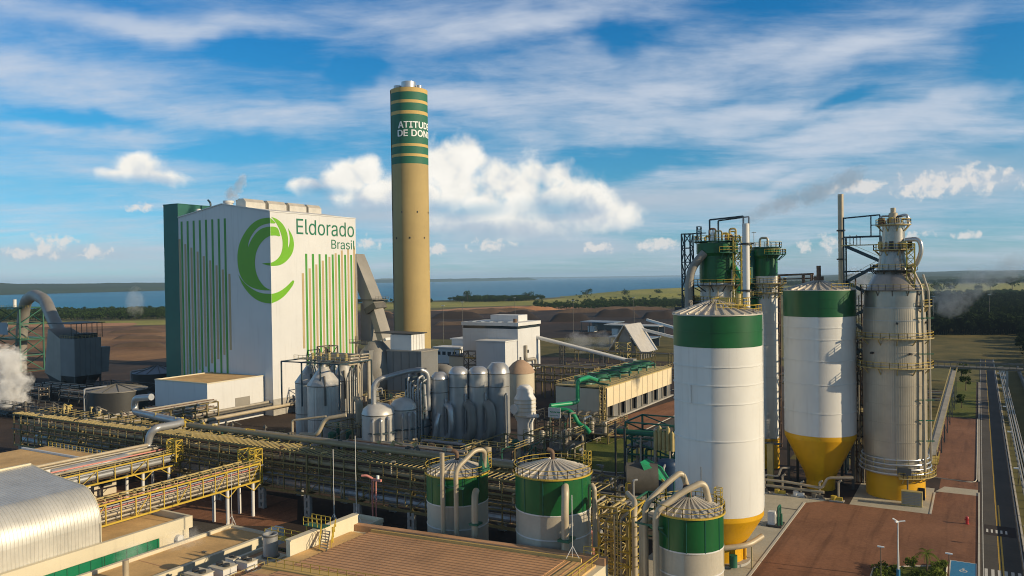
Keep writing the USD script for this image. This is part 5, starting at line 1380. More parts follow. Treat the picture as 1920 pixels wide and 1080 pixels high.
for i, (a, z, r) in enumerate(((-206.6, 4.6, .5), (-205.2, 4.0, .35), (-203.9 + .9, 3.2, .6))):
    single("wall_line", B().tube([(a + 1, 158, z), (a + 1, 228, z)], r, 10), ("pipe_lagging", "steel_gray", "pipe_beige")[i], ("upper lagged pipe running along the foot of the boiler house", "middle grey pipe running along the foot of the boiler house", "lowest beige pipe running along the foot of the boiler house")[i], "pipe", smooth=40)
simple_rack("side_pipe_rack", "pipe rack running from the annex towards the main rack", (-203.5, 124), (-203.5, 166), 5, 8.0, (3.5, 6, 8), 4, pipes=4)
simple_rack("side_pipe_rack", "dark pipe rack between main rack and domed tanks", (-196, 128), (-132, 128), 6, 6.5, (3.2, 6.2), 4, pipes=4)
simple_rack("side_pipe_rack", "dark pipe rack in front of the evaporators", (-130, 142), (-98, 142), 5, 6.5, (3.2, 6.2), 4, pipes=4)

# ---- yellow bridges and towers on the rack
yt = Thing("stair_tower", "tall yellow stair frame on the pipe rack at the end of the lower bridge", "stairs")
yt.part("frame", B().lattice(-126.2, -123.2, 107.4, 110.1, 5.6, 11.8, 1.9, .15), "safety_yellow")
yt.part("frame", B().lattice(-122.8, -121.2, 107.2, 109.0, 5.6, 12.4, 1.2, .13), "safety_yellow")
for i in range(6):
    yt.part("tread", B().box(-126 + .5 * i, -125.5 + .5 * i, 107.6, 108.8, 7 + .5 * i, 7.08 + .5 * i), "safety_yellow")
yt2 = Thing("stair_tower", "small yellow ladder frame on the rack at the end of the upper bridge", "stairs")
yt2.part("frame", B().lattice(-149.4, -146.4, 108.4, 110.0, 7.2, 11.6, 1.1, .16), "safety_yellow")


def bridge(name, label, x0, x1, y0, y1, z0, z1, bay, npipes, seed, post_y):
    t = Thing(name, label, "pipe bridge")
    r = random.Random(seed)
    for x, nm in ((x1, "front"), (x0, "rear")):
        bb = B().beam((x, y0, z0), (x, y1, z0), .24, .3).beam((x, y0, z1), (x, y1, z1), .2, .26)
        t.part("chord", bb, "safety_yellow" if nm == "front" else "rung_steel")
        n = round((y1 - y0) / bay)
        for i in range(n + 1):
            y = y0 + (y1 - y0) * i / n
            t.part("upright", B().beam((x, y, z0), (x, y, z1), .17), "safety_yellow" if nm == "front" else "rung_steel")
            if nm == "front":
                t.part("floor_beam", B().beam((x0, y, z0), (x1, y, z0), .16, .24).beam((x0, y, z1), (x1, y, z1), .16, .2), "rung_steel")
            if i < n and i % 3 == 1 and nm == "front":
                t.part("brace", B().beam((x, y, z0), (x, y + (y1 - y0) / n, z1), .12), "safety_yellow")
    for j in range(npipes):
        x = x0 + .3 + (x1 - x0 - .6) * j / (npipes - 1)
        z = z0 + .35 + (z1 - z0 - .9) * (j * 5 % 4) / 3
        t.part("pipe", B().rod((x, y0 - 1, z), (x, y1 + 1, z), r.choice([.1, .14, .2]), 7), r.choice(["pipe_lagging", "pipe_beige", "clad_metal", "pipe_pink", "pipe_rust"]), 40)
    t.part("handrail", B().rail([(x1 + .05, y0, z1), (x1 + .05, y1, z1)], .9, bay, .08), "rung_steel")
    for y in post_y:
        t.part("column", B().cyl(x1 - .3, y, 0, z0, .32, 12).cyl(x0 + .3, y, 0, z0, .32, 12), "white_paint", 35)
        t.part("bracket", B().beam((x1, y - 2.2, z0), (x1, y, z0 - 1.6), .14).beam((x1, y + 2.2, z0), (x1, y, z0 - 1.6), .14), "safety_yellow")
    return t


b2 = bridge("pipe_bridge", "lower yellow truss bridge full of pipes from the silver hall to the rack", -124.4, -120.0, 70.6, 107.4, 6.6, 9.9, 2.6, 12, 5, (99.8, 105.8))
b1 = bridge("pipe_bridge", "upper yellow truss bridge with a fat bright pipe behind the silver hall", -153.5, -147.5, 84.5, 109.8, 6.3, 8.9, 3.4, 12, 6, (101.6, 107.6))
single("bridge_pipe", B().rod((-148.4, 86, 7.5), (-148.4, 108.5, 7.6), .62, 14), "clad_metal", "fat bright pipe hung on the side of the upper yellow bridge", "pipe", smooth=40)
for i in range(5):
    single("cross_pipe", B().rod((-156.5 + 1.5 * i, 80, 10.0 - .22 * i), (-156.5 + 1.5 * i, 110, 9.8 - .22 * i), (.34, .2, .3, .16, .24)[i], 9), ("pipe_beige", "pipe_lagging", "pipe_beige", "pipe_pink", "pipe_lagging")[i],
           ("fattest cream pipe left on top of the upper bridge", "thin grey pipe beside the fattest cream pipe", "second cream pipe on the upper bridge", "pinkish pipe on the upper bridge", "grey pipe at the right on the upper bridge")[i], "pipe", smooth=40)

# ---- silver hall at the lower left, with a rounded eave
sh = Thing("silver_hall", "ribbed silver hall with a rounded eave at the lower left", "building")
XW_, XEE, YA, YB = -128.0, -113.0, 34.0, 70.6
prof = [(XEE, 2.6), (XEE, 9.4)]
for a in np.linspace(0, 1.36, 12):
    prof.append((XEE - 5.2 + 5.2 * math.cos(a), 9.4 + 5.2 * math.sin(a)))
prof += [(-125.0, 15.2), (-131.5, 16.2)]
prof = np.array(prof)
cnt = 0
yy = YA
while yy < YB - .01:                                     # one standing sheet after another
    y2 = min(yy + .52, YB)
    v, f = [], []
    for (x, z) in prof:
        v += [(x, yy, z), (x, y2 - .1, z), (x + .055, y2 - .075, z + .03), (x + .055, y2 - .02, z + .03), (x, y2, z)]
    for i in range(len(prof) - 1):
        for j in range(4):
            k = 5 * i + j
            f += [[k, k + 1, k + 6], [k, k + 6, k + 5]]
    sh.part("cladding_sheet", B().add(v, f), "hood_metal", 30)
    yy = y2
gab = Polygon([(-131.5, 0), *[(float(x), float(z) - .02) for x, z in prof[::-1]], (XEE, 0)][:]).buffer(0)
m = trimesh.creation.extrude_polygon(gab, .15, engine="earcut"); v = np.array(m.vertices)
sh.part("gable_wall", B().add(np.column_stack([v[:, 0], YB - .02 - v[:, 2], v[:, 1]]), np.array(m.faces)[:, ::-1]), "duct_gray")
sh.part("edge_trim", B().tube([(x + .03, YB + .03, z + .02) for x, z in prof], .09, 5, bend=0), "parapet")
sh.part("ridge_trim", B().beam((-131.5, YA, 16.3), (-131.5, YB, 16.3), .5, .25), "parapet")
sh.part("rear_wall", B().box(-131.6, -131.45, YA, YB, 0, 16.1), "gray_cladding")
sh.part("loading_door", B().box(XEE - 1.5, XEE + .07, 60.8, 65.9, 0, 5.2), "dark_opening")
sh.part("base_wall", B().box(XEE - .3, XEE - .05, YA, YB, 0, 2.6), "parapet")
fl = Thing("flat_building", "low building with a brown flat roof and white fascia at the left edge", "building")
fl.part("wall", B().box(-176, -156, 70, 92.4, 0, 7.4), "duct_gray")
fl.part("window_strip", B().box(-155.98, -155.9, 76, 92, 3.6, 5.6), "glass_dark")
fl.part("fascia", B().box(-153.6, -153.2, 66, 95.2, 7.2, 9.7).box(-180, -153.6, 94.8, 95.2, 7.2, 9.7), "white_paint")
fl.part("roof", B().box(-180, -153.6, 66, 94.8, 8.9, 9.3), "tan_roof")
for y in (72, 80, 88, 94):
    fl.part("column", B().box(-154.4, -153.9, y - .25, y + .25, 0, 8.2), "white_paint")
fl2 = Thing("flat_building", "beige building with a white roof edge behind the brown flat roof", "building")
fl2.part("wall", B().box(-186, -160.5, 99, 104, 0, 6.5), "cream_paint")
fl2.part("roof_edge", B().box(-186.3, -160.2, 98.7, 104.3, 6.5, 7.6), "parapet")
fl2.part("roof", B().box(-186, -160.6, 99.1, 103.9, 7.6, 7.66), "tan_roof")
fl2.part("handrail", B().rail([(-186, 104, 7.6), (-161, 104, 7.6)], 1.1, 1.6), "safety_yellow")
fl2.part("window", B().box(-160.52, -160.42, 100, 103, 2, 4.5), "glass_dark")

# ---- dark roofed building with the green window band
gw = Thing("window_building", "cream walled building with a long green window band beside the silver hall", "building")
gw.part("wall", B().box(-118.6, -112.4, 52, 85.4, 0, 5.2), "parapet")
gw.part("roof", B().box(-125.6, -112.8, 71.2, 85.4, 5.2, 5.6), "tan_roof")
gw.part("parapet", B().box(-112.8, -112.1, 52, 85.9, 4.7, 6.6).box(-125.8, -112.8, 85.4, 85.9, 4.7, 6.6), "parapet")
for i in range(2):
    gw.part("window_frame", B().box(-112.42, -112.25, 61.5 + 9.2 * i, 70.6 + 9.2 * i, 2.6, 4.55), "window_green")
    for k in range(5):
        gw.part("mullion", B().box(-112.26, -112.18, 63.2 + 1.75 * k + 9.2 * i, 63.28 + 1.75 * k + 9.2 * i, 2.6, 4.55), "steel_green")
gw.part("wall_vent", B().rod((-112.4, 83.2, 3.6), (-111.6, 83.2, 3.6), .6, 14).box(-112.4, -111.6, 81.5, 85, 2.2, 2.5), "white_paint", 35)
# ---- tan flat roof building
tr = Thing("tan_roof_building", "long building with a plain tan roof and white parapets", "building")
tr.part("wall", B().box(-107.2, -96.7, 40, 89.6, 0, 4.3), "parapet")
tr.part("roof", B().box(-106.8, -97.2, 40.5, 89.2, 4.3, 4.4), "tan_roof")
tr.part("parapet", B().box(-107.4, -106.8, 40, 89.9, 4.1, 4.9), "parapet")
tr.part("parapet", B().box(-106.8, -97.2, 89.3, 89.9, 4.1, 4.7), "parapet")
tr.part("parapet", B().box(-97.2, -96.5, 40, 89.9, 3.6, 5.2), "parapet")
tr.part("roof_vent", B().cyl(-100.9, 66.5, 4.4, 7.2, .42, 14), "pipe_beige", 35)
tr.part("roof_drain", B().box(-101.2, -100.4, 79, 79.4, 4.4, 4.52), "steel_gray")
tr.part("end_box", B().box(-97.4, -95.6, 88.0, 90.2, 3.4, 5.9), "white_paint")
tr.part("roof_seam", B().box(-106.6, -97.4, 72.2, 72.34, 4.4, 4.43), "rib_seam")

# ---- big ribbed roof
NWc, NEc, SEc, SWc = (-77.4, 87.0), (-40.1, 91.0), (-40.4, 45.0), (-78.0, 45.0)
rb = Thing("ribbed_roof_building", "wide building with a brown ribbed metal roof in the foreground", "building")
ZR = 9.2
rb.part("wall", B().prism(Polygon([NWc, NEc, SEc, SWc]), 0, ZR), "parapet")
rb.part("north_gutter", B().hexa([(-77.4, 86.0, ZR), (-40.1, 90.0, ZR), (-40.1, 91.05, ZR), (-77.4, 87.05, ZR), (-77.4, 86.0, 10.1), (-40.1, 90.0, 10.1), (-40.1, 91.05, 10.1), (-77.4, 87.05, 10.1)]), "rib_roof")
rb.part("gutter_edge", B().hexa([(-74, 85.9, ZR), (-43, 89.3, ZR), (-43, 89.6, ZR), (-74, 86.2, ZR), (-74, 85.9, 9.9), (-43, 89.3, 9.9), (-43, 89.6, 9.9), (-74, 86.2, 9.9)]), "band_tan")
tl = (4.0 / 37.3)


def roofline(x):
    return 85.9 + (x + 77.4) * tl


def strip(xa, xb, ya, yb, z0, z1):
    """A roof sheet parallel to the north edge; ya, yb are metres south of that edge."""
    f = lambda x, d: roofline(x) - d
    return B().hexa([(xa, f(xa, yb), z0), (xb, f(xb, yb), z0), (xb, f(xb, ya), z0), (xa, f(xa, ya), z0), (xa, f(xa, yb), z1), (xb, f(xb, yb), z1), (xb, f(xb, ya), z1), (xa, f(xa, ya), z1)])


n = 46
for i in range(n):
    xa = -74.2 if i < 23 else -77.0
    xb = -45.0 if i < 18 else -41.0
    d = .4 + .80 * i
    if 19 <= i < 21:
        continue                                          # the walkway along the handrail
    s = strip(xa, xb, d, d + .77, ZR, ZR + .34)
    g = strip(xa, xb, d + .60, d + .77, ZR + .3, ZR + .39)
    pth = rb.part("roof_sheet", s, "rib_roof")
    rb.part("seam", g, "rib_seam", under=pth)
rb.part("walkway", strip(-77.0, -41, .4 + .80 * 19, .4 + .80 * 21 - .05, ZR, ZR + .5), "band_tan")
rb.part("west_strip", B().hexa([(-77.0, 45, ZR), (-74.3, 45, ZR), (-74.3, 85.2, ZR), (-77.0, 85.2, ZR), (-77.0, 68, ZR + .2), (-74.3, 68, ZR + .2), (-74.3, 85.2, ZR + .2), (-77.0, 85.2, ZR + .2)]), "tan_roof")
rb.part("east_strip", strip(-44.9, -41, .4, 15, ZR, ZR + .25), "tan_roof")
for k in range(3):
    rb.part("strip_joint", strip(-44.6 + 1.2 * k, -44.4 + 1.2 * k, .5, 15, ZR + .25, ZR + .29), "rib_seam")
rb.part("west_parapet", B().box(-77.9, -77.2, 73.8, 86.9, ZR, 11.3).box(-78.1, -77.0, 73.8, 86.9, 11.3, 11.42), "parapet")
rb.part("handrail", B().rail([(-76.5, roofline(-76.5) - 16.6, ZR + .5), (-41, roofline(-41) - 16.6, ZR + .5)], 1.0, 1.3, .06), "safety_yellow")
rb.part("handrail", B().rail([(-41.2, 74, ZR + .3), (-41.0, 90, ZR + .3)], 1.1, 1.8, .07).rail([(-43, 90.2, 10.1), (-40.6, 90.5, 10.1)], 1.1, 1.2, .07), "safety_yellow")
rb.part("corner_room", B().box(-81.6, -76.6, 87.4, 91.6, 0, 9.0), "parapet")
rb.part("corner_parapet", B().box(-81.7, -76.5, 87.3, 87.6, 9.0, 9.6).box(-81.7, -76.5, 91.4, 91.7, 9.0, 9.6).box(-81.7, -81.4, 87.6, 91.4, 9.0, 9.6).box(-76.8, -76.5, 87.6, 91.4, 9.0, 9.6), "parapet")
rs = Thing("roof_steps", "yellow railed steps crossing the white parapet of the ribbed roof", "stairs")
rs.part("landing", B().box(-80.0, -76.6, 79.0, 80.6, 11.5, 11.62), "steel_green")
rs.part("handrail", B().rail([(-80, 80.6, 11.6), (-76.6, 80.6, 11.6)], 1.1, .9, .08).rail([(-80, 79.0, 11.6), (-76.6, 79.0, 11.6)], 1.1, .9, .08).rail([(-76.6, 79, 11.6), (-75.2, 77.0, 9.6)], 1.1, .8, .08).rail([(-75.4, 80.4, 11.6), (-74.2, 78.2, 9.6)], 1.1, .8, .08), "safety_yellow")
for i in range(7):
    rs.part("step", B().box(-76.5 + .2 * i, -75.2 + .2 * i, 78.9 - .28 * i, 79.2 - .28 * i, 11.3 - .26 * i, 11.36 - .26 * i), "parapet")
for s_ in (-1, 1):
    rs.part("stringer", B().beam((-75.8 + .65 * s_, 79.0, 11.4), (-74.5 + .65 * s_, 76.9, 9.4), .1, .25), "steel_gray")
rs.part("leg", B().beam((-79.6, 79.2, 3.4), (-79.6, 79.2, 11.5), .15).beam((-79.6, 80.4, 3.4), (-79.6, 80.4, 11.5), .15).beam((-76.0, 80.4, 9.3), (-76.0, 80.4, 11.5), .15), "safety_yellow")
rs.part("gangway", B().box(-88, -80, 79.4, 80.6, 8.6, 8.7).rail([(-88, 80.6, 8.7), (-80, 80.6, 8.7)], 1.1, 1.4, .08).rail([(-88, 79.4, 8.7), (-80, 79.4, 8.7)], 1.1, 1.4, .08), "safety_yellow")
lw = Thing("link_wing", "white ribbed lower wing between the tan roof and the brown ribbed roof", "building")
lw.part("wall", B().box(-86.4, -78.2, 48, 78.4, 0, 7.5), "parapet")
lw.part("roof", B().box(-86.2, -78.3, 48.2, 78.2, 7.5, 7.6), "rib_roof")
for i in range(20):
    lw.part("roof_seam", B().box(-82.0, -78.4, 48.5 + 1.2 * i, 48.66 + 1.2 * i, 7.6, 7.74), "rib_seam")
lw.part("parapet", B().box(-86.5, -86.0, 66, 78.4, 7.3, 8.0), "parapet")
vs = Thing("vent_stack", "stout grey cylindrical vent stack on a white curb by the parapet", "vent", (-82.2, 75.1, 7.6))
vs.part("drum", B().lathe(-82.2, 75.1, [(.98, 8.1), (.98, 11.2), (.98, 11.2), (.86, 11.2), (.86, 10.0)], 28), "clad_metal", 35)
vs.part("curb", B().box(-83.8, -80.6, 73.5, 76.7, 7.6, 8.1), "parapet")
vs.part("flange", B().annulus(-82.2, 75.1, 8.1, 8.3, .98, 1.18, 28).annulus(-82.2, 75.1, 10.9, 11.1, .98, 1.05, 28), "steel_gray")
for i, (x, y, s_) in enumerate(((-83.8, 68.6, .9), (-82.6, 71.4, .7), (-85.0, 71.2, .5), (-84.6, 65.6, .9))):
    t = Thing("roof_unit", ["pale roof unit nearest the photo's lower edge", "roof unit with small fans before the vent stack", "small low roof unit by the tan roof's parapet", "pale roof unit behind the lowest rail"][i], "ventilation unit", (x, y, 7.6))
    t.part("casing", B().box(x - 1.5 * s_, x + 1.5 * s_, y - 1.2 * s_, y + 1.2 * s_, 7.62, 8.6), "white_paint")
    t.part("lid", B().box(x - 1.6 * s_, x + 1.6 * s_, y - 1.3 * s_, y + 1.3 * s_, 8.6, 8.72), "cream_paint")
    for k in (-1, 1):
        t.part("fan", B().cyl(x + .7 * k * s_, y, 8.72, 9.0, .5 * s_, 14), "dark_metal", 35)
    t.part("duct", B().tube([(x, y + 1.2 * s_, 8.3), (x, y + 2.0 * s_, 8.3), (x, y + 2.0 * s_, 7.7)], .3, 8), "clad_metal", 40)
rg = Thing("roof_railing", "low yellow railing on the link wing at the lower edge", "railing")
rg.part("rail", B().rail([(-86, 64, 7.65), (-80, 64, 7.65), (-80, 72, 7.65)], 1.1, 1.5, .07), "rung_steel")
lm0 = None
for i, (x, y, z, h, lab) in enumerate([(-107.0, 89.6, 4.9, 8.6, "lightning rod on the corner of the tan roof"), (-83.0, 88.2, 8.9, 11.0, "lightning rod beside the roof's corner room"), (-79.0, 88.6, 9.6, 12.6, "tallest lightning rod by the corner room"), (-44.0, 89.0, 10.0, 7.8, "lightning rod with a tripod on the ribbed roof's right corner")]):
    t = Thing("lightning_rod", lab, "lightning rod", (x, y, z), "lightning rods on the front roofs")
    t.part("rod", B().rod((x, y, z), (x, y, z + h), .045, 6), "white_paint")
    t.part("tripod", B().beam((x, y, z + 1.4), (x + .9, y, z), .06).beam((x, y, z + 1.4), (x - .5, y + .8, z), .06).beam((x, y, z + 1.4), (x - .5, y - .8, z), .06), "white_paint")
for i, (x, y) in enumerate(((-48.6, 100.4), (-45.4, 102.6))):
    t = Thing("equipment_box", ["left white equipment box right of the ribbed roof", "right white equipment box beside the yellow frame"][i], "box", (x, y, 0))
    t.part("casing", B().box(x - 1.5, x + 1.5, y - 1.2, y + 1.2, .1, 2.4), "white_paint")
    t.part("lid", B().box(x - 1.7, x + 1.7, y - 1.4, y + 1.4, 2.4, 2.55), "parapet")

# ---- three green topped tanks in front
def green_tank(i, x, y, r, z1, lab, zg, rings):
    t = Thing("green_top_tank", lab, "tank", (x, y, 0), "green topped concrete tanks in front of the rack")
    t.part("shell", B().lathe(x, y, [(r, 0), (r, zg)], 64), "silo_concrete", 40)
    t.part("green_band", B().lathe(x, y, [(r + .04, zg), (r + .04, z1)], 64), "tank_green", 40)
    for z in rings:
        t.part("seam_ring", B().annulus(x, y, z, z + .16, r - .01, r + .07, 64), "white_paint")
    t.part("roof", B().lathe(x, y, [(r + .12, z1), (r + .12, z1 + .12), (.5, z1 + 1.55), (.01, z1 + 1.55)], 64), "roof_metal", 30)
    for k in range(24):
        a = k * 2 * math.pi / 24 + .05
        t.part("roof_rib", B().beam((x + (r + .1) * math.cos(a), y + (r + .1) * math.sin(a), z1 + .18), (x + .6 * math.cos(a), y + .6 * math.sin(a), z1 + 1.62), .17, .2), "roof_metal")
    t.part("rim", B().annulus(x, y, z1 - .06, z1 + .14, r + .02, r + .30, 64), "safety_yellow")
    t.part("handrail", B().ring_rail(x, y, z1 + .1, r + .2, 1.1, 26, w=.075), "safety_yellow")
    t.part("roof_vent", B().tube([(x, y, z1 + 1.5), (x, y, z1 + 2.7), (x - .7, y - .2, z1 + 2.9)], .32, 10, bend=.5), "pipe_rust", 40)
    t.part("ladder_cage", B().lattice(x + r * .55, x + r * .55 + .8, y + r * .75, y + r * .75 + .8, z1, z1 + 2.2, .6, .07, False), "safety_yellow")
    for k in range(4):
        a = -1.9 + .55 * k
        t.part("panel_seam", B().beam((x + (r + .06) * math.cos(a), y + (r + .06) * math.sin(a), zg), (x + (r + .06) * math.cos(a), y + (r + .06) * math.sin(a), z1), .08), "dark_green")
    return t


T1 = green_tank(0, -65.8, 95.6, 4.45, 17.0, "left green topped tank with two pipes up its front", 13.0, (12.9, 9.6, 6.2, 3))
T2 = green_tank(1, -50.3, 96.0, 5.1, 18.6, "middle and widest green topped tank with one front pipe", 13.9, (13.8, 10.6, 7.2, 3.6))
T3 = green_tank(2, -31.1, 95.6, 4.05, 16.0, "right and nearest green topped tank with two bent pipes over its roof", 11.9, (11.8, 8.9, 6.2, 3.2))
T1.part("fill_pipe", B().tube([(-64.6, 90.2, 2), (-64.6, 90.2, 20.8)], .33, 12), "pipe_beige", 40)
T1.part("fill_pipe", B().tube([(-62.6, 90.6, 2), (-62.6, 90.6, 18.6), (-61.3, 93.6, 20.9), (-60.7, 95.2, 20.6), (-61.4, 96.0, 17.8)], .33, 12, bend=1.0), "pipe_beige", 40)
T1.part("overflow_pipe", B().tube([(-60.6, 92.6, 15.4), (-60.1, 91.5, 15.2), (-59.9, 91.1, 13.2), (-59.9, 91.1, 3)], .48, 12, bend=1.0), "pipe_beige", 40)
T1.part("pipe_clamp", B().box(-65.8, -61.6, 90.5, 91.4, 15.9, 16.05).box(-65.8, -61.6, 89.7, 91.2, 7.6, 7.8).box(-60.5, -59.2, 90.5, 92, 11.2, 11.45), "steel_green")
T2.part("overflow_pipe", B().tube([(-46.9, 92.9, 17.8), (-46.2, 91.6, 17.4), (-46.0, 91.0, 15.0), (-46.0, 91.0, 4)], .50, 14, bend=1.2), "pipe_beige", 40)
T2.part("pipe_clamp", B().box(-46.8, -45.2, 90.3, 92.4, 11.1, 11.4), "steel_green")
T2.part("overflow_pipe", B().tube([(-44.9, 96.8, 17.2), (-44.4, 96.6, 16.8), (-44.4, 96.6, 9)], .34, 10, bend=.6), "pipe_beige", 40)
T3.part("fill_pipe", B().tube([(-35.9, 93.0, 1), (-35.9, 93.0, 16.6), (-34.3, 95.2, 18.6), (-32.6, 97.4, 20.3), (-32.1, 98.0, 18.0)], .37, 14, bend=1.1), "pipe_beige", 40)
T3.part("fill_pipe", B().tube([(-34.0, 91.6, 1), (-34.0, 91.6, 16.4), (-31.6, 94.2, 18.4), (-29.4, 96.2, 19.6), (-29.0, 96.8, 17.0)], .40, 14, bend=1.1), "pipe_beige", 40)
T3.part("overflow_pipe", B().tube([(-36.2, 95.6, 14.2), (-37.0, 95.0, 13.6), (-37.0, 95.0, 1)], .55, 12, bend=1.2), "pipe_beige", 40)
T3.part("pipe_clamp", B().beam((-36.8, 92.0, 14.6), (-33.0, 91.4, 14.6), .25, .2).beam((-33.6, 91.4, 14.4), (-32.4, 92.0, 13.2), .16).beam((-36.6, 92.2, 6.6), (-33.2, 91.4, 6.6), .25, .2), "steel_green")
T3.part("roof_bracket", B().beam((-31.4, 95.4, 16.6), (-31.0, 95.2, 19.2), .12).beam((-30.6, 94.9, 16.6), (-31.0, 95.2, 19.2), .12).beam((-33.4, 96.6, 16.4), (-33.4, 96.6, 19.2), .12), "steel_green")
T3.part("roof_lamp", B().rod((-30.2, 97.6, 16), (-30.2, 97.6, 21.0), .05, 6), "steel_gray")
T1.part("roof_bracket", B().hexa([(-61.9, 95, 17.4), (-61.0, 95, 17.4), (-61.0, 97, 17.4), (-61.9, 97, 17.4), (-61.5, 95.4, 20.4), (-61.3, 95.4, 20.4), (-61.3, 96.4, 20.4), (-61.5, 96.4, 20.4)]), "steel_green")

# ---- yellow pipe frame at the rack's east end
yf = Thing("pipe_tower", "yellow braced pipe frame with a coil at the east end of the pipe rack", "frame")
yf.part("frame", B().lattice(-50.0, -42.6, 104.4, 110.2, 0, 12.0, 2.0, .17), "safety_yellow")
yf.part("frame", B().lattice(-47.4, -44.4, 104.2, 107.4, 0, 12.2, 1.5, .12), "rung_steel")
for i in range(9):
    yf.part("pipe", B().tube([(-49.6 + .8 * i, 104.1 + .4 * (i % 3), .4), (-49.6 + .8 * i, 104.1 + .4 * (i % 3), 10 + (i * 3 % 4) * .6), (-49.2 + .8 * i, 109, 11 + (i * 3 % 4) * .4)], .13 + .05 * (i % 3), 7), ("pipe_beige", "pipe_lagging", "rung_steel")[i % 3], 40)
yf.part("big_pipe", B().tube([(-42.0, 104.6, .5), (-42.0, 104.6, 11.2), (-43.4, 108.5, 12.2), (-46, 112, 12.2)], .4, 12, bend=1.2), "pipe_beige", 40)
yf.part("coil", B().tube([(-48.3 + 1.3 * math.cos(a), 103.9, 7.4 + 1.3 * math.sin(a)) for a in np.linspace(0, 6.28, 22)], .22, 8, bend=0), "safety_yellow", 40)
for k in range(8):
    yf.part("bracket", B().beam((-42.5, 104.4, 1.2 + 1.4 * k), (-41.3, 104.2, 1.6 + 1.4 * k), .12), "safety_yellow")
yf.part("dish", B().lathe(-49.6, 103.2, [(1.5, 4.8), (1.5, 5.05), (.2, 5.1)], 20), "pipe_beige", 40)
single("red_standpipe", B().tube([(-46.9, 101.4, .1), (-46.9, 101.4, 9.2), (-47.9, 101.2, 9.7), (-48.2, 101.2, 9.6)], .16, 8, bend=.5), "pipe_pink", "thin red standpipe before the yellow pipe frame", "pipe", smooth=40)
rl = Thing("monitor_stand", "dull red fire monitor stand under the pipe rack", "fire monitor", (-93, 108.6, 0))
rl.part("post", B().rod((-93, 108.6, 0), (-93, 108.6, 10), .16, 8).rod((-92.2, 108.6, 0), (-92.2, 108.6, 9.6), .12, 8), "pipe_pink")
rl.part("nozzle", B().tube([(-93, 108.6, 9.8), (-93.8, 108, 10.4), (-94.6, 107.6, 10.3)], .22, 8).box(-92.6, -90.8, 108.2, 108.6, 9.5, 9.9), "pipe_pink")
rl.part("lamp", B().cyl(-91.4, 108.2, 10.0, 10.6, .25, 10), "letter_white", 35)

# ---- big conical silo
SX, SY = -35.8, 125.0
bs = Thing("conical_silo", "largest white silo with a green top and yellow cone, nearest the camera", "silo", (SX, SY, 0))
bs.part("shell", B().lathe(SX, SY, [(6.78, 8.3), (6.78, 34.0)], 96), "white_tank", 40)
bs.part("green_band", B().lathe(SX, SY, [(6.82, 34.0), (6.82, 38.8)], 96), "tank_green", 40)
bs.part("band_seam", B().annulus(SX, SY, 36.3, 36.42, 6.8, 6.87, 96), "tank_green")
for i, (z, a0, a1) in enumerate(((31.0, 0, 6.2832), (28.2, 0, 6.2832), (25.4, 0, 6.2832), (19.8, 0, 6.2832))):
    bs.part("hoop", B().annulus(SX, SY, z, z + .12, 6.76, 6.88, 96, a0, a1), "white_tank")
bs.part("cone", B().lathe(SX, SY, [(6.80, 8.3), (6.80, 7.6), (6.72, 7.4), (3.95, 2.9), (3.8, 2.6)], 96), "cone_yellow", 20)
bs.part("skirt", B().lathe(SX, SY, [(3.7, .1), (3.7, 2.6)], 48), "cone_yellow", 40)
for k in range(8):
    a = k * math.pi / 4 - 1.5
    bs.part("skirt_leg", B().box(SX + 3.8 * math.cos(a) - .3, SX + 3.8 * math.cos(a) + .3, SY + 3.8 * math.sin(a) - .3, SY + 3.8 * math.sin(a) + .3, .1, 2.9), "cone_yellow")
bs.part("footing", B().cyl(SX, SY, .05, .45, 4.7, 40), "concrete", 35)
bs.part("discharge_pipe", B().tube([(SX - 6, SY - 3.5, 3.0), (SX + 1, SY - 4.9, 3.1), (SX + 5.2, SY - 2.4, 3.6), (SX + 6.4, SY + 1, 4.2)], .42, 12, bend=1.6), "pipe_beige", 40)
bs.part("discharge_frame", B().beam((SX + 5.6, SY - 2.4, .1), (SX + 5.6, SY - 2.4, 3.4), .14).beam((SX - 2, SY - 5, .1), (SX - 2, SY - 5, 3.0), .14).beam((SX + 2, SY - 4.8, .1), (SX + 2, SY - 4.8, 3.0), .14), "rung_steel")
bs.part("discharge_gear", B().cyl(SX + 1.2, SY - 4.7, .4, 2.0, .7, 14).cyl(SX - 1.4, SY - 4.6, .4, 1.7, .6, 14).cyl(SX + 3.2, SY - 3.9, .4, 2.2, .6, 14), "steel_green", 35)
bs.part("roof", B().lathe(SX, SY, [(6.95, 38.8), (6.95, 38.95), (.6, 41.0), (.01, 41.0)], 72), "roof_metal", 30)
for k in range(28):
    a = k * 2 * math.pi / 28
    bs.part("roof_rib", B().beam((SX + 6.9 * math.cos(a), SY + 6.9 * math.sin(a), 39.05), (SX + .8 * math.cos(a), SY + .8 * math.sin(a), 41.05), .24, .26), "roof_metal")
bs.part("roof_platform", B().box(SX - .2, SX + 4.8, SY - 2.6, SY + 1.8, 40.1, 40.25).rail([(SX - .2, SY - 2.6, 40.25), (SX + 4.8, SY - 2.6, 40.25), (SX + 4.8, SY + 1.8, 40.25), (SX - .2, SY + 1.8, 40.25), (SX - .2, SY - 2.6, 40.25)], 1.1, 1.2, .09), "safety_yellow")
bs.part("roof_platform", B().rail([(SX + 1.4, SY - 5.4, 39.6), (SX + 6.0, SY - 1.6, 39.2), (SX + 6.4, SY + 2, 39.2)], 1.1, 1.3, .09), "safety_yellow")
bs.part("roof_gear", B().box(SX + .6, SX + 2.2, SY - 1, SY + .6, 40.2, 41.4).cyl(SX + 3.4, SY, 40.2, 42, .4, 10), "rung_steel")
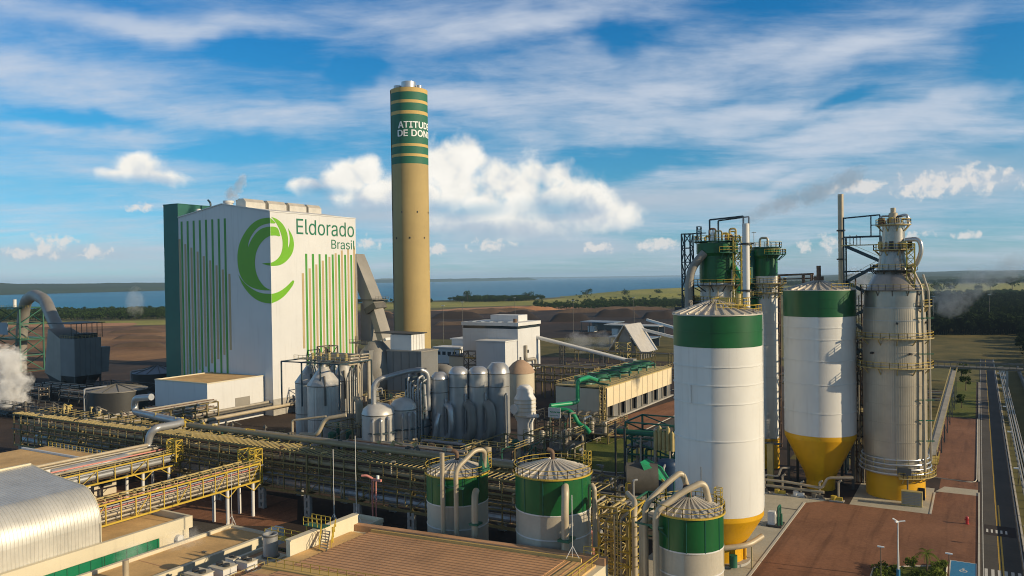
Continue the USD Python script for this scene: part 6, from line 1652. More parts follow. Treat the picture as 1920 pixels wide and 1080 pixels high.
bs.part("ladder", B().rail([(SX + 6.2, SY + 3.4, 9), (SX + 6.2, SY + 3.4, 10)], .2, 1, .1).box(SX + 6.1, SX + 6.3, SY + 3.0, SY + 3.1, 8, 39).box(SX + 6.1, SX + 6.3, SY + 3.5, SY + 3.6, 8, 39), "white_tank")
bs.part("cable_box", B().box(SX - 2.6, SX - 2.3, SY - 6.55, SY - 6.25, 25.5, 28.2), "white_tank")

# ---- second silo
QX, QY = -28.9, 176.0
s2 = Thing("conical_silo", "second white silo with green top and long yellow cone, right of the first", "silo", (QX, QY, 0))
s2.part("shell", B().lathe(QX, QY, [(7.08, 12.0), (7.08, 36.2)], 96), "white_tank", 40)
s2.part("green_band", B().lathe(QX, QY, [(7.12, 36.2), (7.12, 41.5)], 96), "tank_green", 40)
for z in (33.9, 31.5, 27.2, 22.4, 16.6):
    s2.part("hoop", B().annulus(QX, QY, z, z + .12, 7.06, 7.18, 96), "white_tank")
for z in (38, 39.8):
    s2.part("band_seam", B().annulus(QX, QY, z, z + .1, 7.1, 7.17, 96), "tank_green")
s2.part("cone", B().lathe(QX, QY, [(7.10, 12.0), (7.10, 11.2), (7.0, 10.9), (3.2, 3.2), (2.9, 2.0)], 96), "cone_yellow", 20)
s2.part("skirt", B().lathe(QX, QY, [(2.85, .1), (2.85, 2.0)], 40), "cone_yellow", 40)
for k in range(5):
    a = k * math.pi / 4 + .2 if k < 5 else 0.0
    s2.part("support_leg", B().beam((QX + 6.3 * math.cos(a), QY + 6.3 * math.sin(a), .1), (QX + 6.3 * math.cos(a), QY + 6.3 * math.sin(a), 12.0), .5), "dark_metal")
s2.part("roof", B().lathe(QX, QY, [(7.2, 41.5), (7.2, 41.65), (.7, 43.4), (.01, 43.4)], 72), "roof_metal", 30)
for k in range(28):
    a = k * 2 * math.pi / 28
    s2.part("roof_rib", B().beam((QX + 7.15 * math.cos(a), QY + 7.15 * math.sin(a), 41.75), (QX + .9 * math.cos(a), QY + .9 * math.sin(a), 43.45), .26, .26), "roof_metal")
s2.part("roof_vent", B().cyl(QX, QY, 43.4, 46.6, .45, 12).cyl(QX, QY, 43.4, 44.4, 1.0, 12), "pipe_rust", 35)
s2.part("roof_platform", B().rail([(QX + 3.4, QY - 6.0, 41.8), (QX + 6.2, QY - 3.6, 41.8), (QX + 7.0, QY, 41.8)], 1.1, 1.1, .1), "safety_yellow")

# ---- slender green towers behind the big silo
def ring_platform(t, x, y, z, r0, r1, a0=0.0, a1=2 * math.pi, mat_="steel_green", rail="safety_yellow", n=28):
    t.part("platform", B().annulus(x, y, z - .16, z, r0, r1, n, a0, a1), mat_)
    t.part("handrail", B().ring_rail(x, y, z, r1 - .08, 1.1, n * 2 // 3, a0, a1, .09), rail)
    b = B()
    for k in range(8):
        a = a0 + (a1 - a0) * (k + .5) / 8
        b.beam((x + r0 * math.cos(a), y + r0 * math.sin(a), z - 1.4), (x + (r1 - .2) * math.cos(a), y + (r1 - .2) * math.sin(a), z - .2), .16)
    t.part("platform_bracket", b, mat_)


GX, GY = -47.1, 165.0
g1 = Thing("reactor_tower", "taller green headed reactor tower just left of the white stack", "tower", (GX, GY, 0))
g1.part("shell", B().lathe(GX, GY, [(3.5, 0), (3.5, 43.4)], 56), "white_tank", 40)
g1.part("green_head", B().lathe(GX, GY, [(3.62, 43.4), (3.62, 48.9), (4.2, 49.5), (4.2, 51.6), (4.2, 51.6), (.01, 51.9)], 56), "tank_green", 35)
ring_platform(g1, GX, GY, 52.0, 2.0, 4.7)
ring_platform(g1, GX, GY, 49.6, 4.2, 5.6, -1.2, .9)
ring_platform(g1, GX, GY, 43.0, 3.5, 5.9, 2.4, 6.6, "dark_metal")
ring_platform(g1, GX, GY, 39.5, 3.5, 5.2, 2.4, 5.2, "dark_metal")
g1.part("service_frame", B().lattice(GX - 6.2, GX - 4.4, GY - 4.2, GY - 2.2, 36, 53.6, 3.2, .2).beam((GX - 6.2, GY - 4.2, 53.6), (GX - 1, GY - 4.2, 53.6), .2), "steel_blue")
g1.part("crane_frame", B().beam((GX - .9, GY - 2, 51.8), (GX - .9, GY - 2, 56.4), .28).beam((GX + .6, GY - 1, 51.8), (GX + .6, GY - 1, 56.2), .28).beam((GX + 6.0, GY - 2, 46), (GX + 6.0, GY - 2, 56.8), .3).beam((GX + 6.6, GY, 46), (GX + 6.6, GY, 56.8), .28).beam((GX - .9, GY - 2, 56.4), (GX + 6.0, GY - 2, 56.8), .32).beam((GX + .6, GY - 1, 56.2), (GX + 6.6, GY, 56.8), .26), "steel_blue")
g1.part("side_duct", B().tube([(GX - 1.6, GY - 3.4, 49.6), (GX - 4.0, GY - 4.6, 46.6), (GX - 4.6, GY - 4.8, 43.0), (GX - 4.6, GY - 4.8, 36)], .85, 14, bend=2.4), "duct_gray", 40)
g1.part("side_duct", B().tube([(GX + 3.4, GY - 1, 47.2), (GX + 4.8, GY - 1.6, 45.4), (GX + 4.8, GY - 1.6, 40)], .5, 12, bend=1.4), "pipe_green", 40)
for i in range(8):
    a = -2.4 + .5 * i
    x, y = GX + 2.6 * math.cos(a), GY + 2.6 * math.sin(a)
    g1.part("top_pipe", B().tube([(x, y, 51.8), (x, y, 53 + (i * 3 % 4) * .5), (x + 1.2, y + .3, 53 + (i * 3 % 4) * .5), (x + 1.2, y + .3, 51.9)], .16 + .05 * (i % 2), 7), ("safety_yellow", "pipe_rust", "rung_steel")[i % 3], 40)
g1.part("top_cone", B().lathe(GX - .2, GY - 2.2, [(.7, 52), (.5, 53), (.15, 54.4), (.01, 54.4)], 14), "letter_white", 35)
g1.part("lamp_frame", B().lattice(GX - 4.0, GX - 3.2, GY - 1, GY - .2, 52, 55.2, 1.0, .1), "steel_blue")
g1.part("ladder_frame", B().lattice(GX + 4.2, GX + 5.8, GY - 3.4, GY - 1.8, 30, 52.6, 2.2, .14), "safety_yellow")
g1.part("side_pipe", B().tube([(GX + 3.8, GY - 2.4, 20), (GX + 3.8, GY - 2.4, 46)], .22, 8).tube([(GX + 1.2, GY - 4.0, 30), (GX + 1.2, GY - 4.0, 42.6)], .2, 8).tube([(GX - .4, GY - 4.2, 30), (GX - .4, GY - 4.2, 43.6)], .2, 8), "pipe_beige", 40)
g1.part("roof_hut", B().box(GX - 7.4, GX - 1.0, GY - 5.6, GY - 3.9, 34.5, 38.4), "dark_metal")
HX, HY = -42.9, 190.0
g2 = Thing("reactor_tower", "thinner green headed tower with a yellow foot between the two silos", "tower", (HX, HY, 0))
g2.part("foot", B().lathe(HX, HY, [(2.66, 0), (2.66, 7.0)], 48), "cone_yellow", 40)
g2.part("shell", B().lathe(HX, HY, [(2.62, 7.0), (2.62, 44.6)], 48), "white_tank", 40)
for k in range(12):
    g2.part("hoop", B().annulus(HX, HY, 8.6 + 2.5 * k, 8.7 + 2.5 * k, 2.6, 2.69, 48), "white_paint")
g2.part("green_head", B().lathe(HX, HY, [(2.7, 44.6), (2.7, 48.6), (3.2, 49.3), (3.2, 51.0), (3.2, 51.0), (.01, 51.2)], 48), "tank_green", 35)
ring_platform(g2, HX, HY, 51.3, 1.4, 3.7)
ring_platform(g2, HX, HY, 49.6, 3.0, 4.6, -1.4, 1.2)
ring_platform(g2, HX, HY, 43.0, 2.6, 4.6, -2.6, .8, "rung_steel")
ring_platform(g2, HX, HY, 40.8, 2.6, 3.9, -2.6, .8, "rung_steel")
g2.part("side_frame", B().lattice(HX - 4.4, HX - 2.6, HY - 4.4, HY - 2.8, 34, 51.6, 2.6, .16), "safety_yellow")
g2.part("side_vessel", B().lathe(HX - 3.6, HY - 2.0, [(1.7, 30), (1.7, 50.4), (.01, 50.8)], 28), "dark_green", 40)
g2.part("roof_pipe", B().tube([(HX - 1, HY - 1, 51.2), (HX - 1, HY - 1, 53.4), (HX + .8, HY - 1.2, 53.4), (HX + .8, HY - 1.2, 51.4)], .26, 8).rod((HX - 2.6, HY, 51), (HX - 2.6, HY, 55), .06, 6).rod((HX - 3.1, HY, 54.8), (HX - 2.1, HY, 54.8), .08, 6), "pipe_beige", 40)
g3 = Thing("small_green_tank", "small green vessel with a yellow gangway just right of the white stack's foot", "vessel", (-44.0, 178, 0))
g3.part("shell", B().lathe(-44.0, 178, [(1.9, 0), (1.9, 38.0), (2.4, 38.5), (2.4, 39.6), (.01, 39.9)], 36), "tank_green", 35)
ring_platform(g3, -44.0, 178, 40.0, 1.2, 3.0)
g3.part("gear", B().box(-44.6, -43.4, 177.2, 178.4, 40, 41.4).cyl(-43, 177.4, 40, 41.2, .3, 10), "rung_steel")
ws = Thing("white_stack", "slim white stack with two dark clamps and a smoke plume", "stack", (-37.9, 152, 0))
ws.part("pipe", B().lathe(-37.9, 152, [(.66, 0), (.66, 54.6), (.66, 54.6), (.56, 54.6), (.56, 53)], 24), "white_paint", 40)
for z in (50.6, 41.8):
    ws.part("clamp", B().annulus(-37.9, 152, z, z + .35, .66, 1.0, 20).beam((-39.8, 153, z + .17), (-36.4, 152, z + .17), .2, .2), "dark_metal")

# ---- metal digester tower
DX, DY = -14.9, 178.0
dg = Thing("digester_tower", "tall bright metal tower stepping in to a narrow crowned top over a yellow base", "tower", (DX, DY, 0))
dg.part("base", B().lathe(DX, DY, [(5.45, .1), (5.45, 5.2)], 72), "cone_yellow", 40)
dg.part("shell", B().lathe(DX, DY, [(5.86, 5.0), (5.86, 32.0), (5.7, 38)], 180, wave=.0016), "tower_metal")
dg.part("shoulder", B().lathe(DX, DY, [(5.62, 38), (5.5, 41.4), (5.3, 41.6), (3.3, 45.4)], 96), "crown_metal", 25)
dg.part("neck", B().lathe(DX, DY, [(3.0, 45.4), (2.45, 49.5), (2.35, 49.7), (2.12, 50.2), (2.12, 54.9), (2.12, 54.9), (.01, 55.2)], 72), "crown_metal", 25)
dg.part("seam_band", B().annulus(DX, DY, 37.9, 38.1, 5.6, 5.75, 96).annulus(DX, DY, 35.4, 35.55, 5.75, 5.86, 96).annulus(DX, DY, 33, 33.12, 5.8, 5.9, 96), "clad_metal")
for z in (11.5, 15.2, 18.9, 22.6, 29.2):
    dg.part("hoop", B().annulus(DX, DY, z, z + .1, 5.84, 5.93, 96), "tower_metal")
ring_platform(dg, DX, DY, 54.6, 2.1, 3.3, mat_="rung_steel")
ring_platform(dg, DX, DY, 49.6, 2.4, 3.8, mat_="rung_steel")
ring_platform(dg, DX, DY, 45.5, 3.0, 4.4, 2.2, 7.0, "dark_metal")
ring_platform(dg, DX, DY, 41.5, 5.3, 6.3, 3.0, 7.0, "steel_gray", "rung_steel")
ring_platform(dg, DX, DY, 32.0, 5.8, 7.2, -3.2, .9, "rung_steel")
ring_platform(dg, DX, DY, 26.2, 5.86, 7.1, -3.2, .9, "rung_steel")
ring_platform(dg, DX, DY, 38.4, 5.6, 6.9, -.6, .5, "rung_steel")
for z, r in ((8.2, 6.2), (7.3, 6.35), (6.4, 6.5), (5.5, 6.6)):
    dg.part("ring_pipe", B().tube([(DX + r * math.cos(a), DY + r * math.sin(a), z) for a in np.linspace(-3.4, .9, 40)], .17, 8, bend=0), "bright_metal", 40)
for k in range(12):
    a = -3.2 + k * .35
    dg.part("ring_hanger", B().beam((DX + 6.45 * math.cos(a), DY + 6.45 * math.sin(a), 5.3), (DX + 6.25 * math.cos(a), DY + 6.25 * math.sin(a), 8.4), .14), "rung_steel")
ring_platform(dg, DX, DY, 4.9, 5.5, 7.4, -1.4, .6, "rung_steel")
dg.part("top_dome", B().lathe(DX, DY, [(1.25, 55), (1.25, 55.7), (.85, 56.2), (.85, 56.9), (.5, 57.1), (.5, 58.0), (.5, 58.0), (.01, 58.05)], 28), "pipe_beige", 35)
for k in range(5):
    a = -2.6 + .75 * k
    dg.part("top_pipe", B().tube([(DX + 1.7 * math.cos(a), DY + 1.7 * math.sin(a), 54.8), (DX + 1.7 * math.cos(a), DY + 1.7 * math.sin(a), 55.6 + .3 * (k % 3)), (DX + 2.5 * math.cos(a + .3), DY + 2.5 * math.sin(a + .3), 55.6 + .3 * (k % 3))], .13, 7), ("rung_steel", "safety_yellow", "dark_metal")[k % 3], 40)
for k in range(4):
    a = -2.4 + .8 * k
    dg.part("side_valve", B().box(DX + 3.0 * math.cos(a) - .4, DX + 3.0 * math.cos(a) + .4, DY + 3.0 * math.sin(a) - .4, DY + 3.0 * math.sin(a) + .4, 49.7, 51.2), ("rung_steel", "dark_metal")[k % 2])
dg.part("top_pipe", B().tube([(DX + .9, DY, 56.2), (DX + 2.6, DY - .4, 56.6), (DX + 2.9, DY - .4, 54.4)], .3, 10, bend=.8).tube([(DX - 2.2, DY - .6, 54.8), (DX - 2.2, DY - .6, 56.4), (DX - .8, DY - .2, 56.4)], .2, 8), "bright_metal", 40)
dg.part("top_valve", B().cyl(DX - 2.0, DY - 1.4, 54.7, 56.0, .65, 12), "pipe_rust", 35)
dg.part("side_loop", B().tube([(DX + 2.3, DY - .8, 51.4), (DX + 4.8, DY - 1.4, 51.6), (DX + 5.2, DY - 1.4, 49.2), (DX + 4.2, DY - 1.2, 46.4), (DX + 2.8, DY - 1, 46)], .45, 12, bend=1.4), "bright_metal", 40)
dg.part("down_pipe", B().tube([(DX + 3.4, DY - 2.2, 46), (DX + 5.2, DY - 3.0, 42), (DX + 5.4, DY - 3.6, 38), (DX + 5.6, DY - 3.8, 5)], .24, 8, bend=.8), "pipe_beige", 40)
dg.part("down_pipe", B().tube([(DX + 5.4, DY - 2.4, 44.5), (DX + 6.4, DY - 2.4, 41), (DX + 6.6, DY - 2.6, 8)], .2, 8, bend=.8), "pipe_lagging", 40)
dg.part("ladder_frame", B().lattice(DX + 2.6, DX + 4.0, DY - 3.4, DY - 2.0, 42, 50.6, 1.4, .13), "safety_yellow")
for z in (12, 16, 20, 29, 36):
    dg.part("pipe_bracket", B().beam((DX + 4.6, DY - 4.2, z), (DX + 7.2, DY - 3.0, z), .2, .2), "steel_green")
for i in range(6):
    a = -2.2 + .4 * i
    dg.part("nozzle", B().rod((DX + 5.8 * math.cos(a), DY + 5.8 * math.sin(a), 29 + (i % 3) * 3), (DX + 6.5 * math.cos(a), DY + 6.5 * math.sin(a), 29 + (i % 3) * 3), .22, 8), "dark_metal")
dg.part("sign_plate", B().box(DX + .9, DX + 3.4, DY - 6.95, DY - 6.8, 5.6, 7.0), "steel_gray")
dg.part("base_door", B().box(DX + 4.4, DX + 5.5, DY - 3.4, DY - 3.2, .2, 2.6), "dark_opening")
lb = Thing("louvre_cabinet", "beige louvred cabinet with a tall post at the metal tower's foot", "cabinet", (-11.4, 170.2, 0))
lb.part("casing", B().box(-13.2, -9.6, 169.6, 170.9, .1, 2.9), "rung_steel")
for k in range(8):
    lb.part("louvre", B().box(-13.0, -9.8, 169.52, 169.6, .4 + .3 * k, .6 + .3 * k), "duct_gray")
lb.part("post", B().rod((-12.2, 171.3, .1), (-12.2, 171.3, 7.2), .15, 8), "steel_gray")

# ---- steel stair tower and thin stack
sf = Thing("stair_structure", "dark blue steel stair structure with zigzag flights left of the metal tower", "frame")
LX0, LX1, LY0, LY1 = -26.0, -18.6, 190.8, 194.4
sf.part("frame", B().lattice(LX0, LX1, LY0, LY1, 0, 30.0, 4.2, .3), "steel_blue")
sf.part("upper_frame", B().lattice(LX0, LX1, LY0, LY1, 30, 53.0, 8.4, .26, False), "steel_blue")
sf.part("top_frame", B().beam((LX0, LY0, 53), (LX0, LY0, 57.4), .3).beam((LX1 - 1.8, LY0, 53), (LX1 - 1.8, LY0, 57.6), .26).beam((LX1, LY0, 53), (LX1, LY0, 57.6), .26).beam((LX0, LY0, 57.2), (LX1, LY0, 57.6), .3).beam((LX1 - 1.8, LY0, 55.4), (LX1, LY0, 55.4), .2), "steel_blue")
zz_ = [22, 26.2, 30.4, 34.6, 38.8, 43, 47.2, 51]
for i in range(len(zz_) - 1):
    a, c = (LX0 + .4, LX1 + .6) if i % 2 else (LX1 + .6, LX0 + .4)
    sf.part("stair_flight", B().beam((a, LY0 - .5, zz_[i]), (c, LY0 - .5, zz_[i + 1]), .9, .7), "steel_blue")
    sf.part("stair_rail", B().beam((a, LY0 - .9, zz_[i] + 1), (c, LY0 - .9, zz_[i + 1] + 1), .08), "rung_steel")
sf.part("link_bridge", B().box(LX1, DX - 2, LY0 - 1, LY0 + .4, 49.4, 49.6).rail([(LX1, LY0 - 1, 49.6), (DX - 2, LY0 - 1, 49.6)], 1.1, 1.4).box(LX1, DX - 3, LY0 - 1, LY0 + .4, 45.3, 45.5).rail([(LX1, LY0 - 1, 45.5), (DX - 3, LY0 - 1, 45.5)], 1.1, 1.4).box(LX0 - .5, LX1, LY0 - 1, LY0, 51, 51.2), "rung_steel")
for i in range(5):
    sf.part("pipe", B().rod((LX0 + 1.2 + .6 * i, LY0 - .2, 1), (LX0 + 1.2 + .6 * i, LY0 - .2, 40 + 2 * (i % 3)), .16, 7), "pipe_lagging" if i % 2 else "pipe_rust", 40)
for i in range(5):
    sf.part("gauge", B().rod((LX0 + .6 + .7 * i, LY0, 51.2), (LX0 + .6 + .7 * i, LY0, 53 + .4 * (i % 2)), .09, 6), "steel_gray")
ts = Thing("thin_stack", "tallest thin beige stack beside the steel stair structure", "stack", (-27.0, 194, 0))
ts.part("pipe", B().lathe(-27.0, 194, [(.62, 0), (.62, 62.9), (.62, 62.9), (.5, 62.9), (.5, 61)], 20), "pipe_beige", 40)
for z in (54.5, 48, 42):
    ts.part("clamp", B().annulus(-27.0, 194, z, z + .3, .62, .95, 16).beam((-27, 194, z + .15), (-26, 192.5, z + .15), .25), "dark_metal")
bt = Thing("base_frame", "dark steel frame crowded with pipes between second silo and metal tower", "frame")
bt.part("frame", B().lattice(-23.4, -20.8, 184.4, 191, 0, 30, 3.2, .28), "dark_metal")
for i in range(8):
    bt.part("pipe", B().rod((-23.2 + .3 * i, 184 + .2 * (i % 3), 0), (-23.2 + .3 * i, 184 + .2 * (i % 3), 12 + 3 * (i % 5)), .13, 6), ("pipe_lagging", "pipe_rust", "clad_metal")[i % 3], 40)
bt.part("floor", B().box(-23.6, -20.6, 184.4, 192, 8.0, 8.2), "rung_steel")
bt.part("floor", B().box(-23.6, -20.6, 184.4, 192, 15, 15.2), "rung_steel")
df = Thing("roof_truss", "brown pipe truss on the horizon just above the second silo's roof", "frame")
df.part("frame", B().beam((-47, 212, 44.6), (-36, 212, 44.9), .5).beam((-47, 212, 43.6), (-36, 212, 43.8), .3).lattice(-46.5, -44.5, 211, 213, 0, 44.5, 6, .25).lattice(-38.5, -36.5, 211, 213, 0, 44.7, 6, .25), "pipe_rust")

# ---- pump rows along the silo apron
pl = Thing("pump_line", "beige pipe line with pumps along the back of the concrete apron", "machinery")
pl.part("pipe", B().tube([(-44, 168, 2.4), (-34, 167.6, 2.6), (-27.2, 167.4, 2.2), (-26.2, 167.4, 4.4), (-21.5, 168, 4.8)], .26, 10, bend=.7), "pipe_beige", 40)
pl.part("pipe", B().tube([(-44, 168.6, 1.2), (-27, 168.2, 1.2)], .3, 10), "pipe_beige", 40)
pl.part("pipe", B().tube([(-44, 169.4, 3.2), (-36, 169, 3.2), (-35.4, 169, 5), (-34, 170, 5)], .2, 8), "pipe_lagging", 40)
for i in range(6):
    x = -43 + 3.6 * i
    pl.part("pump", B().cyl(x, 166.9, .1, 1.1, .55, 14).box(x + .5, x + 1.6, 166.6, 167.2, .3, .9), ("white_paint", "steel_gray", "safety_yellow")[i % 3], 35)
    pl.part("plinth", B().box(x - .8, x + 1.9, 166.2, 167.6, .08, .3), "concrete")
    pl.part("valve", B().tube([(x + .6, 168.9, .5), (x + .6, 168.9, 2.4 + .5 * (i % 3)), (x + 1.2, 168.9, 2.8 + .5 * (i % 3))], .2, 8), "pipe_lagging", 40)
pl.part("post", B().beam((-38.4, 172.8, 0), (-38.4, 172.8, 9), 1.2), "rung_steel")
pl.part("gangway", B().box(-42, -36.5, 174, 175.5, 8.6, 8.8).rail([(-42, 174, 8.8), (-36.5, 174, 8.8)], 1.1, 1.6), "steel_gray")
ps = Thing("pump_skid", "small white and green pump skid on the concrete apron beside the silo cone", "machinery", (-31.8, 146, 0))
ps.part("base", B().box(-33.0, -30.4, 144.4, 147.6, .08, .4), "dark_metal")
ps.part("tank", B().box(-32.8, -31.6, 144.8, 146.2, .4, 2.6), "white_paint")
ps.part("pipe", B().tube([(-31.0, 145, .4), (-31, 145, 3.6), (-31, 146.8, 3.6), (-31, 146.8, .4)], .18, 8).tube([(-30.6, 145.6, .4), (-30.6, 145.6, 2.4)], .22, 8), "steel_green", 40)
ps.part("motor", B().rod((-32.4, 147, .9), (-31.2, 147, .9), .4, 12), "steel_green", 40)
dt = Thing("drain_trench", "dark drain trench cut in the concrete apron", "drain")
dt.part("trench", B().box(-33.4, -33.0, 147.8, 157.6, .074, .09).box(-33.0, -29.9, 157.2, 157.6, .074, .09), "dark_opening")

# ---- dark process area left of the silos
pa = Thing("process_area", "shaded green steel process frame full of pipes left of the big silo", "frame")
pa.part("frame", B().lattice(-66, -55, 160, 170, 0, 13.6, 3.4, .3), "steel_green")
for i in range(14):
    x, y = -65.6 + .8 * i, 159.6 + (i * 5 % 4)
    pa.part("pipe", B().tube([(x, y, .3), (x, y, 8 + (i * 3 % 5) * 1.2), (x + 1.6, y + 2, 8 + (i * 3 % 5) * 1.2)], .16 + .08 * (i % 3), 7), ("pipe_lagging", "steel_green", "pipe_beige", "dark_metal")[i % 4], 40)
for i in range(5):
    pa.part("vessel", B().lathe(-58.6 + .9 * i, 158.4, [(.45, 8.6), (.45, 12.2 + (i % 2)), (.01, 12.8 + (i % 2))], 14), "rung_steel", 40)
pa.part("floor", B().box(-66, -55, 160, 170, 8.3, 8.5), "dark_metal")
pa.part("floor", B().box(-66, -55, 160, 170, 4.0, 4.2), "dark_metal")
pa.part("header_pipe", B().rod((-68, 159.0, 11.6), (-54, 159.0, 11.8), .6, 12), "steel_green", 40)
pa.part("tall_post", B().beam((-67.5, 158, 0), (-67.5, 158, 14), .35).beam((-65.0, 157, 0), (-65.0, 157, 13), .35), "dark_metal")
bl = Thing("washer_drum", "grey drum washer under a bright green hood left of the big silo", "machinery")
bl.part("drum", B().tube([(-60.6, 147, 5.0), (-55.0, 149.5, 5.0)], 3.0, 28), "steel_gray", 40)
bl.part("hood", B().hexa([(-56.2, 146.4, 6.2), (-53.2, 147.8, 5.0), (-53.2, 151, 5.0), (-56.2, 150, 6.2), (-57.4, 146.4, 8.6), (-54.6, 147.8, 7.0), (-54.6, 151, 7.0), (-57.4, 150, 8.6)]), "pipe_green")
bl.part("base", B().box(-66, -53, 140, 152, 0, 1.8), "concrete")
bl.part("frame", B().lattice(-66.5, -61.5, 141, 147, 0, 5.0, 2.5, .25), "steel_gray")
for i in range(6):
    bl.part("valve", B().tube([(-65 + 1.5 * i, 143, 1.8), (-65 + 1.5 * i, 143, 4.4 + (i % 3) * .7), (-64.4 + 1.5 * i, 143.6, 4.4 + (i % 3) * .7)], .22, 7), ("pipe_beige", "safety_yellow", "clad_metal")[i % 3], 40)
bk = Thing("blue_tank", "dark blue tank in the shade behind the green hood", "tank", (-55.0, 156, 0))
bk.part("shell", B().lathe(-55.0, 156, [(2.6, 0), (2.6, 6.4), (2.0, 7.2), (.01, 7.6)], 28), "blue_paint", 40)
bk.part("pipe", B().tube([(-55, 153, 1), (-55, 153, 6.4), (-55, 154.6, 7)], .25, 8), "clad_metal", 40)
vt = Thing("yellow_vent", "beige capped vent post in the shaded process area", "vent", (-57.6, 170.8, 0))
vt.part("post", B().cyl(-57.6, 170.8, 0, 14.6, .5, 14), "pipe_beige", 35)
vt.part("cap", B().lathe(-57.6, 170.8, [(.9, 14.2), (1.1, 15), (.8, 16.2), (.01, 16.6)], 16), "pipe_pink", 40)
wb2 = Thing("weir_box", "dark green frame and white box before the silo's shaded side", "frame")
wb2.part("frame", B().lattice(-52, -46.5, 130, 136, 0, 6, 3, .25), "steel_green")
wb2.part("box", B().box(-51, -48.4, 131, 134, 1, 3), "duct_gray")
wb2.part("pipe", B().tube([(-46.4, 130, 0), (-46.4, 130, 9.4), (-47.4, 131, 9.8)], .2, 8), "safety_yellow", 40)

# ---- right side: bridge, walkway, fences, lamps, palm
rbg = Thing("road_bridge", "dark pipe bridge crossing over the right road", "pipe bridge")
rbg.part("girder", B().beam((-24, 325, 12.4), (13, 325, 12.4), .3).beam((-24, 325, 10.4), (13, 325, 10.4), .35).beam((-24, 329, 12.4), (13, 329, 12.4), .3).beam((-24, 329, 10.4), (13, 329, 10.4), .35), "steel_gray")
for i in range(19):
    rbg.part("upright", B().beam((-23 + 2 * i, 325, 10.4), (-23 + 2 * i, 325, 12.4), .14).beam((-23 + 2 * i, 325, 10.4), (-23 + 2 * i, 329, 10.4), .2), "steel_gray")
for i in range(4):
    rbg.part("pipe", B().rod((-24, 325.6 + .9 * i, 10.9), (13, 325.6 + .9 * i, 10.9), .22, 8), ("pipe_lagging", "steel_gray")[i % 2], 40)
for x in (-20, -8.5, 8.2):
    rbg.part("column", B().beam((x, 325.4, 0), (x, 325.4, 10.3), .7).beam((x, 328.6, 0), (x, 328.6, 10.3), .7), "concrete")
wk = Thing("walkway", "long inclined grey walkway with railings left of the road", "walkway")
wk.part("deck", B().beam((-9.6, 205, 3.0), (-7.8, 318, 10.2), 1.8, .3), "concrete")
d0, d1 = np.array((-8.6, 205, 3.2)), np.array((-6.8, 318, 10.4))
wk.part("handrail", B().rail([d0, d1], 1.1, 3.0, .12), "rung_steel")
wk.part("handrail", B().rail([d0 + [-2, 0, 0], d1 + [-2, 0, 0]], 1.1, 3.0, .12), "rung_steel")
for k in range(8):
    p = d0 + (d1 - d0) * (k + .3) / 8
    wk.part("trestle", B().beam((p[0], p[1], 0), (p[0], p[1], p[2] - .4), .25).beam((p[0] - 2, p[1], 0), (p[0] - 2, p[1], p[2] - .4), .25).beam((p[0], p[1], .3), (p[0] - 2, p[1], p[2] - .5), .14), "steel_gray")
wk.part("landing", B().box(-11.6, -8.0, 196.5, 205, 2.8, 3.0).rail([(-8.0, 196.5, 3.0), (-8.0, 205, 3.0)], 1.1, 1.4).rail([(-11.6, 196.5, 3.0), (-8.0, 196.5, 3.0)], 1.1, 1.2), "safety_yellow")
for i in range(6):
    wk.part("post", B().rod((-11.4 + .6 * i, 197.2 + .3 * (i % 2), 0), (-11.4 + .6 * i, 197.2 + .3 * (i % 2), 2.8 + 2 * (i % 2)), .1, 6), "rung_steel")
simple_rack("roadside_rack", "low pipe rack crossing behind the metal tower towards the road", (-40, 292), (-9, 292), 5, 5.5, (3.2, 5.2), 5, "steel_gray")
fn = Thing("roadside_fence", "long low pipe fence along the outer side of the right road", "fence")
ys = np.arange(110, 420, 6.2)
for y in ys:
    fn.part("post", B().beam((7.4, y, 0), (7.4, y, 1.7), .16).beam((9.2, y, 0), (9.2, y, 1.7), .16).beam((7.4, y, 1.6), (9.2, y, 1.6), .14), "steel_gray")
for x, z, r in ((7.5, 1.75, .16), (8.0, 1.75, .12), (8.6, 1.75, .2), (9.1, 1.75, .12), (7.4, .9, .1)):
    fn.part("pipe", B().rod((x, 108, z), (x, 420, z), r, 7), "pipe_lagging", 40)
wt = Thing("roadside_wall", "long dark retaining bank wall at the right photo edge", "wall")
wt.part("wall", B().box(14.4, 15.0, 90, 420, 0, 2.4), "dark_metal")
sl0 = None
for i, y in enumerate((152, 196, 240, 284, 330, 376)):
    lab = ["roadside lamp", "second roadside lamp", "third roadside lamp", "fourth roadside lamp", "fifth roadside lamp", "farthest roadside lamp"][i] + (" nearest the camera along the right road" if i == 0 else " from the camera along the right road" if i < 5 else " at the far end of the right road")
    if sl0 is None:
        sl0 = Thing("street_lamp", lab, "street lamp", (6.8, y, 0), "low lamps along the right road")
        sl0.part("pole", B().lathe(6.8, y, [(.1, 0), (.06, 3.6)], 8), "steel_gray", 40)
        sl0.part("lamp_head", B().box(6.0, 6.9, y - .2, y + .2, 3.6, 3.85), "letter_white")
    else:
        copy_of(sl0, (6.8, y, 0), lab, "street lamp", "low lamps along the right road")
hy = Thing("hydrant", "red hydrant post on the red paving near the road kerb", "hydrant", (-2.1, 162.3, 0))
hy.part("post", B().lathe(-2.1, 162.3, [(.34, .07), (.34, .2), (.24, .25), (.24, 1.1), (.3, 1.15), (.22, 1.38), (.01, 1.45)], 16), "red_paint", 40)
hy.part("outlet", B().rod((-2.5, 162.3, .85), (-1.7, 162.3, .85), .1, 10), "red_paint")
lp = Thing("yard_lamp", "tall yard lamp with three heads standing in the lower right lawn", "lamp post", (-10.5, 128.8, 0))
lp.part("pole", B().lathe(-10.5, 128.8, [(.16, .07), (.09, 8.4)], 10), "white_paint", 40)
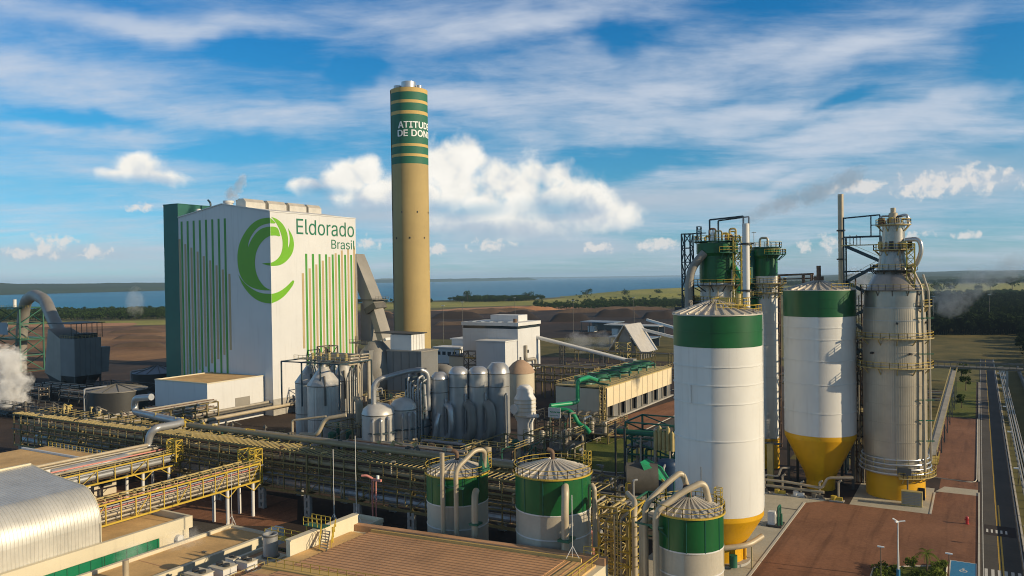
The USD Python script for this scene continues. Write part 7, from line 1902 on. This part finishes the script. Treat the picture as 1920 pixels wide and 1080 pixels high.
for k in range(3):
    a = k * 2.09 + .3
    lp.part("lamp_head", B().beam((-10.5, 128.8, 8.4), (-10.5 + 1.0 * math.cos(a), 128.8 + 1.0 * math.sin(a), 8.6), .2, .14), "letter_white")
lp.part("collar", B().cyl(-10.5, 128.8, .07, 1.4, .26, 12), "parking_blue", 35)
for i, (x, y) in enumerate(((-12.6, 126.5), (-3.9, 127.2))):
    t = Thing("garden_lamp", ["short grey lamp left of the tall yard lamp", "short grey lamp right of the palm"][i], "lamp post", (x, y, 0), "short lamps in the small lawn")
    t.part("pole", B().lathe(x, y, [(.08, .07), (.05, 5.0 + i * .2)], 8), "steel_gray", 40)
    t.part("lamp_head", B().box(x - .45, x + .45, y - .12, y + .12, 5.0 + i * .2, 5.16 + i * .2), "letter_white")
px_, py_ = -7.0, 132.8
pm = Thing("palm_tree", "small palm with drooping fronds in the lower right lawn", "palm", (px_, py_, 0))
pm.part("trunk", B().tube([(px_, py_, 0), (px_ + .1, py_, 1.6), (px_ + .05, py_ + .1, 3.0)], .13, 8), "trunk_bark", 40)
r = np.random.RandomState(5)
for k in range(16):
    a, e = k * 2.4, r.uniform(.1, 1.0)
    pts = []
    for s_ in np.linspace(0, 1, 7):
        rad = 1.75 * s_ * math.cos(e * .6)
        pts.append(np.array((px_ + .05 + rad * math.cos(a), py_ + .1 + rad * math.sin(a), 3.05 + 1.25 * e * s_ * 1.5 - 1.5 * s_ * s_)))
    b = B()
    side = np.array((-math.sin(a), math.cos(a), 0))
    for p0, p1, w0 in zip(pts[:-1], pts[1:], (.2, .34, .36, .32, .24, .12)):
        dn = np.array((0, 0, -.16))
        for sg_ in (-1, 1):
            for q in (0.0, .5):
                s0, s1 = p0 + (p1 - p0) * q, p0 + (p1 - p0) * (q + .3)
                tip = (s0 + s1) / 2 + side * sg_ * w0 + dn + (p1 - p0) * .4
                b.add([s0, s1, tip], [[0, 1, 2]])
        b.beam(p0, p1, .03)
    pm.part("frond", b, "leaf_palm")
for i, (x, y, h, w) in enumerate(((-13.0, 130.6, 1.0, 2.4), (-9.0, 133.2, 2.0, 2.0), (-5.6, 134.6, 1.5, 2.2), (-5.2, 136.6, 1.0, 1.4), (-7.6, 130.2, 1.1, 2.6), (-12.6, 128.8, 1.0, 2.6), (-11.0, 130.4, 1.3, 2.2), (-5.4, 131.8, 1.2, 2.2))):
    v, f = crown_mesh(700 + i, h, w * .75, 320, .16)
    v[:, 2] = np.maximum(v[:, 2], .03)
    t = Thing("shrub", ["low shrub at the lawn's left corner", "taller shrub just left of the palm", "rounded shrub right of the palm", "small shrub near the blue bay", "shrub in front of the palm", "spreading shrub left of the yard lamp", "shrub at the yard lamp's foot", "shrub at the lawn's lower right"][i], "shrub", (x, y, .05))
    t.part("foliage", B().add(v + [x, y, .05], f), "leaf_palm" if i % 2 else "leaf_mid")
    t.part("stem", B().rod((x, y, .05), (x + .1, y, h * .7), .05, 5), "trunk_bark")
for i, (x, y, h, lab) in enumerate(((-5.2, 300, 5, "small tree on the green verge before the pipe bridge"), (-4.6, 345, 6, "small tree on the green verge beyond the pipe bridge"), (-6.4, 372, 9, "dark narrow tree at the head of the verge"))):
    tree_thing("tree", lab, x, y, h, h * .5, 340 + i, "leaf_dark")
for i, (x, y, lab) in enumerate(((-103, 92.5, "green bush at the alley edge under the lightning rod"), (-97.5, 89.5, "low bush behind the tan roof's far edge"), (-92.8, 87.6, "small bush right of the tan roof's far edge"))):
    v, f = crown_mesh(740 + i, 2.4, 2.4, 260, .22)
    t = Thing("bush", lab, "bush", (x, y, 0))
    t.part("foliage", B().add(v + [x, y, 0], f), "leaf_palm")
    t.part("stem", B().rod((x, y, 0), (x, y, 1.4), .08, 5), "trunk_bark")

# ---------------------------------------------------------------- steam and haze
def puff(name, label, balls, color, dens, scale, thr=0.62):
    """Vapour in a closed hull of soft ellipsoids; balls: (centre, half sizes, turn about z, tilt)."""
    import manifold3d as mf
    tot = None
    for c, h, rz, ry in balls:
        e = mf.Manifold.sphere(1.0, 24).scale(h).rotate((0, math.degrees(ry), math.degrees(rz))).translate(c)
        tot = e if tot is None else tot + e
    mm = tot.to_mesh()
    nm = f"{name}_look_{len(MAT)}"
    vapour(nm, color, dens, balls, scale, thr)
    path = numbered("/World", name)
    m = usdkit.mesh(stage, path, (mm.vert_properties[:, :3], mm.tri_verts), MAT[nm])
    tags(m.GetPrim(), label=label, kind="stuff")


puff("smoke", "grey smoke trailing right from the white stack", [((-37.8, 152.1, 54.9), (1.3, 1.1, 1.2), 0, 0), ((-37.0, 152.5, 55.7), (2.4, 1.6, 1.6), .5, -.55), ((-35.0, 153.6, 56.9), (3.2, 1.9, 1.7), .5, -.5), ((-31.4, 155.6, 58.3), (4.4, 2.5, 2.1), .5, -.35), ((-26.6, 158.4, 60.0), (5.0, 2.9, 2.3), .5, -.35), ((-21.6, 161.4, 62.4), (4.8, 2.8, 2.2), .5, -.5)], (.93, .92, .96), .13, .7, 1.15)
r = np.random.RandomState(23)
puff("steam", "white steam cloud rising at the left photo edge", [((-300 + r.uniform(-17, 14), 150 + r.uniform(-3, 4), 9 + r.uniform(-7, 10)), (r.uniform(5, 9), r.uniform(5, 8), r.uniform(4.5, 7.5)), 0, 0) for _ in range(13)], (.99, .99, .99), .26, .32, 1.30)
puff("steam", "thin wisp of steam above the boiler house roof", [((-231, 196, 76.5), (3.4, 2.6, 3.2), 0, 0), ((-228, 197.5, 80), (2.6, 2, 4.6), 0, .5)], (.84, .82, .86), .2, .6, 1.2)
puff("steam", "pale steam behind the metal tower's right shoulder", [((-8, 300, 36), (7, 6, 7), 0, 0), ((-1, 302, 41), (9, 6, 6), 0, -.4), ((9, 305, 46), (9, 6, 5), 0, -.4)], (.97, .97, .97), .05, .3, 1.2)
puff("steam", "pale steam seen through the steel stair structure", [((-32, 260, 39), (6, 5, 8), 0, 0)], (.97, .97, .97), .2, .3, 1.2)
puff("steam", "faint steam over the lake beside the gooseneck", [((-345, 235, 36), (6, 5, 8), 0, 0)], (.9, .9, .9), .03, .3, 1.25)
puff("steam", "low steam drifting before the chip shed", [((-190, 398, 9), (11, 7, 7), 0, 0), ((-178, 402, 10), (9, 6, 6), 0, 0)], (.9, .9, .9), .04, .25, 1.25)
puff("steam", "thin steam drifting over the tan roof's edge", [((-105.5, 79, 5.6), (3.2, 4, 2.2), 0, 0), ((-107.5, 72, 5.4), (2.6, 4, 1.8), 0, 0)], (.95, .95, .95), .05, .6, 1.3)
MAT["haze"] = usdkit.material(stage, "/World/Looks/haze_look", {"v": ("principled_volume", {"color": (0.55, 0.78, 1.0), "density": 0.000045, "anisotropy": 0.0})}, volume="v.volume")
single("haze", B().box(-31000, 31000, -31000, 31000, -3.2, 190), "haze", label="pale blue summer haze over the whole land", kind="stuff")
